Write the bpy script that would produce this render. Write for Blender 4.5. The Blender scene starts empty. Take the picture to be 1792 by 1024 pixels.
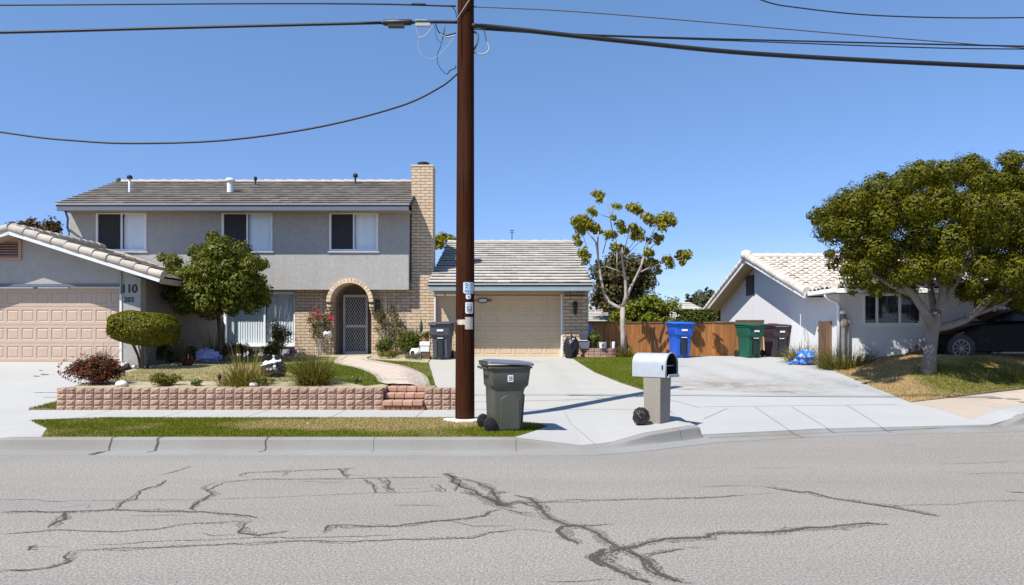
import bpy, bmesh, math, random
import numpy as np
from mathutils import Vector, Matrix, noise
from mathutils.geometry import delaunay_2d_cdt, tessellate_polygon
random.seed(7); RNG = np.random.default_rng(11)
scene = bpy.context.scene
COL = scene.collection
PI = math.pi
F, HY, CX, EYE = 1250.0, 590.0, 896.0, 1.6      # focal length, horizon and centre in photo pixels, eye height


def X(px, Y): return (px - CX) * Y / F
def Z(py, Y): return EYE - (py - HY) * Y / F
def P(px, py, Y): return Vector((X(px, Y), Y, Z(py, Y)))


# ------------------------------------------------------------------ objects
ORG = {}


def tag(o, label=None, cat=None, group=None, kind=None):
    if label: o['label'] = label
    if cat: o['category'] = cat
    if group: o['group'] = group
    if kind: o['kind'] = kind
    return o


def thing(name, label, cat, loc=(0, 0, 0), rot=0.0, group=None, local=False):
    """An Empty at the thing's base; parts are built in world coordinates unless local."""
    o = bpy.data.objects.new(name, None)
    COL.objects.link(o)
    o.empty_display_size = .2
    o.location = loc
    o.rotation_euler = (0, 0, rot)
    ORG[o.name] = Vector((0, 0, 0)) if local else Vector(loc)
    return tag(o, label, cat, group)


def finish(me, name, m, parent, smooth=False, bevel=0, segs=2):
    o = bpy.data.objects.new(name, me)
    COL.objects.link(o)
    if m is not None:
        for k in (m if isinstance(m, (list, tuple)) else [m]):
            me.materials.append(k)
    if parent is not None:
        o.parent = parent
        ORG[o.name] = ORG[parent.name]
    else:
        ORG[o.name] = Vector((0, 0, 0))
    if smooth is True:
        me.polygons.foreach_set('use_smooth', [True] * len(me.polygons))
    elif smooth:
        me.polygons.foreach_set('use_smooth', [True] * len(me.polygons))
        try: me.set_sharp_from_angle(angle=math.radians(smooth))
        except Exception: pass
    if bevel:
        b = o.modifiers.new('Bevel', 'BEVEL')
        b.width = bevel; b.segments = segs; b.limit_method = 'ANGLE'; b.angle_limit = math.radians(35)
        b.harden_normals = False
    return o


class MB:
    def __init__(s): s.v = []; s.f = []; s.mi = []; s.cur = 0

    def quad(s, *pts):
        n = len(s.v); s.v += [tuple(p) for p in pts]; s.f.append(tuple(range(n, n + len(pts)))); s.mi.append(s.cur)

    def faces(s, vs, fs):
        n = len(s.v); s.v += [tuple(p) for p in vs]
        for f in fs: s.f.append(tuple(n + i for i in f)); s.mi.append(s.cur)

    def box(s, x0, x1, y0, y1, z0, z1):
        vs = [(x0, y0, z0), (x1, y0, z0), (x1, y1, z0), (x0, y1, z0), (x0, y0, z1), (x1, y0, z1), (x1, y1, z1), (x0, y1, z1)]
        s.faces(vs, [(0, 3, 2, 1), (4, 5, 6, 7), (0, 1, 5, 4), (1, 2, 6, 5), (2, 3, 7, 6), (3, 0, 4, 7)])

    def obox(s, c, ax, ay, az):
        c = Vector(c); ax = Vector(ax); ay = Vector(ay); az = Vector(az)
        vs = [c + ax * a + ay * b + az * d for d in (-1, 1) for a, b in ((-1, -1), (1, -1), (1, 1), (-1, 1))]
        s.faces(vs, [(0, 3, 2, 1), (4, 5, 6, 7), (0, 1, 5, 4), (1, 2, 6, 5), (2, 3, 7, 6), (3, 0, 4, 7)])

    def bar(s, a, b, w, h, up=(0, 0, 1)):
        a = Vector(a); b = Vector(b); d = (b - a)
        u = Vector(up); sd = d.cross(u)
        if sd.length < 1e-6: sd = d.cross(Vector((1, 0, 0)))
        sd.normalize(); u = sd.cross(d).normalized()
        s.obox((a + b) / 2, d / 2, sd * w / 2, u * h / 2)

    def tube(s, pts, rad, seg=8, cap=True):
        pts = [Vector(p) for p in pts]
        n = len(pts)
        if not hasattr(rad, '__len__'): rad = [rad] * n
        t0 = (pts[1] - pts[0]).normalized()
        ref = Vector((0, 0, 1)) if abs(t0.z) < .9 else Vector((1, 0, 0))
        a = t0.cross(ref).normalized()
        vs = []
        for i in range(n):
            t = (pts[min(i + 1, n - 1)] - pts[max(i - 1, 0)])
            if t.length < 1e-9: t = t0
            t.normalize()
            a = (a - t * a.dot(t))
            if a.length < 1e-6: a = t.orthogonal()
            a.normalize(); b = t.cross(a)
            for k in range(seg):
                g = 2 * PI * k / seg
                vs.append(pts[i] + (a * math.cos(g) + b * math.sin(g)) * rad[i])
        fs = [(i * seg + k, i * seg + (k + 1) % seg, (i + 1) * seg + (k + 1) % seg, (i + 1) * seg + k)
              for i in range(n - 1) for k in range(seg)]
        if cap: fs += [tuple(range(seg - 1, -1, -1)), tuple(range((n - 1) * seg, n * seg))]
        s.faces(vs, fs)

    def lathe(s, prof, c=(0, 0, 0), seg=24, axis='z', cap=True):
        vs = []
        for r, h in prof:
            for k in range(seg):
                g = 2 * PI * k / seg
                a, b = r * math.cos(g), r * math.sin(g)
                vs.append({'z': (c[0] + a, c[1] + b, c[2] + h), 'y': (c[0] + a, c[1] + h, c[2] + b), 'x': (c[0] + h, c[1] + a, c[2] + b)}[axis])
        n = len(prof)
        fs = [(i * seg + k, i * seg + (k + 1) % seg, (i + 1) * seg + (k + 1) % seg, (i + 1) * seg + k)
              for i in range(n - 1) for k in range(seg)]
        if cap: fs += [tuple(range(seg - 1, -1, -1)), tuple(range((n - 1) * seg, n * seg))]
        s.faces(vs, fs)

    def loft(s, rings, cap=True):
        m = len(rings[0]); vs = [p for r in rings for p in r]
        fs = [(i * m + k, i * m + (k + 1) % m, (i + 1) * m + (k + 1) % m, (i + 1) * m + k) for i in range(len(rings) - 1) for k in range(m)]
        if cap: fs += [tuple(range(m - 1, -1, -1)), tuple(range((len(rings) - 1) * m, len(rings) * m))]
        s.faces(vs, fs)

    def prism(s, poly, a, b, axis='y'):
        """extrude a 2-D polygon; axis y: (x,z), x: (y,z), z: (x,y)"""
        def mk(p, h): return {'y': (p[0], h, p[1]), 'x': (h, p[0], p[1]), 'z': (p[0], p[1], h)}[axis]
        n = len(poly)
        vs = [mk(p, a) for p in poly] + [mk(p, b) for p in poly]
        tri = tessellate_polygon([[Vector((p[0], p[1], 0)) for p in poly]])
        fs = [tuple(t) for t in tri] + [tuple(n + i for i in reversed(t)) for t in tri]
        fs += [(i, (i + 1) % n, n + (i + 1) % n, n + i) for i in range(n)]
        s.faces(vs, fs)

    def wall(s, x0, x1, z0, z1, y0, y1, holes):
        """a wall facing -y with rectangular holes (x0,x1,z0,z1) and their reveals"""
        xs = sorted({x0, x1, *[h[0] for h in holes], *[h[1] for h in holes]})
        zs = sorted({z0, z1, *[h[2] for h in holes], *[h[3] for h in holes]})
        xs = [x for x in xs if x0 <= x <= x1]; zs = [z for z in zs if z0 <= z <= z1]
        def solid(i, j):
            if not (0 <= i < len(xs) - 1 and 0 <= j < len(zs) - 1): return False
            cx, cz = (xs[i] + xs[i + 1]) / 2, (zs[j] + zs[j + 1]) / 2
            return not any(h[0] < cx < h[1] and h[2] < cz < h[3] for h in holes)
        for i in range(len(xs) - 1):
            for j in range(len(zs) - 1):
                if not solid(i, j): continue
                a, b, c, d = xs[i], xs[i + 1], zs[j], zs[j + 1]
                s.quad((a, y0, c), (b, y0, c), (b, y0, d), (a, y0, d))
                s.quad((b, y1, c), (a, y1, c), (a, y1, d), (b, y1, d))
                if not solid(i - 1, j): s.quad((a, y1, c), (a, y0, c), (a, y0, d), (a, y1, d))
                if not solid(i + 1, j): s.quad((b, y0, c), (b, y1, c), (b, y1, d), (b, y0, d))
                if not solid(i, j - 1): s.quad((a, y1, c), (b, y1, c), (b, y0, c), (a, y0, c))
                if not solid(i, j + 1): s.quad((a, y0, d), (b, y0, d), (b, y1, d), (a, y1, d))

    def build(s, name, m, parent=None, smooth=False, bevel=0, fix=True, segs=2):
        o = ORG[parent.name] if parent is not None else Vector((0, 0, 0))
        me = bpy.data.meshes.new(name)
        me.from_pydata([(p[0] - o.x, p[1] - o.y, p[2] - o.z) for p in s.v], [], s.f)
        if fix or bevel:
            bm = bmesh.new(); bm.from_mesh(me)
            if bevel: bmesh.ops.remove_doubles(bm, verts=bm.verts, dist=1e-5)
            bmesh.ops.recalc_face_normals(bm, faces=bm.faces)
            bm.to_mesh(me); bm.free()
        if isinstance(m, (list, tuple)) and len(me.polygons) == len(s.mi):
            me.polygons.foreach_set('material_index', s.mi)
        return finish(me, name, m, parent, smooth, bevel, segs)


def np_mesh(name, V, k, m, parent=None, smooth=False):
    """V: (n*k,3) array, consecutive k vertices form one face"""
    if parent is not None: V = V - np.array(ORG[parent.name])
    n = len(V)
    me = bpy.data.meshes.new(name)
    me.vertices.add(n); me.vertices.foreach_set('co', V.astype(np.float32).ravel())
    me.loops.add(n); me.loops.foreach_set('vertex_index', np.arange(n, dtype=np.int32))
    me.polygons.add(n // k)
    me.polygons.foreach_set('loop_start', np.arange(0, n, k, dtype=np.int32))
    me.polygons.foreach_set('loop_total', np.full(n // k, k, dtype=np.int32))
    me.update(calc_edges=True)
    return finish(me, name, m, parent, smooth)


# ------------------------------------------------------------------ materials
class NT:
    def __init__(s, name):
        s.m = bpy.data.materials.new(name); s.m.use_nodes = True
        s.t = s.m.node_tree; s.t.nodes.clear()
        s.out = s.t.nodes.new('ShaderNodeOutputMaterial')
    def n(s, typ, **kw):
        nd = s.t.nodes.new('ShaderNode' + typ)
        for k, v in kw.items():
            if k.startswith('i_'):
                nd.inputs[k[2:].replace('_', ' ')].default_value = v
            else: setattr(nd, k, v)
        return nd
    def l(s, a, b): s.t.links.new(a, b)
    def math(s, op, a, b=None, clamp=False):
        nd = s.n('Math', operation=op); nd.use_clamp = clamp
        for i, v in enumerate((a, b)):
            if v is None: continue
            if hasattr(v, 'node'): s.l(v, nd.inputs[i])
            else: nd.inputs[i].default_value = v
        return nd.outputs[0]
    def mix(s, fac, a, b, mode='MIX'):
        nd = s.n('MixRGB', blend_type=mode)
        for i, v in ((0, fac), (1, a), (2, b)):
            if hasattr(v, 'node'): s.l(v, nd.inputs[i])
            elif i == 0: nd.inputs[0].default_value = v
            else: nd.inputs[i].default_value = (*v[:3], 1)
        return nd.outputs[0]
    def ramp(s, fac, stops):
        nd = s.n('ValToRGB'); cr = nd.color_ramp
        while len(cr.elements) < len(stops): cr.elements.new(.5)
        for e, (p, c) in zip(cr.elements, stops):
            e.position = p; e.color = (*c[:3], 1) if hasattr(c, '__len__') else (c, c, c, 1)
        s.l(fac, nd.inputs[0]); return nd.outputs[0]
    def pos(s, sc=(1, 1, 1)):
        g = s.n('NewGeometry'); mp = s.n('Mapping'); mp.inputs['Scale'].default_value = sc
        s.l(g.outputs['Position'], mp.inputs['Vector']); return mp.outputs[0]
    def noise(s, vec, scale, detail=4, rough=.55, dist=0):
        nd = s.n('TexNoise'); nd.inputs['Scale'].default_value = scale; nd.inputs['Detail'].default_value = detail
        nd.inputs['Roughness'].default_value = rough; nd.inputs['Distortion'].default_value = dist
        s.l(vec, nd.inputs['Vector']); return nd.outputs['Fac']
    def bump(s, h, strength=.5, dist=.01, normal=None):
        nd = s.n('Bump'); nd.inputs['Strength'].default_value = strength; nd.inputs['Distance'].default_value = dist
        s.l(h, nd.inputs['Height'])
        if normal is not None: s.l(normal, nd.inputs['Normal'])
        return nd.outputs[0]
    def bsdf(s, col, rough=.8, spec=.3, metal=0, normal=None, **kw):
        b = s.n('BsdfPrincipled')
        if hasattr(col, 'node'): s.l(col, b.inputs['Base Color'])
        else: b.inputs['Base Color'].default_value = (*col, 1)
        if hasattr(rough, 'node'): s.l(rough, b.inputs['Roughness'])
        else: b.inputs['Roughness'].default_value = rough
        b.inputs['Specular IOR Level'].default_value = spec
        b.inputs['Metallic'].default_value = metal
        if normal is not None: s.l(normal, b.inputs['Normal'])
        for k, v in kw.items(): b.inputs[k].default_value = v
        s.l(b.outputs[0], s.out.inputs[0]); return b


def plain(name, col, rough=.6, var=.12, scale=6, bump=0, bscale=80, spec=.3, metal=0, island=0, stretch=(1, 1, 1), dirt=0, dirtcol=(.1, .08, .06)):
    t = NT(name); v = t.pos(stretch)
    nz = t.noise(v, scale, 5)
    c = t.mix(nz, [k * (1 - var * 1.4) for k in col], [min(1, k * (1 + var * 1.4)) for k in col])
    if island:
        g = t.n('NewGeometry')
        k = t.math('ADD', t.math('MULTIPLY', g.outputs['Random Per Island'], 2 * island), 1 - island)
        hs = t.n('HueSaturation'); t.l(c, hs.inputs['Color']); t.l(k, hs.inputs['Value']); c = hs.outputs[0]
    if dirt:
        d = t.noise(t.pos((1, 1, 1)), 1.3, 8, .7)
        c = t.mix(t.math('MULTIPLY', t.ramp(d, [(.45, 0), (.75, 1)]), dirt), c, dirtcol)
    nrm = t.bump(t.noise(v, bscale, 3), bump, .01) if bump else None
    t.bsdf(c, rough, spec, metal, nrm)
    return t.m


def leafmat(name, c1, c2, trans=.3, c3=None, rough=.5):
    t = NT(name)
    g = t.n('NewGeometry')
    stops = [(0, c1), (.6, c2)] + ([(.9, c3)] if c3 else [])
    c = t.ramp(g.outputs['Random Per Island'], stops)
    nz = t.noise(t.pos(), 1.7, 3)
    c = t.mix(.45, c, t.mix(nz, c1, c2))
    b = t.bsdf(c, rough, .14)
    tr = t.n('BsdfTranslucent'); t.l(t.mix(1, c, (1.0, .95, .35), 'MULTIPLY'), tr.inputs[0])
    mx = t.n('MixShader'); mx.inputs[0].default_value = trans
    t.l(b.outputs[0], mx.inputs[1]); t.l(tr.outputs[0], mx.inputs[2]); t.l(mx.outputs[0], t.out.inputs[0])
    return t.m


def grassmat(name, green, tan, bias, patches=(), trans=.2):
    """patches: (x, y, rx, ry, amount): dry (+) or lush (-) areas of the lawn"""
    t = NT(name); v = t.pos()
    f = t.math('ADD', t.noise(v, .9, 5, .6), bias)
    for (px, py, rx, ry, am) in patches:
        mp = t.n('Mapping'); mp.vector_type = 'POINT'
        mp.inputs['Location'].default_value = (-px / rx, -py / ry, 0); mp.inputs['Scale'].default_value = (1 / rx, 1 / ry, 0)
        g = t.n('NewGeometry'); t.l(g.outputs['Position'], mp.inputs[0])
        ln = t.n('VectorMath', operation='LENGTH'); t.l(mp.outputs[0], ln.inputs[0])
        k = t.math('SUBTRACT', 1, ln.outputs['Value'], True)
        f = t.math('ADD', f, t.math('MULTIPLY', k, am))
    c = t.ramp(f, [(.38, green), (.62, tan)])
    g = t.n('NewGeometry')
    k = t.math('ADD', t.math('MULTIPLY', g.outputs['Random Per Island'], .7), .65)
    hs = t.n('HueSaturation'); t.l(c, hs.inputs['Color']); t.l(k, hs.inputs['Value']); c = hs.outputs[0]
    fine = t.noise(v, 60, 3)
    c = t.mix(.5, c, t.mix(fine, (.02, .02, .008), tan), 'MIX') if False else c
    b = t.bsdf(c, .75, .15)
    tr = t.n('BsdfTranslucent'); t.l(c, tr.inputs[0])
    mx = t.n('MixShader'); mx.inputs[0].default_value = trans
    t.l(b.outputs[0], mx.inputs[1]); t.l(tr.outputs[0], mx.inputs[2]); t.l(mx.outputs[0], t.out.inputs[0])
    return t.m


def brickmat(name, c1, c2, mortar, bw=.3, rh=.1, ms=.012, rough_bump=.5, wob=.02):
    t = NT(name)
    g = t.n('NewGeometry'); sx = t.n('SeparateXYZ'); t.l(g.outputs['Position'], sx.inputs[0])
    cx = t.n('CombineXYZ'); t.l(t.math('ADD', sx.outputs[0], sx.outputs[1]), cx.inputs[0]); t.l(sx.outputs[2], cx.inputs[1])
    nv = t.n('TexNoise'); nv.inputs['Scale'].default_value = 9; nv.inputs['Detail'].default_value = 3
    t.l(cx.outputs[0], nv.inputs['Vector'])
    sub = t.n('VectorMath', operation='SUBTRACT'); t.l(nv.outputs['Color'], sub.inputs[0]); sub.inputs[1].default_value = (.5, .5, .5)
    sc = t.n('VectorMath', operation='SCALE'); t.l(sub.outputs[0], sc.inputs[0]); sc.inputs['Scale'].default_value = wob
    ad = t.n('VectorMath', operation='ADD'); t.l(cx.outputs[0], ad.inputs[0]); t.l(sc.outputs[0], ad.inputs[1])
    b = t.n('TexBrick'); t.l(ad.outputs[0], b.inputs['Vector'])
    b.inputs['Scale'].default_value = 1; b.inputs['Brick Width'].default_value = bw; b.inputs['Row Height'].default_value = rh
    b.inputs['Mortar Size'].default_value = ms; b.inputs['Mortar Smooth'].default_value = .5; b.inputs['Bias'].default_value = 0
    b.inputs['Color1'].default_value = (*c1, 1); b.inputs['Color2'].default_value = (*c2, 1); b.inputs['Mortar'].default_value = (*mortar, 1)
    nz = t.noise(t.pos(), 25, 6, .65)
    c = t.mix(t.ramp(nz, [(.3, .55), (.7, 0)]), b.outputs['Color'], [k * .5 for k in c2])
    h = t.math('ADD', t.math('MULTIPLY', t.math('SUBTRACT', 1, b.outputs['Fac']), 1.0), t.math('MULTIPLY', nz, .8))
    t.bsdf(c, .9, .15, 0, t.bump(h, rough_bump, .02))
    return t.m


def stucco(name, col, col2, bump=.6, mottle=.25, bot=None):
    t = NT(name); v = t.pos()
    big = t.noise(v, .8, 6, .6); sp = t.noise(v, 38, 4, .7)
    c = t.mix(big, col, col2)
    c = t.mix(t.math('MULTIPLY', t.ramp(sp, [(.35, 1), (.6, 0)]), mottle), c, [k * .45 for k in col])
    c = t.mix(t.math('MULTIPLY', t.ramp(t.noise(v, 7, 5, .7), [(.35, 1), (.65, 0)]), mottle * .5), c, [k * .62 for k in col])
    str_ = t.noise(t.pos((3, 3, .15)), 2, 4)
    c = t.mix(t.math('MULTIPLY', t.ramp(str_, [(.55, 0), (.8, 1)]), .25), c, [k * .6 for k in col])
    t.bsdf(c, .95, .1, 0, t.bump(sp, bump, .015))
    return t.m


def concrete(name, col, var=.1, stains=(), speck=.15, crack=.0, tint=None):
    t = NT(name); v = t.pos()
    a = t.noise(v, .7, 7, .62); b = t.noise(v, 90, 4, .7)
    c = t.mix(a, [k * (1 - var) for k in col], [min(1, k * (1 + var)) for k in col])
    if tint: c = t.mix(t.ramp(t.noise(t.pos((1, .25, 1)), .5, 5), [(.45, 0), (.7, .6)]), c, tint)
    c = t.mix(t.math('MULTIPLY', t.ramp(b, [(.35, 1), (.5, 0)]), speck), c, [k * .4 for k in col])
    st = t.noise(t.pos((.5, 1.6, 1)), 1.6, 8, .7)
    c = t.mix(t.math('MULTIPLY', t.ramp(st, [(.58, 0), (.8, 1)]), .3), c, [k * .55 for k in col])
    for (sx, sy, rx, ry, rot, am, sc) in stains:
        mp = t.n('Mapping'); mp.vector_type = 'TEXTURE'
        mp.inputs['Location'].default_value = (sx, sy, 0); mp.inputs['Scale'].default_value = (rx, ry, 1e3); mp.inputs['Rotation'].default_value = (0, 0, rot)
        g = t.n('NewGeometry'); t.l(g.outputs['Position'], mp.inputs[0])
        ln = t.n('VectorMath', operation='LENGTH'); t.l(mp.outputs[0], ln.inputs[0])
        k = t.math('SUBTRACT', 1, ln.outputs['Value'], True)
        nn = t.noise(t.pos((1, 1, 1)), 3.0, 8, .7)
        k = t.math('MULTIPLY', t.math('MULTIPLY', k, t.ramp(nn, [(.35, 0), (.65, 1)])), am, True)
        c = t.mix(k, c, sc)
    t.bsdf(c, .9, .2, 0, t.bump(b, .15, .004))
    return t.m


M = {}
M['stucco'] = stucco('grey_stucco', (.40, .385, .36), (.47, .46, .44), mottle=.6, bump=.35)
M['stucco_left'] = stucco('left_grey_stucco', (.40, .38, .355), (.46, .445, .425), mottle=.6, bump=.35)
M['stucco_right'] = stucco('lilac_stucco', (.66, .655, .665), (.71, .705, .71), mottle=.10, bump=.12)
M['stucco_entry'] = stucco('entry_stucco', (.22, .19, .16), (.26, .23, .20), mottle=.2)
M['brick'] = brickmat('cream_brick', (.70, .555, .40), (.60, .455, .31), (.28, .185, .115), .32, .105, .013, .9)
M['brick_side'] = brickmat('cream_slump_brick', (.66, .52, .36), (.50, .37, .24), (.27, .19, .12), .36, .115, .015, 1.0, .04)
M['arch'] = plain('arch_brick', (.60, .46, .32), .9, .2, 14, .5, 60, island=.15)
M['trim_blue'] = plain('blue_grey_trim', (.115, .128, .155), .6, .06, 3)
M['trim_teal'] = plain('teal_grey_trim', (.22, .29, .31), .6, .08, 3)
M['soffit'] = plain('tan_soffit', (.36, .27, .18), .8, .06)
M['roof_brown'] = plain('brown_grey_tile', (.155, .138, .122), .9, .22, 2.5, .4, 40, island=.15)
M['roof_light'] = plain('pale_tile', (.41, .385, .35), .9, .22, 3, .5, 40, island=.10)
M['roof_under'] = plain('roof_underlay', (.05, .045, .04), .9)
M['tile_cream'] = plain('cream_barrel_tile', (.56, .50, .43), .85, .22, 5, .4, 40, island=.18)
M['tile_beige'] = plain('beige_rake_tile', (.42, .37, .31), .85, .22, 5, .4, 40, island=.1)
M['white'] = plain('white_paint', (.74, .75, .76), .5, .05, 5)
M['white_trim'] = plain('white_trim', (.66, .66, .66), .55, .08, 5, dirt=.25, dirtcol=(.3, .27, .22))
M['door_pink'] = plain('dusty_pink_door', (.46, .345, .265), .55, .06, 3, .08, 30)
M['door_pink_frame'] = plain('pink_trim', (.42, .25, .19), .6, .06)
M['door_beige'] = plain('beige_door', (.52, .395, .26), .55, .05, 3, .06, 30)
M['header'] = plain('tan_header', (.42, .31, .20), .7, .06)
M['screen'] = plain('dark_insect_screen', (.035, .032, .036), .7, .15, 4)
M['blind'] = plain('white_blind', (.82, .85, .86), .6, .03)
M['blind_blue'] = plain('pale_blue_blind', (.70, .77, .78), .6, .05)
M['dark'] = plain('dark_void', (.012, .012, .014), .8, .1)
M['black'] = plain('black_metal', (.02, .02, .021), .45, .2)
M['steel'] = plain('galvanised_steel', (.40, .43, .46), .5, .10, 8, .15, 60, metal=.25)
M['door_metal'] = plain('pale_grey_metal', (.55, .54, .52), .45, .06)
M['block'] = plain('split_face_block', (.32, .21, .155), .95, .3, 12, 1.0, 45, island=.17)
M['redbrick'] = plain('red_paver', (.33, .14, .08), .9, .3, 14, .6, 50, island=.25)
M['stepbrick'] = plain('step_brick', (.40, .24, .17), .9, .25, 12, .6, 50, island=.12)
M['joint'] = plain('dark_joint', (.21, .20, .19), .95, .2)
M['soil'] = plain('soil', (.16, .115, .075), .95, .4, 9, .8, 25)
M['fence'] = plain('stained_fence', (.32, .13, .036), .75, .38, 3, .4, 30, island=.22, stretch=(6, 6, .6), dirt=.35, dirtcol=(.07, .045, .03))
M['oldwood'] = plain('weathered_gate', (.125, .075, .05), .85, .45, 3, .5, 30, island=.3, stretch=(7, 7, .5))
def polemat():
    t = NT('creosote_pole'); g = t.noise(t.pos((14, 14, .5)), 2.2, 8, .65); f = t.noise(t.pos((16, 16, .28)), 1.5, 3, .5); st = t.noise(t.pos((2, 2, .4)), 1.5, 5, .6)
    c = t.mix(g, (.016, .0048, .002), (.066, .022, .010)); c = t.mix(t.math('MULTIPLY', t.ramp(st, [(.5, 0), (.75, 1)]), .5), c, (.075, .035, .020))
    cr = t.ramp(f, [(.30, 1), (.38, 0)]); c = t.mix(cr, c, (.004, .002, .0015))
    h = t.math('SUBTRACT', g, t.math('MULTIPLY', cr, 1.2)); t.bsdf(c, .88, .05, 0, t.bump(h, .9, .02)); return t.m
M['pole'] = polemat()
M['wire'] = plain('black_cable', (.016, .016, .018), .5, .1)
M['wire_grey'] = plain('grey_cable', (.35, .36, .38), .5, .1)
M['bark_pale'] = plain('pale_bark', (.34, .30, .26), .9, .3, 6, .6, 20)
M['bark_grey'] = plain('grey_bark', (.175, .155, .14), .9, .25, 5, .6, 20)
M['bark_dark'] = plain('dark_bark', (.10, .075, .055), .9, .3, 6, .6, 20)
M['rock'] = plain('white_rock', (.62, .60, .56), .9, .15, 12, .4, 30)


def plastic(name, col, rough=.42): return plain(name, col, rough, .10, 4, .06, 120, .4, dirt=.22, dirtcol=[k * .5 + .06 for k in col])
M['bin_grey'] = plastic('grey_green_plastic', (.072, .073, .055), .5)
M['bin_lid'] = plastic('slate_lid_plastic', (.12, .13, .155), .4)
M['bin_char'] = plastic('charcoal_plastic', (.062, .064, .080), .5)
M['bin_blue'] = plastic('blue_plastic', (.010, .100, .50), .4)
M['bin_green'] = plastic('green_plastic', (.006, .085, .052), .42)
M['bin_brown'] = plastic('dark_brown_plastic', (.040, .030, .038), .45)
M['tyre'] = plain('rubber', (.018, .018, .019), .8, .2)
M['sticker'] = plain('white_sticker', (.72, .74, .76), .5, .06)
M['ink'] = plain('dark_ink', (.03, .032, .04), .6, .1)
M['red'] = plain('red_plastic', (.4, .03, .035), .5)
M['bag_black'] = plain('black_bag_film', (.011, .010, .014), .36, .2, 4, .25, 14, .45)
M['bag_brown'] = plain('dark_bag_film', (.022, .014, .013), .32, .2, 4, .4, 22, .5)
M['bag_white'] = plain('white_bag_film', (.60, .64, .68), .35, .1, 4, .4, 22, .4)
M['bag_lilac'] = plain('lilac_bag_film', (.33, .33, .58), .32, .15, 5, .5, 18, .5)
M['pot_white'] = plain('white_pot', (.70, .71, .70), .5, .06)
M['terracotta'] = plain('terracotta', (.34, .13, .07), .8, .2)
M['flower_red'] = leafmat('red_petals', (.42, .02, .05), (.60, .06, .14), .25)
M['flower_purple'] = leafmat('purple_petals', (.35, .06, .30), (.55, .16, .48), .25)
M['flower_white'] = leafmat('white_petals', (.6, .58, .6), (.75, .7, .75), .25)
M['flower_rust'] = leafmat('rust_petals', (.20, .025, .02), (.40, .06, .045), .2)
M['paint_black'] = plain('black_car_paint', (.004, .004, .005), .35, .1, 2, spec=.12)
M['car_glass'] = plain('car_glass', (.012, .012, .014), .08, .05, 2, spec=.35)
M['alloy'] = plain('alloy_rim', (.14, .142, .15), .3, .05, metal=.8)
M['lamp_amber'] = plain('amber_lens', (.10, .025, .01), .25, .05)

M['leaf_ficus'] = leafmat('ficus_leaves', (.034, .043, .003), (.105, .108, .005), .26, (.24, .215, .010), .5)
M['leaf_mid'] = leafmat('glossy_tree_leaves', (.045, .060, .007), (.110, .125, .012), .28, (.22, .22, .035), .42)
M['leaf_topiary'] = leafmat('topiary_leaves', (.060, .068, .004), (.135, .132, .007), .25, (.24, .21, .015), .5)
M['leaf_sparse'] = leafmat('sparse_tree_leaves', (.15, .155, .016), (.27, .25, .024), .38, (.34, .27, .05), .5)
M['leaf_bright'] = leafmat('bright_bush_leaves', (.085, .115, .010), (.17, .195, .014), .35, (.25, .26, .03), .45)
M['leaf_dark'] = leafmat('dark_tree_leaves', (.050, .050, .018), (.105, .092, .032), .25, (.15, .115, .05), .6)
M['leaf_brown'] = leafmat('brown_tree_leaves', (.065, .042, .018), (.12, .075, .03), .2, (.17, .10, .045), .6)
M['leaf_hedge'] = leafmat('hedge_leaves', (.05, .062, .010), (.10, .115, .016), .25)
M['leaf_far'] = leafmat('far_tree_leaves', (.055, .062, .035), (.10, .11, .055), .2)
M['leaf_rust'] = leafmat('rusty_shrub_leaves', (.060, .045, .016), (.11, .060, .028), .2, (.24, .04, .03), .5)
M['leaf_lime'] = leafmat('lime_shrub_leaves', (.11, .115, .015), (.20, .19, .025), .3)
M['leaf_vine'] = leafmat('vine_leaves', (.075, .075, .020), (.15, .125, .040), .3, (.24, .17, .08), .5)
M['leaf_green'] = leafmat('border_leaves', (.055, .080, .014), (.115, .145, .022), .3, (.22, .22, .06), .45)
M['blade_yellow'] = leafmat('yellow_blades', (.13, .115, .022), (.27, .215, .052), .3, (.42, .33, .11))
M['blade_green'] = leafmat('green_blades', (.075, .082, .016), (.165, .155, .030), .3, (.33, .27, .08))
M['blade_pale'] = leafmat('pale_strap_leaves', (.10, .105, .03), (.22, .20, .07), .3, (.36, .31, .15))
# ------------------------------------------------------------------ terrain
EX = [-60, -8, 0, 1.0, 1.6, 2.2, 2.95, 5.3, 8.5, 9.5, 12, 20, 40]
EY = [10.05, 10.05, 10.05, 10.08, 10.35, 10.75, 11.25, 12.0, 12.5, 13.1, 15.2, 22, 40]
KX = [-8.6, -7.15, 0.0, 1.0, 1.5, 2.1, 2.9, 2.99, 3.03, 8.75, 9.5, 60]
KK = [0, 1, 1, .15, .22, .85, 1.15, 1.1, 0, 0, 1, 1]
BY = [10, 12.6, 13.9, 24.2, 60]
BZ = [.15, .165, .19, .92, .97]


def edge(x): return np.interp(x, EX, EY)
def kf(x): return np.interp(x, KX, KK)
def sst(a, b, v):
    t = np.clip((v - a) / (b - a), 0, 1); return t * t * (3 - 2 * t)


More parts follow.
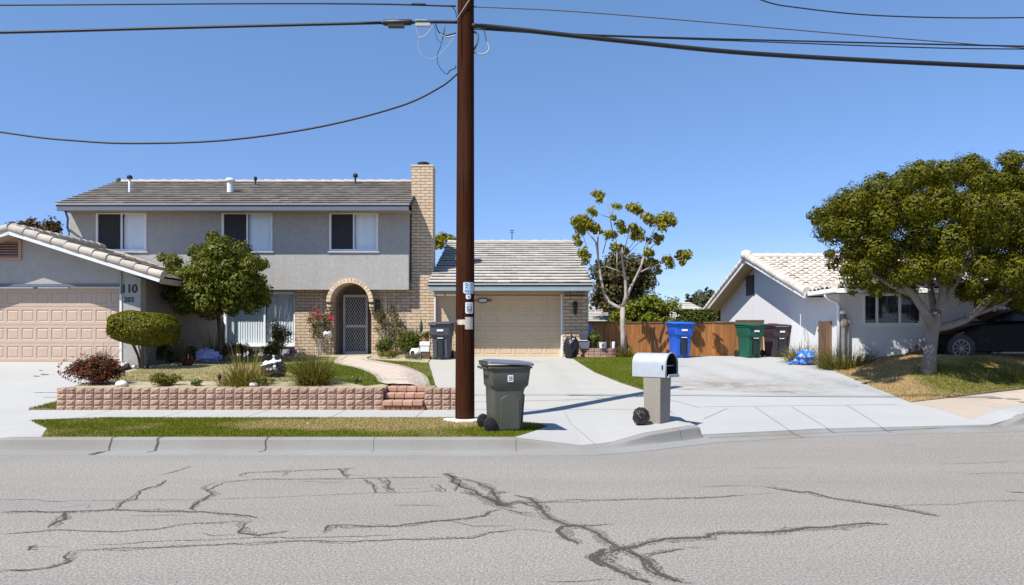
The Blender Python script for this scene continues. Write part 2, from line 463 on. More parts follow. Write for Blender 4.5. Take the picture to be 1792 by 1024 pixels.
def Hs(x, y):
    """pavements and driveways"""
    e = edge(x); zk = .15 * kf(x) + .014
    t = np.clip((y - e) / (np.maximum(13.9, e + 1.2) - e), 0, 1)
    low = zk + (.19 - zk) * t
    return np.where(y > 13.9, np.maximum(np.interp(y, BY, BZ) * (t > .999) + low * (t <= .999), 0), np.where(y < e, 0, low))
def Hleft(x, y): return np.where(y > 13.9, np.interp(y, [13.9, 19.6, 30], [.19, .93, .95]), Hs(x, y))
def drive_left(y): return np.interp(y, [13.9, 14.2, 16.75, 22.3, 24.9], [-1.05, -1.12, -1.77, -2.6, -2.75])
def Hy(x, y):
    """the raised front yard"""
    h = .60 + .035 * (y - 14)
    w = sst(0, .9, drive_left(y) - x)
    return h * w + (Hs(x, y) + .03) * (1 - w)
def lawn_left(y): return np.interp(y, [14.7, 20.5, 25], [8.2, 9.15, 9.3])
def Hl(x, y):
    """the mounded lawn on the right"""
    front = 14.65 + (x - 8.2) * .49
    b = .56 * sst(0, 1.9, x - lawn_left(y)) * sst(-.1, 2.3, y - front) * (1 - .6 * sst(18, 23, y))
    return Hs(x, y) * 0 + np.interp(y, BY, BZ) * 1.0 + b + .02


def G(px, py, H, lo=8.0, hi=60.0):
    """the ground point a photo pixel sees"""
    y = lo; pv = lo
    while y < hi:
        if Z(py, y) - float(H(X(px, y), y)) <= 0: break
        pv = y; y += .05
    for _ in range(25):
        m = (pv + y) / 2
        if Z(py, m) - float(H(X(px, m), m)) > 0: pv = m
        else: y = m
    return (X(px, y), y)


def inside(px, py, poly):
    x = np.asarray(px); y = np.asarray(py); r = np.zeros(x.shape, bool); n = len(poly)
    for i in range(n):
        (x1, y1), (x2, y2) = poly[i], poly[i - 1]
        c = ((y1 > y) != (y2 > y)) & (x < (x2 - x1) * (y - y1) / ((y2 - y1) or 1e-9) + x1)
        r ^= c
    return r


def region(name, poly, H, off, m, res=.35, skirt=.12, kind='structure', label=None, cat=None, parent=None):
    """a ground surface: polygon triangulated over the terrain, with a small edge"""
    pl = []
    n = len(poly)
    for i in range(n):
        a = Vector((*poly[i], )); b = Vector((*poly[(i + 1) % n], ))
        k = max(1, int((b - a).length / res))
        for j in range(k): pl.append(a.lerp(b, j / k))
    xs = [p[0] for p in pl]; ys = [p[1] for p in pl]
    gx, gy = np.meshgrid(np.arange(min(xs) + res / 2, max(xs), res), np.arange(min(ys) + res / 2, max(ys), res))
    gx, gy = gx.ravel(), gy.ravel()
    ok = inside(gx, gy, poly)
    pts = [Vector((p[0], p[1])) for p in pl] + [Vector((a, b)) for a, b in zip(gx[ok], gy[ok])]
    m_ = len(pl)
    v, e, f, *_ = delaunay_2d_cdt(pts, [(i, (i + 1) % m_) for i in range(m_)], [], 1, 1e-4)
    z = H(np.array([p[0] for p in v]), np.array([p[1] for p in v])) + off
    mb = MB(); mb.faces([(p[0], p[1], zz) for p, zz in zip(v, z)], [tuple(t) for t in f])
    if skirt:
        zz = H(np.array(xs), np.array(ys)) + off
        for i in range(m_):
            j = (i + 1) % m_
            mb.quad((xs[i], ys[i], zz[i]), (xs[j], ys[j], zz[j]), (xs[j], ys[j], zz[j] - skirt), (xs[i], ys[i], zz[i] - skirt))
    me_o = mb.build(name, m, parent, fix=False)
    bm = bmesh.new(); bm.from_mesh(me_o.data)
    for fc in bm.faces:
        if abs(fc.normal.z) > .5 and fc.normal.z < 0: fc.normal_flip()
    bm.to_mesh(me_o.data); bm.free()
    if parent is None: tag(me_o, label, cat, None, kind)
    return me_o


def blades(name, poly, H, off, dens, hgt, m, wid=.006, label='', holes=(), lean=.5, keep=None):
    """short lawn grass, one object"""
    xs = [p[0] for p in poly]; ys = [p[1] for p in poly]
    n = int(dens * (max(xs) - min(xs)) * (max(ys) - min(ys)))
    x = RNG.uniform(min(xs), max(xs), n); y = RNG.uniform(min(ys), max(ys), n)
    ok = inside(x, y, poly)
    for h in holes: ok &= ~inside(x, y, h)
    x, y = x[ok], y[ok]
    if keep is not None:
        k = keep(x, y); x, y = x[k], y[k]
    n = len(x); z = H(x, y) + off
    a = RNG.uniform(0, 2 * PI, n); h = hgt * RNG.uniform(.5, 1.25, n); w = wid * RNG.uniform(.7, 1.5, n)
    la = RNG.uniform(0, 2 * PI, n); ll = RNG.uniform(.1, lean, n) * h
    V = np.empty((n, 3, 3))
    V[:, 0] = np.stack([x - np.cos(a) * w, y - np.sin(a) * w, z - .005], 1)
    V[:, 1] = np.stack([x + np.cos(a) * w, y + np.sin(a) * w, z - .005], 1)
    V[:, 2] = np.stack([x + np.cos(la) * ll, y + np.sin(la) * ll, z + h], 1)
    o = np_mesh(name, V.reshape(-1, 3), 3, m)
    return tag(o, label, 'grass', None, 'stuff')


def strip_on(mb, pts, width, H, off, jit=0.0, step=.12, seed=0, taper=True):
    """a thin band lying on the ground along a world polyline"""
    P2 = [Vector(p) for p in pts]; L = []
    for a, b in zip(P2[:-1], P2[1:]):
        k = max(1, int((b - a).length / step)); L += [a.lerp(b, i / k) for i in range(k)]
    L.append(P2[-1]); n = len(L)
    lf, rt = [], []
    for i, p in enumerate(L):
        t = (L[min(i + 1, n - 1)] - L[max(i - 1, 0)]); t = t.normalized() if t.length else Vector((1, 0))
        s = Vector((-t.y, t.x))
        q = p + s * jit * (noise.noise(Vector((p.x * 2.3, p.y * 2.3, seed))) + .45 * noise.noise(Vector((p.x * 9, p.y * 9, seed + 4))))
        w = width * (1 + (.6 * noise.noise(Vector((p.x * 5, p.y * 5, seed + 9))) if jit else 0)) / 2
        if taper: w *= min(1, .25 + min(i, n - 1 - i) / 4)
        lf.append(q + s * w); rt.append(q - s * w)
    for i in range(n - 1):
        mb.quad(*[(p.x, p.y, float(H(p.x, p.y)) + off) for p in (lf[i], rt[i], rt[i + 1], lf[i + 1])])


M['ground'] = plain('dry_ground', (.14, .12, .07), .95, .4, .4, .4, 20)
M['concrete'] = concrete('pavement_concrete', (.365, .362, .35), .10, speck=.15)
M['concrete_one'] = concrete('driveway_concrete', (.365, .358, .33), .10, speck=.1, tint=(.39, .365, .32),
                             stains=[(1.0, 15.0, 1.6, .5, .1, .35, (.36, .30, .23)), (.8, 18.6, .9, .3, .2, .4, (.30, .28, .25)), (-.2, 20, .8, .25, 0, .35, (.25, .23, .21)), (.0, 19.5, .35, 5.5, .12, .35, (.22, .20, .17)), (1.3, 19.0, .35, 5.5, .02, .35, (.22, .20, .17)), (.6, 22.6, .5, .5, 0, .6, (.16, .14, .12))])
M['concrete_two'] = concrete('stained_driveway_concrete', (.355, .357, .352), .11, speck=.12,
                             stains=[(5.3, 17.4, 2.8, 1.5, -.25, .95, (.165, .125, .088)), (6.2, 16.1, 1.6, .55, -.35, .9, (.15, .118, .088)), (4.6, 18.8, 1.6, 1.0, .2, .5, (.25, .21, .18)), (4.1, 16.6, .5, .25, 0, 1.0, (.27, .15, .08)),
                                     (7.6, 17.6, 1.5, 2.6, .5, .5, (.22, .225, .24)), (5.0, 21.3, .35, .22, .3, .9, (.18, .195, .225)), (6.9, 19.5, .5, 4.5, .12, .5, (.19, .18, .17)), (5.4, 19.5, .4, 4.5, .05, .4, (.2, .185, .16)), (8.2, 17.6, .5, 3.6, .05, .7, (.17, .175, .19)), (5.2, 13.0, 2.2, .8, .2, .3, (.26, .27, .28))])
M['concrete_tan'] = concrete('tan_pavement', (.38, .32, .265), .08, speck=.15)
M['kerb'] = concrete('kerb_concrete', (.235, .228, .212), .14, speck=.3, tint=(.18, .155, .125))
M['gutter'] = concrete('gutter_concrete', (.25, .25, .247), .12, speck=.3, tint=(.2, .175, .14))


def roadmat():
    t = NT('worn_asphalt'); v = t.pos()
    big = t.noise(v, .35, 6, .6); fine = t.noise(v, 55, 3, .75); grit = t.n('TexVoronoi'); grit.inputs['Scale'].default_value = 70
    t.l(v, grit.inputs['Vector'])
    c = t.mix(big, (.222, .206, .184), (.290, .270, .243))
    c = t.mix(t.ramp(fine, [(.38, .58), (.50, 0)]), c, (.09, .082, .074))
    c = t.mix(t.ramp(fine, [(.51, 0), (.64, .55)]), c, (.48, .45, .41))
    c = t.mix(t.ramp(grit.outputs['Color'], [(.0, .55), (.35, 0)]), c, (.10, .095, .09))
    lanes = t.noise(t.pos((.06, .9, 1)), 1.1, 6, .65)
    c = t.mix(t.math('MULTIPLY', t.ramp(lanes, [(.42, 0), (.7, 1)]), .3), c, (.155, .145, .135))
    t.bsdf(c, .85, .25, 0, t.bump(fine, .5, .012))
    return t.m


M['road'] = roadmat()
def tarmat(name='tar_seal', lo=.34, hi=.54, a0=.2, a1=.92):
    t = NT(name); v = t.pos(); b = t.bsdf((.080, .070, .061), .8, .15); tr = t.n('BsdfTransparent'); mx = t.n('MixShader')
    t.l(t.ramp(t.noise(v, 42, 4, .7), [(lo, a0), (hi, a1)]), mx.inputs[0]); t.l(tr.outputs[0], mx.inputs[1]); t.l(b.outputs[0], mx.inputs[2]); t.l(mx.outputs[0], t.out.inputs[0]); return t.m
M['tar'] = tarmat(); M['tar_worn'] = tarmat('worn_tar', .46, .64, 0, .75)

# ground sheet to the horizon
mb = MB()
gx = [-900, -80, -40, 0, 40, 80, 900]; gy = [-600, 9.5, 15, 24, 26, 60, 1500]; gz = [-.35, -.35, -.35, .25, .70, .85, .85]
n = len(gx)
mb.faces([(x, y, z) for y, z in zip(gy, gz) for x in gx], [(j * n + i, j * n + i + 1, (j + 1) * n + i + 1, (j + 1) * n + i) for j in range(len(gy) - 1) for i in range(n - 1)])
tag(mb.build('ground', M['ground'], fix=False), kind='structure')

# road
xs = np.concatenate([np.linspace(-60, -9, 8), np.arange(-8.5, 20, .5), [25, 30, 40]])
mb = MB()
for a, b in zip(xs[:-1], xs[1:]):
    mb.quad((a, -25, 0), (b, -25, 0), (b, edge(b) - .30, 0), (a, edge(a) - .30, 0))
road = tag(mb.build('road', M['road'], fix=False), kind='structure')


def rd(px, py): y = EYE * F / (py - HY); return (X(px, y), y)
def c3(l): return [rd(a / 1.991, 740 + b / 1.991) for a, b in l]
def c4(l): return [rd(892 + a / 1.991, 740 + b / 1.991) for a, b in l]


flat = lambda x, y: 0.0
tars = [(c4([(30, 250), (70, 265), (100, 300), (145, 335), (200, 358), (250, 365), (300, 388), (365, 420), (425, 450), (460, 475), (520, 515), (610, 555)]), .055),
        (c4([(1325, 356), (1250, 351), (1110, 364), (900, 378), (700, 390), (680, 398), (570, 408), (440, 425), (345, 442), (305, 465), (320, 490), (370, 520), (430, 545), (500, 560)]), .055),
        (c4([(345, 442), (312, 458), (300, 472), (330, 500)]), .10),
        (c4([(890, 222), (960, 236), (1010, 243), (1040, 241), (1100, 257), (1200, 276), (1300, 294), (1410, 312), (1498, 328)]), .050),
        (c4([(1320, 294), (1500, 284), (1650, 276), (1800, 272)]), .014), (c4([(640, 222), (780, 223), (895, 222)]), .014),
        (c4([(0, 283), (150, 277), (350, 270), (500, 265), (700, 262), (820, 253)]), .020), (c4([(820, 253), (930, 245)]), .01),
        (c4([(245, 362), (195, 365), (168, 378), (185, 400), (240, 425)]), .06), (c4([(200, 358), (300, 355), (365, 353)]), .018),
        (c4([(460, 467), (500, 457), (560, 447), (610, 441)]), .032), (c4([(610, 441), (680, 437)]), .014), (c4([(380, 425), (440, 465), (480, 500), (560, 540), (640, 562)]), .03),
        (c4([(0, 372), (80, 372), (160, 385)]), .012), (c4([(-20, 310), (60, 322), (110, 325)]), .014), (c4([(1735, 241), (1800, 242)]), .07),
        (c4([(1130, 78), (1140, 79)]), .05), (c4([(1480, 145), (1600, 142), (1750, 136)]), .012), (c4([(840, 160), (1000, 158)]), .01), (c4([(1580, 180), (1700, 177), (1800, 176)]), .012),
        (c4([(1310, 80), (1410, 77)]), .015), (c4([(130, 556), (250, 550), (370, 548)]), .012),
        (c3([(1540, 178), (1565, 182), (1580, 205), (1620, 225), (1660, 240), (1705, 262), (1735, 290), (1790, 300)]), .05),
        (c3([(1660, 208), (1710, 230), (1725, 262), (1745, 290)]), .05), (c3([(1600, 245), (1660, 248), (1720, 272), (1790, 290)]), .045), (c3([(1510, 215), (1550, 243)]), .03),
        (c3([(1540, 180), (1580, 175)]), .05), (c3([(1570, 205), (1620, 200), (1690, 215)]), .02), (c3([(1700, 250), (1780, 240)]), .03), (c3([(1560, 180), (1600, 200), (1580, 240)]), .02),
        (c3([(0, 315), (150, 310), (300, 308), (480, 305), (660, 310), (800, 318), (905, 330)]), .032),
        (c3([(770, 210), (735, 225), (725, 237), (750, 249), (690, 275), (660, 300), (668, 308)]), .035), (c3([(770, 210), (900, 197), (1050, 198), (1200, 195), (1340, 193), (1540, 190)]), .02),
        (c3([(860, 188), (835, 185), (860, 175), (1000, 170), (1190, 162), (1240, 157)]), .022), (c3([(1190, 160), (1193, 180), (1212, 192)]), .035), (c3([(1190, 180), (1275, 182)]), .015),
        (c3([(665, 150), (620, 168), (560, 183)]), .018), (c3([(570, 200), (552, 222), (490, 237), (455, 268), (425, 275), (395, 303)]), .028),
        (c3([(0, 392), (200, 376), (420, 380), (560, 368), (640, 353), (870, 345)]), .017), (c3([(870, 343), (848, 358), (843, 382), (900, 391), (1010, 380)]), .034), (c3([(700, 380), (760, 388), (845, 386)]), .016),
        (c3([(-10, 520), (90, 516), (170, 505), (230, 485), (245, 462), (268, 445)]), .026), (c3([(265, 445), (440, 440), (720, 430), (1000, 412), (1200, 418), (1400, 405), (1640, 400), (1700, 385), (1792, 372)]), .019),
        (c3([(320, 428), (500, 415), (620, 412), (850, 402), (1100, 400), (1380, 390)]), .014), (c3([(1113, 384), (1135, 370), (1150, 360), (1400, 357), (1550, 340), (1680, 325), (1742, 300)]), .03), (c3([(1550, 340), (1660, 362), (1790, 362)]), .012),
        (c3([(225, 310), (210, 338), (180, 350), (175, 366)]), .045), (c3([(85, 447), (105, 432), (128, 428)]), .07), (c3([(100, 430), (220, 432)]), .01),
        (c3([(0, 268), (160, 275), (300, 272), (500, 272), (700, 268)]), .014), (c3([(700, 268), (1000, 258), (1300, 246), (1540, 238)]), .010), (c3([(1370, 230), (1500, 227)]), .01), (c3([(1340, 193), (1348, 215), (1340, 225), (1362, 243)]), .034),
        (c3([(1262, 196), (1303, 222), (1308, 246)]), .02), (c3([(1310, 246), (1400, 241)]), .014), (c3([(1365, 292), (1550, 288)]), .014), (c3([(300, 300), (318, 290), (310, 285), (200, 295)]), .01), (c3([(1000, 170), (990, 185)]), .02),
        (c4([(-40, 292), (30, 278), (100, 300)]), .04), (c4([(-30, 300), (40, 315), (90, 320)]), .018), (c3([(1690, 262), (1740, 285), (1800, 285)]), .04), (c3([(1545, 180), (1600, 190), (1660, 205)]), .016),
        (c3([(450, 325), (560, 322), (660, 320)]), .012), (c3([(1040, 206), (1130, 207), (1200, 203)]), .014)]
mb = MB()
for i, (pl, w) in enumerate(tars):
    strip_on(mb, pl, w * .58 + .003, flat, .004 + (i % 7) * .0006, .07 if w > .012 else .04, .04, i * 3.7)
mb.build('tar_seal', M['tar'], road, fix=False)
mb = MB()
for i, (pl, w) in enumerate(tars):
    if w >= .03: strip_on(mb, pl, w * 2.4, flat, .002 + (i % 5) * .0003, .12, .05, i * 5.1)
    elif w >= .017: strip_on(mb, pl, w * 2.2, flat, .002 + (i % 5) * .0003, .05, .06, i * 5.1)
mb.build('worn_tar', M['tar_worn'], road, fix=False)

# kerb and gutter swept along the road edge
def sweep(name, prof, m, xlist, smooth=False):
    """prof(x) -> list of (offset from edge, z)"""
    rows = []
    for x in xlist:
        d = (edge(x + .05) - edge(x - .05)) / .1; nrm = Vector((-d, 1)).normalized()
        rows.append([(x + nrm.x * o, float(edge(x)) + nrm.y * o, z) for o, z in prof(x)])
    k = len(rows[0]); mb = MB()
    mb.faces([p for r in rows for p in r], [(i * k + j, (i + 1) * k + j, (i + 1) * k + j + 1, i * k + j + 1) for i in range(len(rows) - 1) for j in range(k - 1)])
    return mb.build(name, m, None, smooth, fix=False)
kx = np.concatenate([[-40, -20, -12], np.arange(-9, -7, .2), np.arange(-7, .0, .5), np.arange(0, 2.99, .1), [2.985, 3.03], np.arange(3.2, 8.7, .3), np.arange(8.75, 9.6, .1), np.arange(9.75, 12.2, .4), [14, 20]])
def kprof(x):
    k = float(kf(x)); h = .15 * k + .012
    return [(-.02, .002), (-.012, .004), (.01, h * .25), (.028, h * .72), (.04, h * .93), (.065, h), (.09, h + .008), (.20, h + .008), (.20, -.1)]
kerb = tag(sweep('kerb', kprof, M['kerb'], kx, 40), kind='structure')
gut = tag(sweep('gutter', lambda x: [(-.44, -.05), (-.44, .005), (-.40, .006), (-.2, .004), (-.02, .003)], M['gutter'], kx), kind='structure')
# cracks and joints in the kerb
mb = MB()
for px, dz, w in ((188, 0, .022), (270, .03, .035), (462, 0, .022), (1211, 0, .008), (903, 0, .006), (652, 0, .005)):
    x = X(px, 10.0)
    if px == 1211: x = 2.62
    d = float((edge(x + .05) - edge(x - .05)) / .1); nv = Vector((-d, 1)).normalized(); tv = Vector((nv.y, -nv.x))
    pr = kprof(x)[:8]; pr = [(-.16, .006)] + pr
    w0 = w
    last = None
    for i, (o, z) in enumerate(pr):
        j = .03 * (noise.noise(Vector((px, i * .9, 0)))) - (.05 if px < 500 and i == 0 else 0)
        if w < .01: j = 0
        c = Vector((x, float(edge(x)))) + nv * (o - .004) + tv * j
        a, b = c - tv * w / 2, c + tv * w / 2
        if last: mb.quad((last[0].x, last[0].y, last[2]), (last[1].x, last[1].y, last[2]), (b.x, b.y, z + .005), (a.x, a.y, z + .005))
        last = (a, b, z + .005)
x = X(168, 9.8); mb.quad((x - .05, 9.68, .0095), (x + .06, 9.66, .0095), (x + .05, 9.95, .0095), (x - .04, 9.93, .0095))
mb.build('crack', M['tar'], kerb, fix=False)

KB = .19
def eb(x): return float(edge(x)) + KB
# driveway of the left house
region('left_driveway', [(-17, 10.24), (-9, 10.24), (-6.68, 10.24), (-7.22, 11.2), (-8.42, 12.6), (-9.20, 13.75), (-9.15, 14.6), (-9.6, 16.5), (-10.55, 19.75), (-17, 19.75)], Hleft, -.004, M['concrete'])
# grass strip, pavement, driveways
PARK = [(-6.75, eb(-6.8)), (-3, eb(-3)), (.02, eb(0)), (.34, 11.1), (.58, 11.75), (.40, 12.05), (-.25, 12.25), (-.42, 12.6), (-8.5, 12.6), (-7.35, 11.3)]
parkway = region('parkway', PARK, Hs, -.01, M['soil'])
pav = region('pavement', [(-8.55, 12.605), (-.42, 12.605), (-.25, 12.26), (.41, 12.06), (.595, 11.75), (.35, 11.1), (.03, eb(0))] + [(x, eb(x)) for x in (.3, .6, 1.0, 1.3, 1.6, 1.9, 2.2, 2.5, 2.8, 2.95)] + [(3.0, 12.0), (3.0, 13.9), (-9.3, 13.82)], Hs, .004, M['concrete'])
DL = [(float(drive_left(y)), y) for y in (13.9, 14.2, 15.5, 16.75, 19, 22.3, 24.9)]
LAWN_S = [(2.02, 23.75), (2.12, 22), (2.29, 19.85), (2.68, 17.7), (2.97, 16.6), (3.22, 15.7), (3.45, 16.6), (4.1, 20), (4.45, 23.5), (3.6, 23.75)]
drive1 = region('driveway', DL + [(1.75, 24.9), (1.95, 24.3), (2.0, 23.8)] + LAWN_S[1:6] + [(3.0, 13.905)], Hs, .008, M['concrete_one'])
LL = [(float(lawn_left(y)), y) for y in (24.8, 22.5, 20.5, 18.5, 16.5, 14.7)]
drive2 = region('wide_driveway', [(3.04, eb(3.04))] + [(x, eb(x)) for x in (4, 5.3, 6.5, 7.5, 8.5, 9.0, 9.5, 10.5, 12)] + [(12.0, 15.9), (10.5, 14.7), (8.4, 13.06), (8.2, 14.7)][:3] + [(8.2, 14.68)] + LL[::-1][1:] + [(9.3, 25.2), (4.5, 25.2), (4.45, 23.5), (4.1, 20), (3.45, 16.6), (3.22, 15.7), (3.04, 13.9)], Hs, .010, M['concrete_two'])
region('side_pavement', [(8.42, 13.08), (10.5, 14.72), (12.2, 16.1), (15, 18.3), (15, 19.2), (12, 16.66), (8.22, 14.72)], Hs, .006, M['concrete_tan'])
region('house_path', [(1.75, 24.3), (2.0, 23.76), (3.6, 23.76), (4.46, 23.52), (4.5, 25.4), (1.75, 25.4)], Hs, .003, M['concrete_tan'])
TRI = [(-9.36, 13.83), (-8.84, 13.83), (-8.84, 15.0), (-9.1, 15.2), (-9.18, 14.6)]
region('left_verge', TRI, Hleft, .03, M['soil'])
# joints
def joints(o, lines, H, off, w=.012):
    mb = MB()
    for l in lines: strip_on(mb, l, w, H, off, 0, .3, 0, False)
    mb.build('expansion_joint', M['joint'], o, fix=False)
joints(pav, [[(x, 12.62), (x, 13.8)] for x in (-7.7, -6.2, -4.7, -3.2, -1.7)] + [[(-.9, 13.86), (2.98, 13.86)], [(1.2, 10.35), (1.0, 12.2), (1.0, 13.85)]], Hs, .0075, .009)
joints(drive1, [[(-1.6, 16.3), (2.95, 16.6)], [(-2.3, 20.5), (2.2, 20.5)]], Hs, .0115, .006)
gl = lambda a, b: [G(*a, Hs), G(*b, Hs)]
joints(drive2, [gl((1230, 713), (1570, 709)), gl((1320, 713), (1405, 767)), gl((1385, 713), (1462, 759)), gl((1481, 710), (1560, 758)), gl((1272, 716), (1232, 734)), gl((1170, 700), (1225, 715))], Hs, .014, .016)
joints(drive2, [gl((1240, 766), (1500, 756)), gl((1500, 756), (1752, 745))], Hs, .0135, .02)

# lawns (soil sheet with grass growing on it)
YARD = [(-8.72, 14.02), (-2.55, 14.02), (-2.52, 14.72), (-1.68, 14.72), (-1.66, 14.02), (-1.2, 14.02)] + [(float(drive_left(y)) - .02, y) for y in (14.4, 15.5, 16.75, 19, 22.3, 24.9)] + [(-10.1, 24.97), (-10.1, 19.6), (-9.55, 16.8), (-8.95, 14.8)]
M['yard'] = plain('yard_soil', (.34, .29, .185), .95, .35, 4, .6, 30)
region('front_yard', YARD, Hy, 0, M['yard'], .3)
small = region('small_lawn', LAWN_S, Hs, .022, M['soil'])
RL = [(float(lawn_left(y)), y) for y in (14.72, 16.5, 18.5, 20.4)] + [(9.4, 20.45), (13.2, 20.45), (13.3, 22.5), (22, 22.5), (22, 24.8), (15, 19.25), (12, 16.7)]
M['rl'] = plain('lawn_soil', (.21, .155, .09), .95, .35, 5, .6, 30)
region('mound_lawn', RL, Hl, 0, M['rl'], .3)

gm1 = grassmat('verge_grass', (.155, .175, .012), (.42, .335, .135), -.13, [(-2.0, 11.8, 2.6, 1.0, .62), (-3.6, 11.6, 1.8, .8, .35), (-.2, 11.0, .8, .8, -.3)])
blades('verge_grass', PARK, Hs, -.01, 6000, .030, gm1, .006, 'green and tan grass on the strip between kerb and pavement')
blades('corner_grass', TRI, Hleft, .03, 3500, .04, gm1, .006, 'small grass triangle between the left driveway and the block wall end')
gm2 = grassmat('lawn_grass', (.135, .17, .014), (.23, .22, .06), -.12)
blades('small_lawn_grass', LAWN_S, Hs, .022, 3400, .04, gm2, .008, 'green grass of the small lawn beside the driveway')
gm3 = grassmat('dry_grass', (.15, .155, .020), (.45, .325, .145), .17, [(11.5, 16.4, 3.2, 1.5, -.9), (9.0, 16.8, 1.6, 3, .2), (13, 17.8, 2.5, 1.2, -.25)])
blades('mound_grass', RL, Hl, 0, 3200, .038, gm3, .008, 'dry tan lawn grass on the mound under the big tree')

PL = [G(*p, Hy) for p in [(668, 679.5), (672, 670), (662, 658), (632, 646), (592, 637), (596, 629), (604, 624)]]
PR = [G(*p, Hy) for p in [(741, 679.5), (742, 664), (730, 652), (702, 642), (664, 635), (636, 629), (645, 624)]]
PL[0] = (-2.45, 14.6); PR[0] = (-1.74, 14.6)
def spline(pts, n=28):
    pts = [Vector(p) for p in pts]; q = [pts[0]] + pts + [pts[-1]]; r = []
    for i in range(n + 1):
        t = i / n * (len(pts) - 1); k = min(int(t), len(pts) - 2); f = t - k
        a, b, c, d = q[k], q[k + 1], q[k + 2], q[k + 3]
        r.append(.5 * ((2 * b) + (c - a) * f + (2 * a - 5 * b + 4 * c - d) * f * f + (3 * b - a - 3 * c + d) * f ** 3))
    return r
PLs, PRs = spline(PL), spline(PR)
M['paver'] = brickmat('pink_paver', (.46, .36, .29), (.38, .28, .22), (.44, .38, .31), .22, .11, .012, .4, .05)
# pavers use the ground plane
def pavermat():
    t = NT('path_paver'); g = t.n('NewGeometry'); b = t.n('TexBrick'); t.l(g.outputs['Position'], b.inputs['Vector'])
    b.inputs['Scale'].default_value = 1; b.inputs['Brick Width'].default_value = .40; b.inputs['Row Height'].default_value = .20; b.inputs['Mortar Size'].default_value = .012
    b.inputs['Color1'].default_value = (.47, .36, .29, 1); b.inputs['Color2'].default_value = (.40, .29, .23, 1); b.inputs['Mortar'].default_value = (.52, .47, .41, 1)
    nz = t.noise(t.pos(), 4, 6); c = t.mix(t.math('MULTIPLY', nz, .5), b.outputs['Color'], (.50, .45, .40))
    t.bsdf(c, .9, .2, 0, t.bump(nz, .2, .01)); return t.m
M['paver'] = pavermat()
mb = MB(); rows = []
for a, b in zip(PLs, PRs):
    rows.append([(p.x, p.y, float(Hy(p.x, p.y)) + .025) for p in [a.lerp(b, k / 8) for k in range(9)]])
mb.faces([p for r in rows for p in r], [(i * 9 + j, i * 9 + j + 1, (i + 1) * 9 + j + 1, (i + 1) * 9 + j) for i in range(len(rows) - 1) for j in range(8)])
path = tag(mb.build('garden_path', M['paver'], fix=False), kind='structure')
mb = MB()
M['edging'] = concrete('path_edging', (.42, .37, .31), .1)
for side in (PLs, PRs): strip_on(mb, side, .22, Hy, .033, 0, .2, 0, False)
mb.build('path_edging', M['edging'], path, fix=False)
PATH = [(p.x, p.y) for p in PLs] + [(p.x, p.y) for p in reversed(PRs)]
GREEN = [G(*p, Hy) for p in [(500, 640), (545, 634), (592, 637), (632, 646), (662, 658), (672, 672), (640, 676), (600, 668), (545, 664), (500, 652)]]
GREEN2 = [G(*p, Hy) for p in [(628, 629.5), (664, 635), (702, 642), (730, 652), (742, 668), (741, 680), (762, 680), (757, 660), (750, 636), (700, 634)]]
gm4 = grassmat('yard_green_grass', (.125, .16, .016), (.27, .25, .075), -.08)
blades('path_side_grass', GREEN, Hy, 0, 3000, .045, gm4, .008, 'short green grass left of the winding brick path', [PATH])
blades('driveway_side_grass', GREEN2, Hy, 0.005, 3000, .045, gm4, .008, 'green grass wedge between brick path and driveway', [PATH])
gm5 = grassmat('yard_dry_grass', (.21, .205, .06), (.46, .39, .20), .12, [(-7.5, 21.5, 3, 1.6, -.35)])
DRY = [(-8.7, 15.3), (-2.6, 15.2), (-3.2, 16.2), (-5.2, 20.5), (-5.4, 23.5), (-9.9, 23.4), (-9.9, 19.7), (-9.3, 16.8)]
blades('yard_grass', DRY, Hy, 0, 1700, .032, gm5, .008, 'thin dry grass of the front yard behind the block wall', [PATH, GREEN])
# ------------------------------------------------------------------ building pieces
def tile_roof(name, e0, e1, r0, r1, courses, tw, th, m, parent, lift=.035, under=True, seed=1):
    """flat roof tiles: eave corners e0,e1, ridge corners r0,r1; every tile a slab, broken bond"""
    e0, e1, r0, r1 = map(Vector, (e0, e1, r0, r1)); rnd = random.Random(seed)
    nrm = (e1 - e0).cross(r0 - e0).normalized()
    if nrm.z < 0: nrm.negate()
    mb = MB()
    def pt(s, t): return e0.lerp(e1, s).lerp(r0.lerp(r1, s), t)
    for i in range(courses):
        t0, t1 = i / courses, (i + 1.12) / courses
        t1 = min(t1, 1)
        a, b = pt(0, t0), pt(1, t0); L = (b - a).length; n = max(1, round(L / tw))
        off = (i % 2) * .5 + rnd.uniform(-.1, .1)
        cuts = [0] + sorted({min(1, max(0, (k + off) / n)) for k in range(n + 1)} - {0.0, 1.0}) + [1]
        for s0, s1 in zip(cuts[:-1], cuts[1:]):
            if (s1 - s0) * L < .02: continue
            g = .003 / L
            j = rnd.uniform(-.005, .006); j2 = rnd.uniform(-.004, .004) / courses
            lo, hi = lift + j, .004
            q = [pt(s0 + g, t0 + j2) + nrm * lo, pt(s1 - g, t0 + j2) + nrm * (lo + rnd.uniform(-.003, .003)), pt(s1 - g, t1) + nrm * hi, pt(s0 + g, t1) + nrm * hi]
            d = [p - nrm * th for p in q]
            mb.faces(q + d, [(0, 1, 2, 3), (7, 6, 5, 4), (0, 4, 5, 1), (1, 5, 6, 2), (2, 6, 7, 3), (3, 7, 4, 0)])
    o = mb.build(name, m, parent)
    if under:
        mb = MB(); q = [p - nrm * .02 for p in (e0, e1, r1, r0)]; d = [p - nrm * .09 for p in (e0, e1, r1, r0)]
        mb.faces(q + d, [(0, 1, 2, 3), (7, 6, 5, 4), (0, 4, 5, 1), (1, 5, 6, 2), (2, 6, 7, 3), (3, 7, 4, 0)])
        mb.build('roof_deck', M['roof_under'], o)
    return o


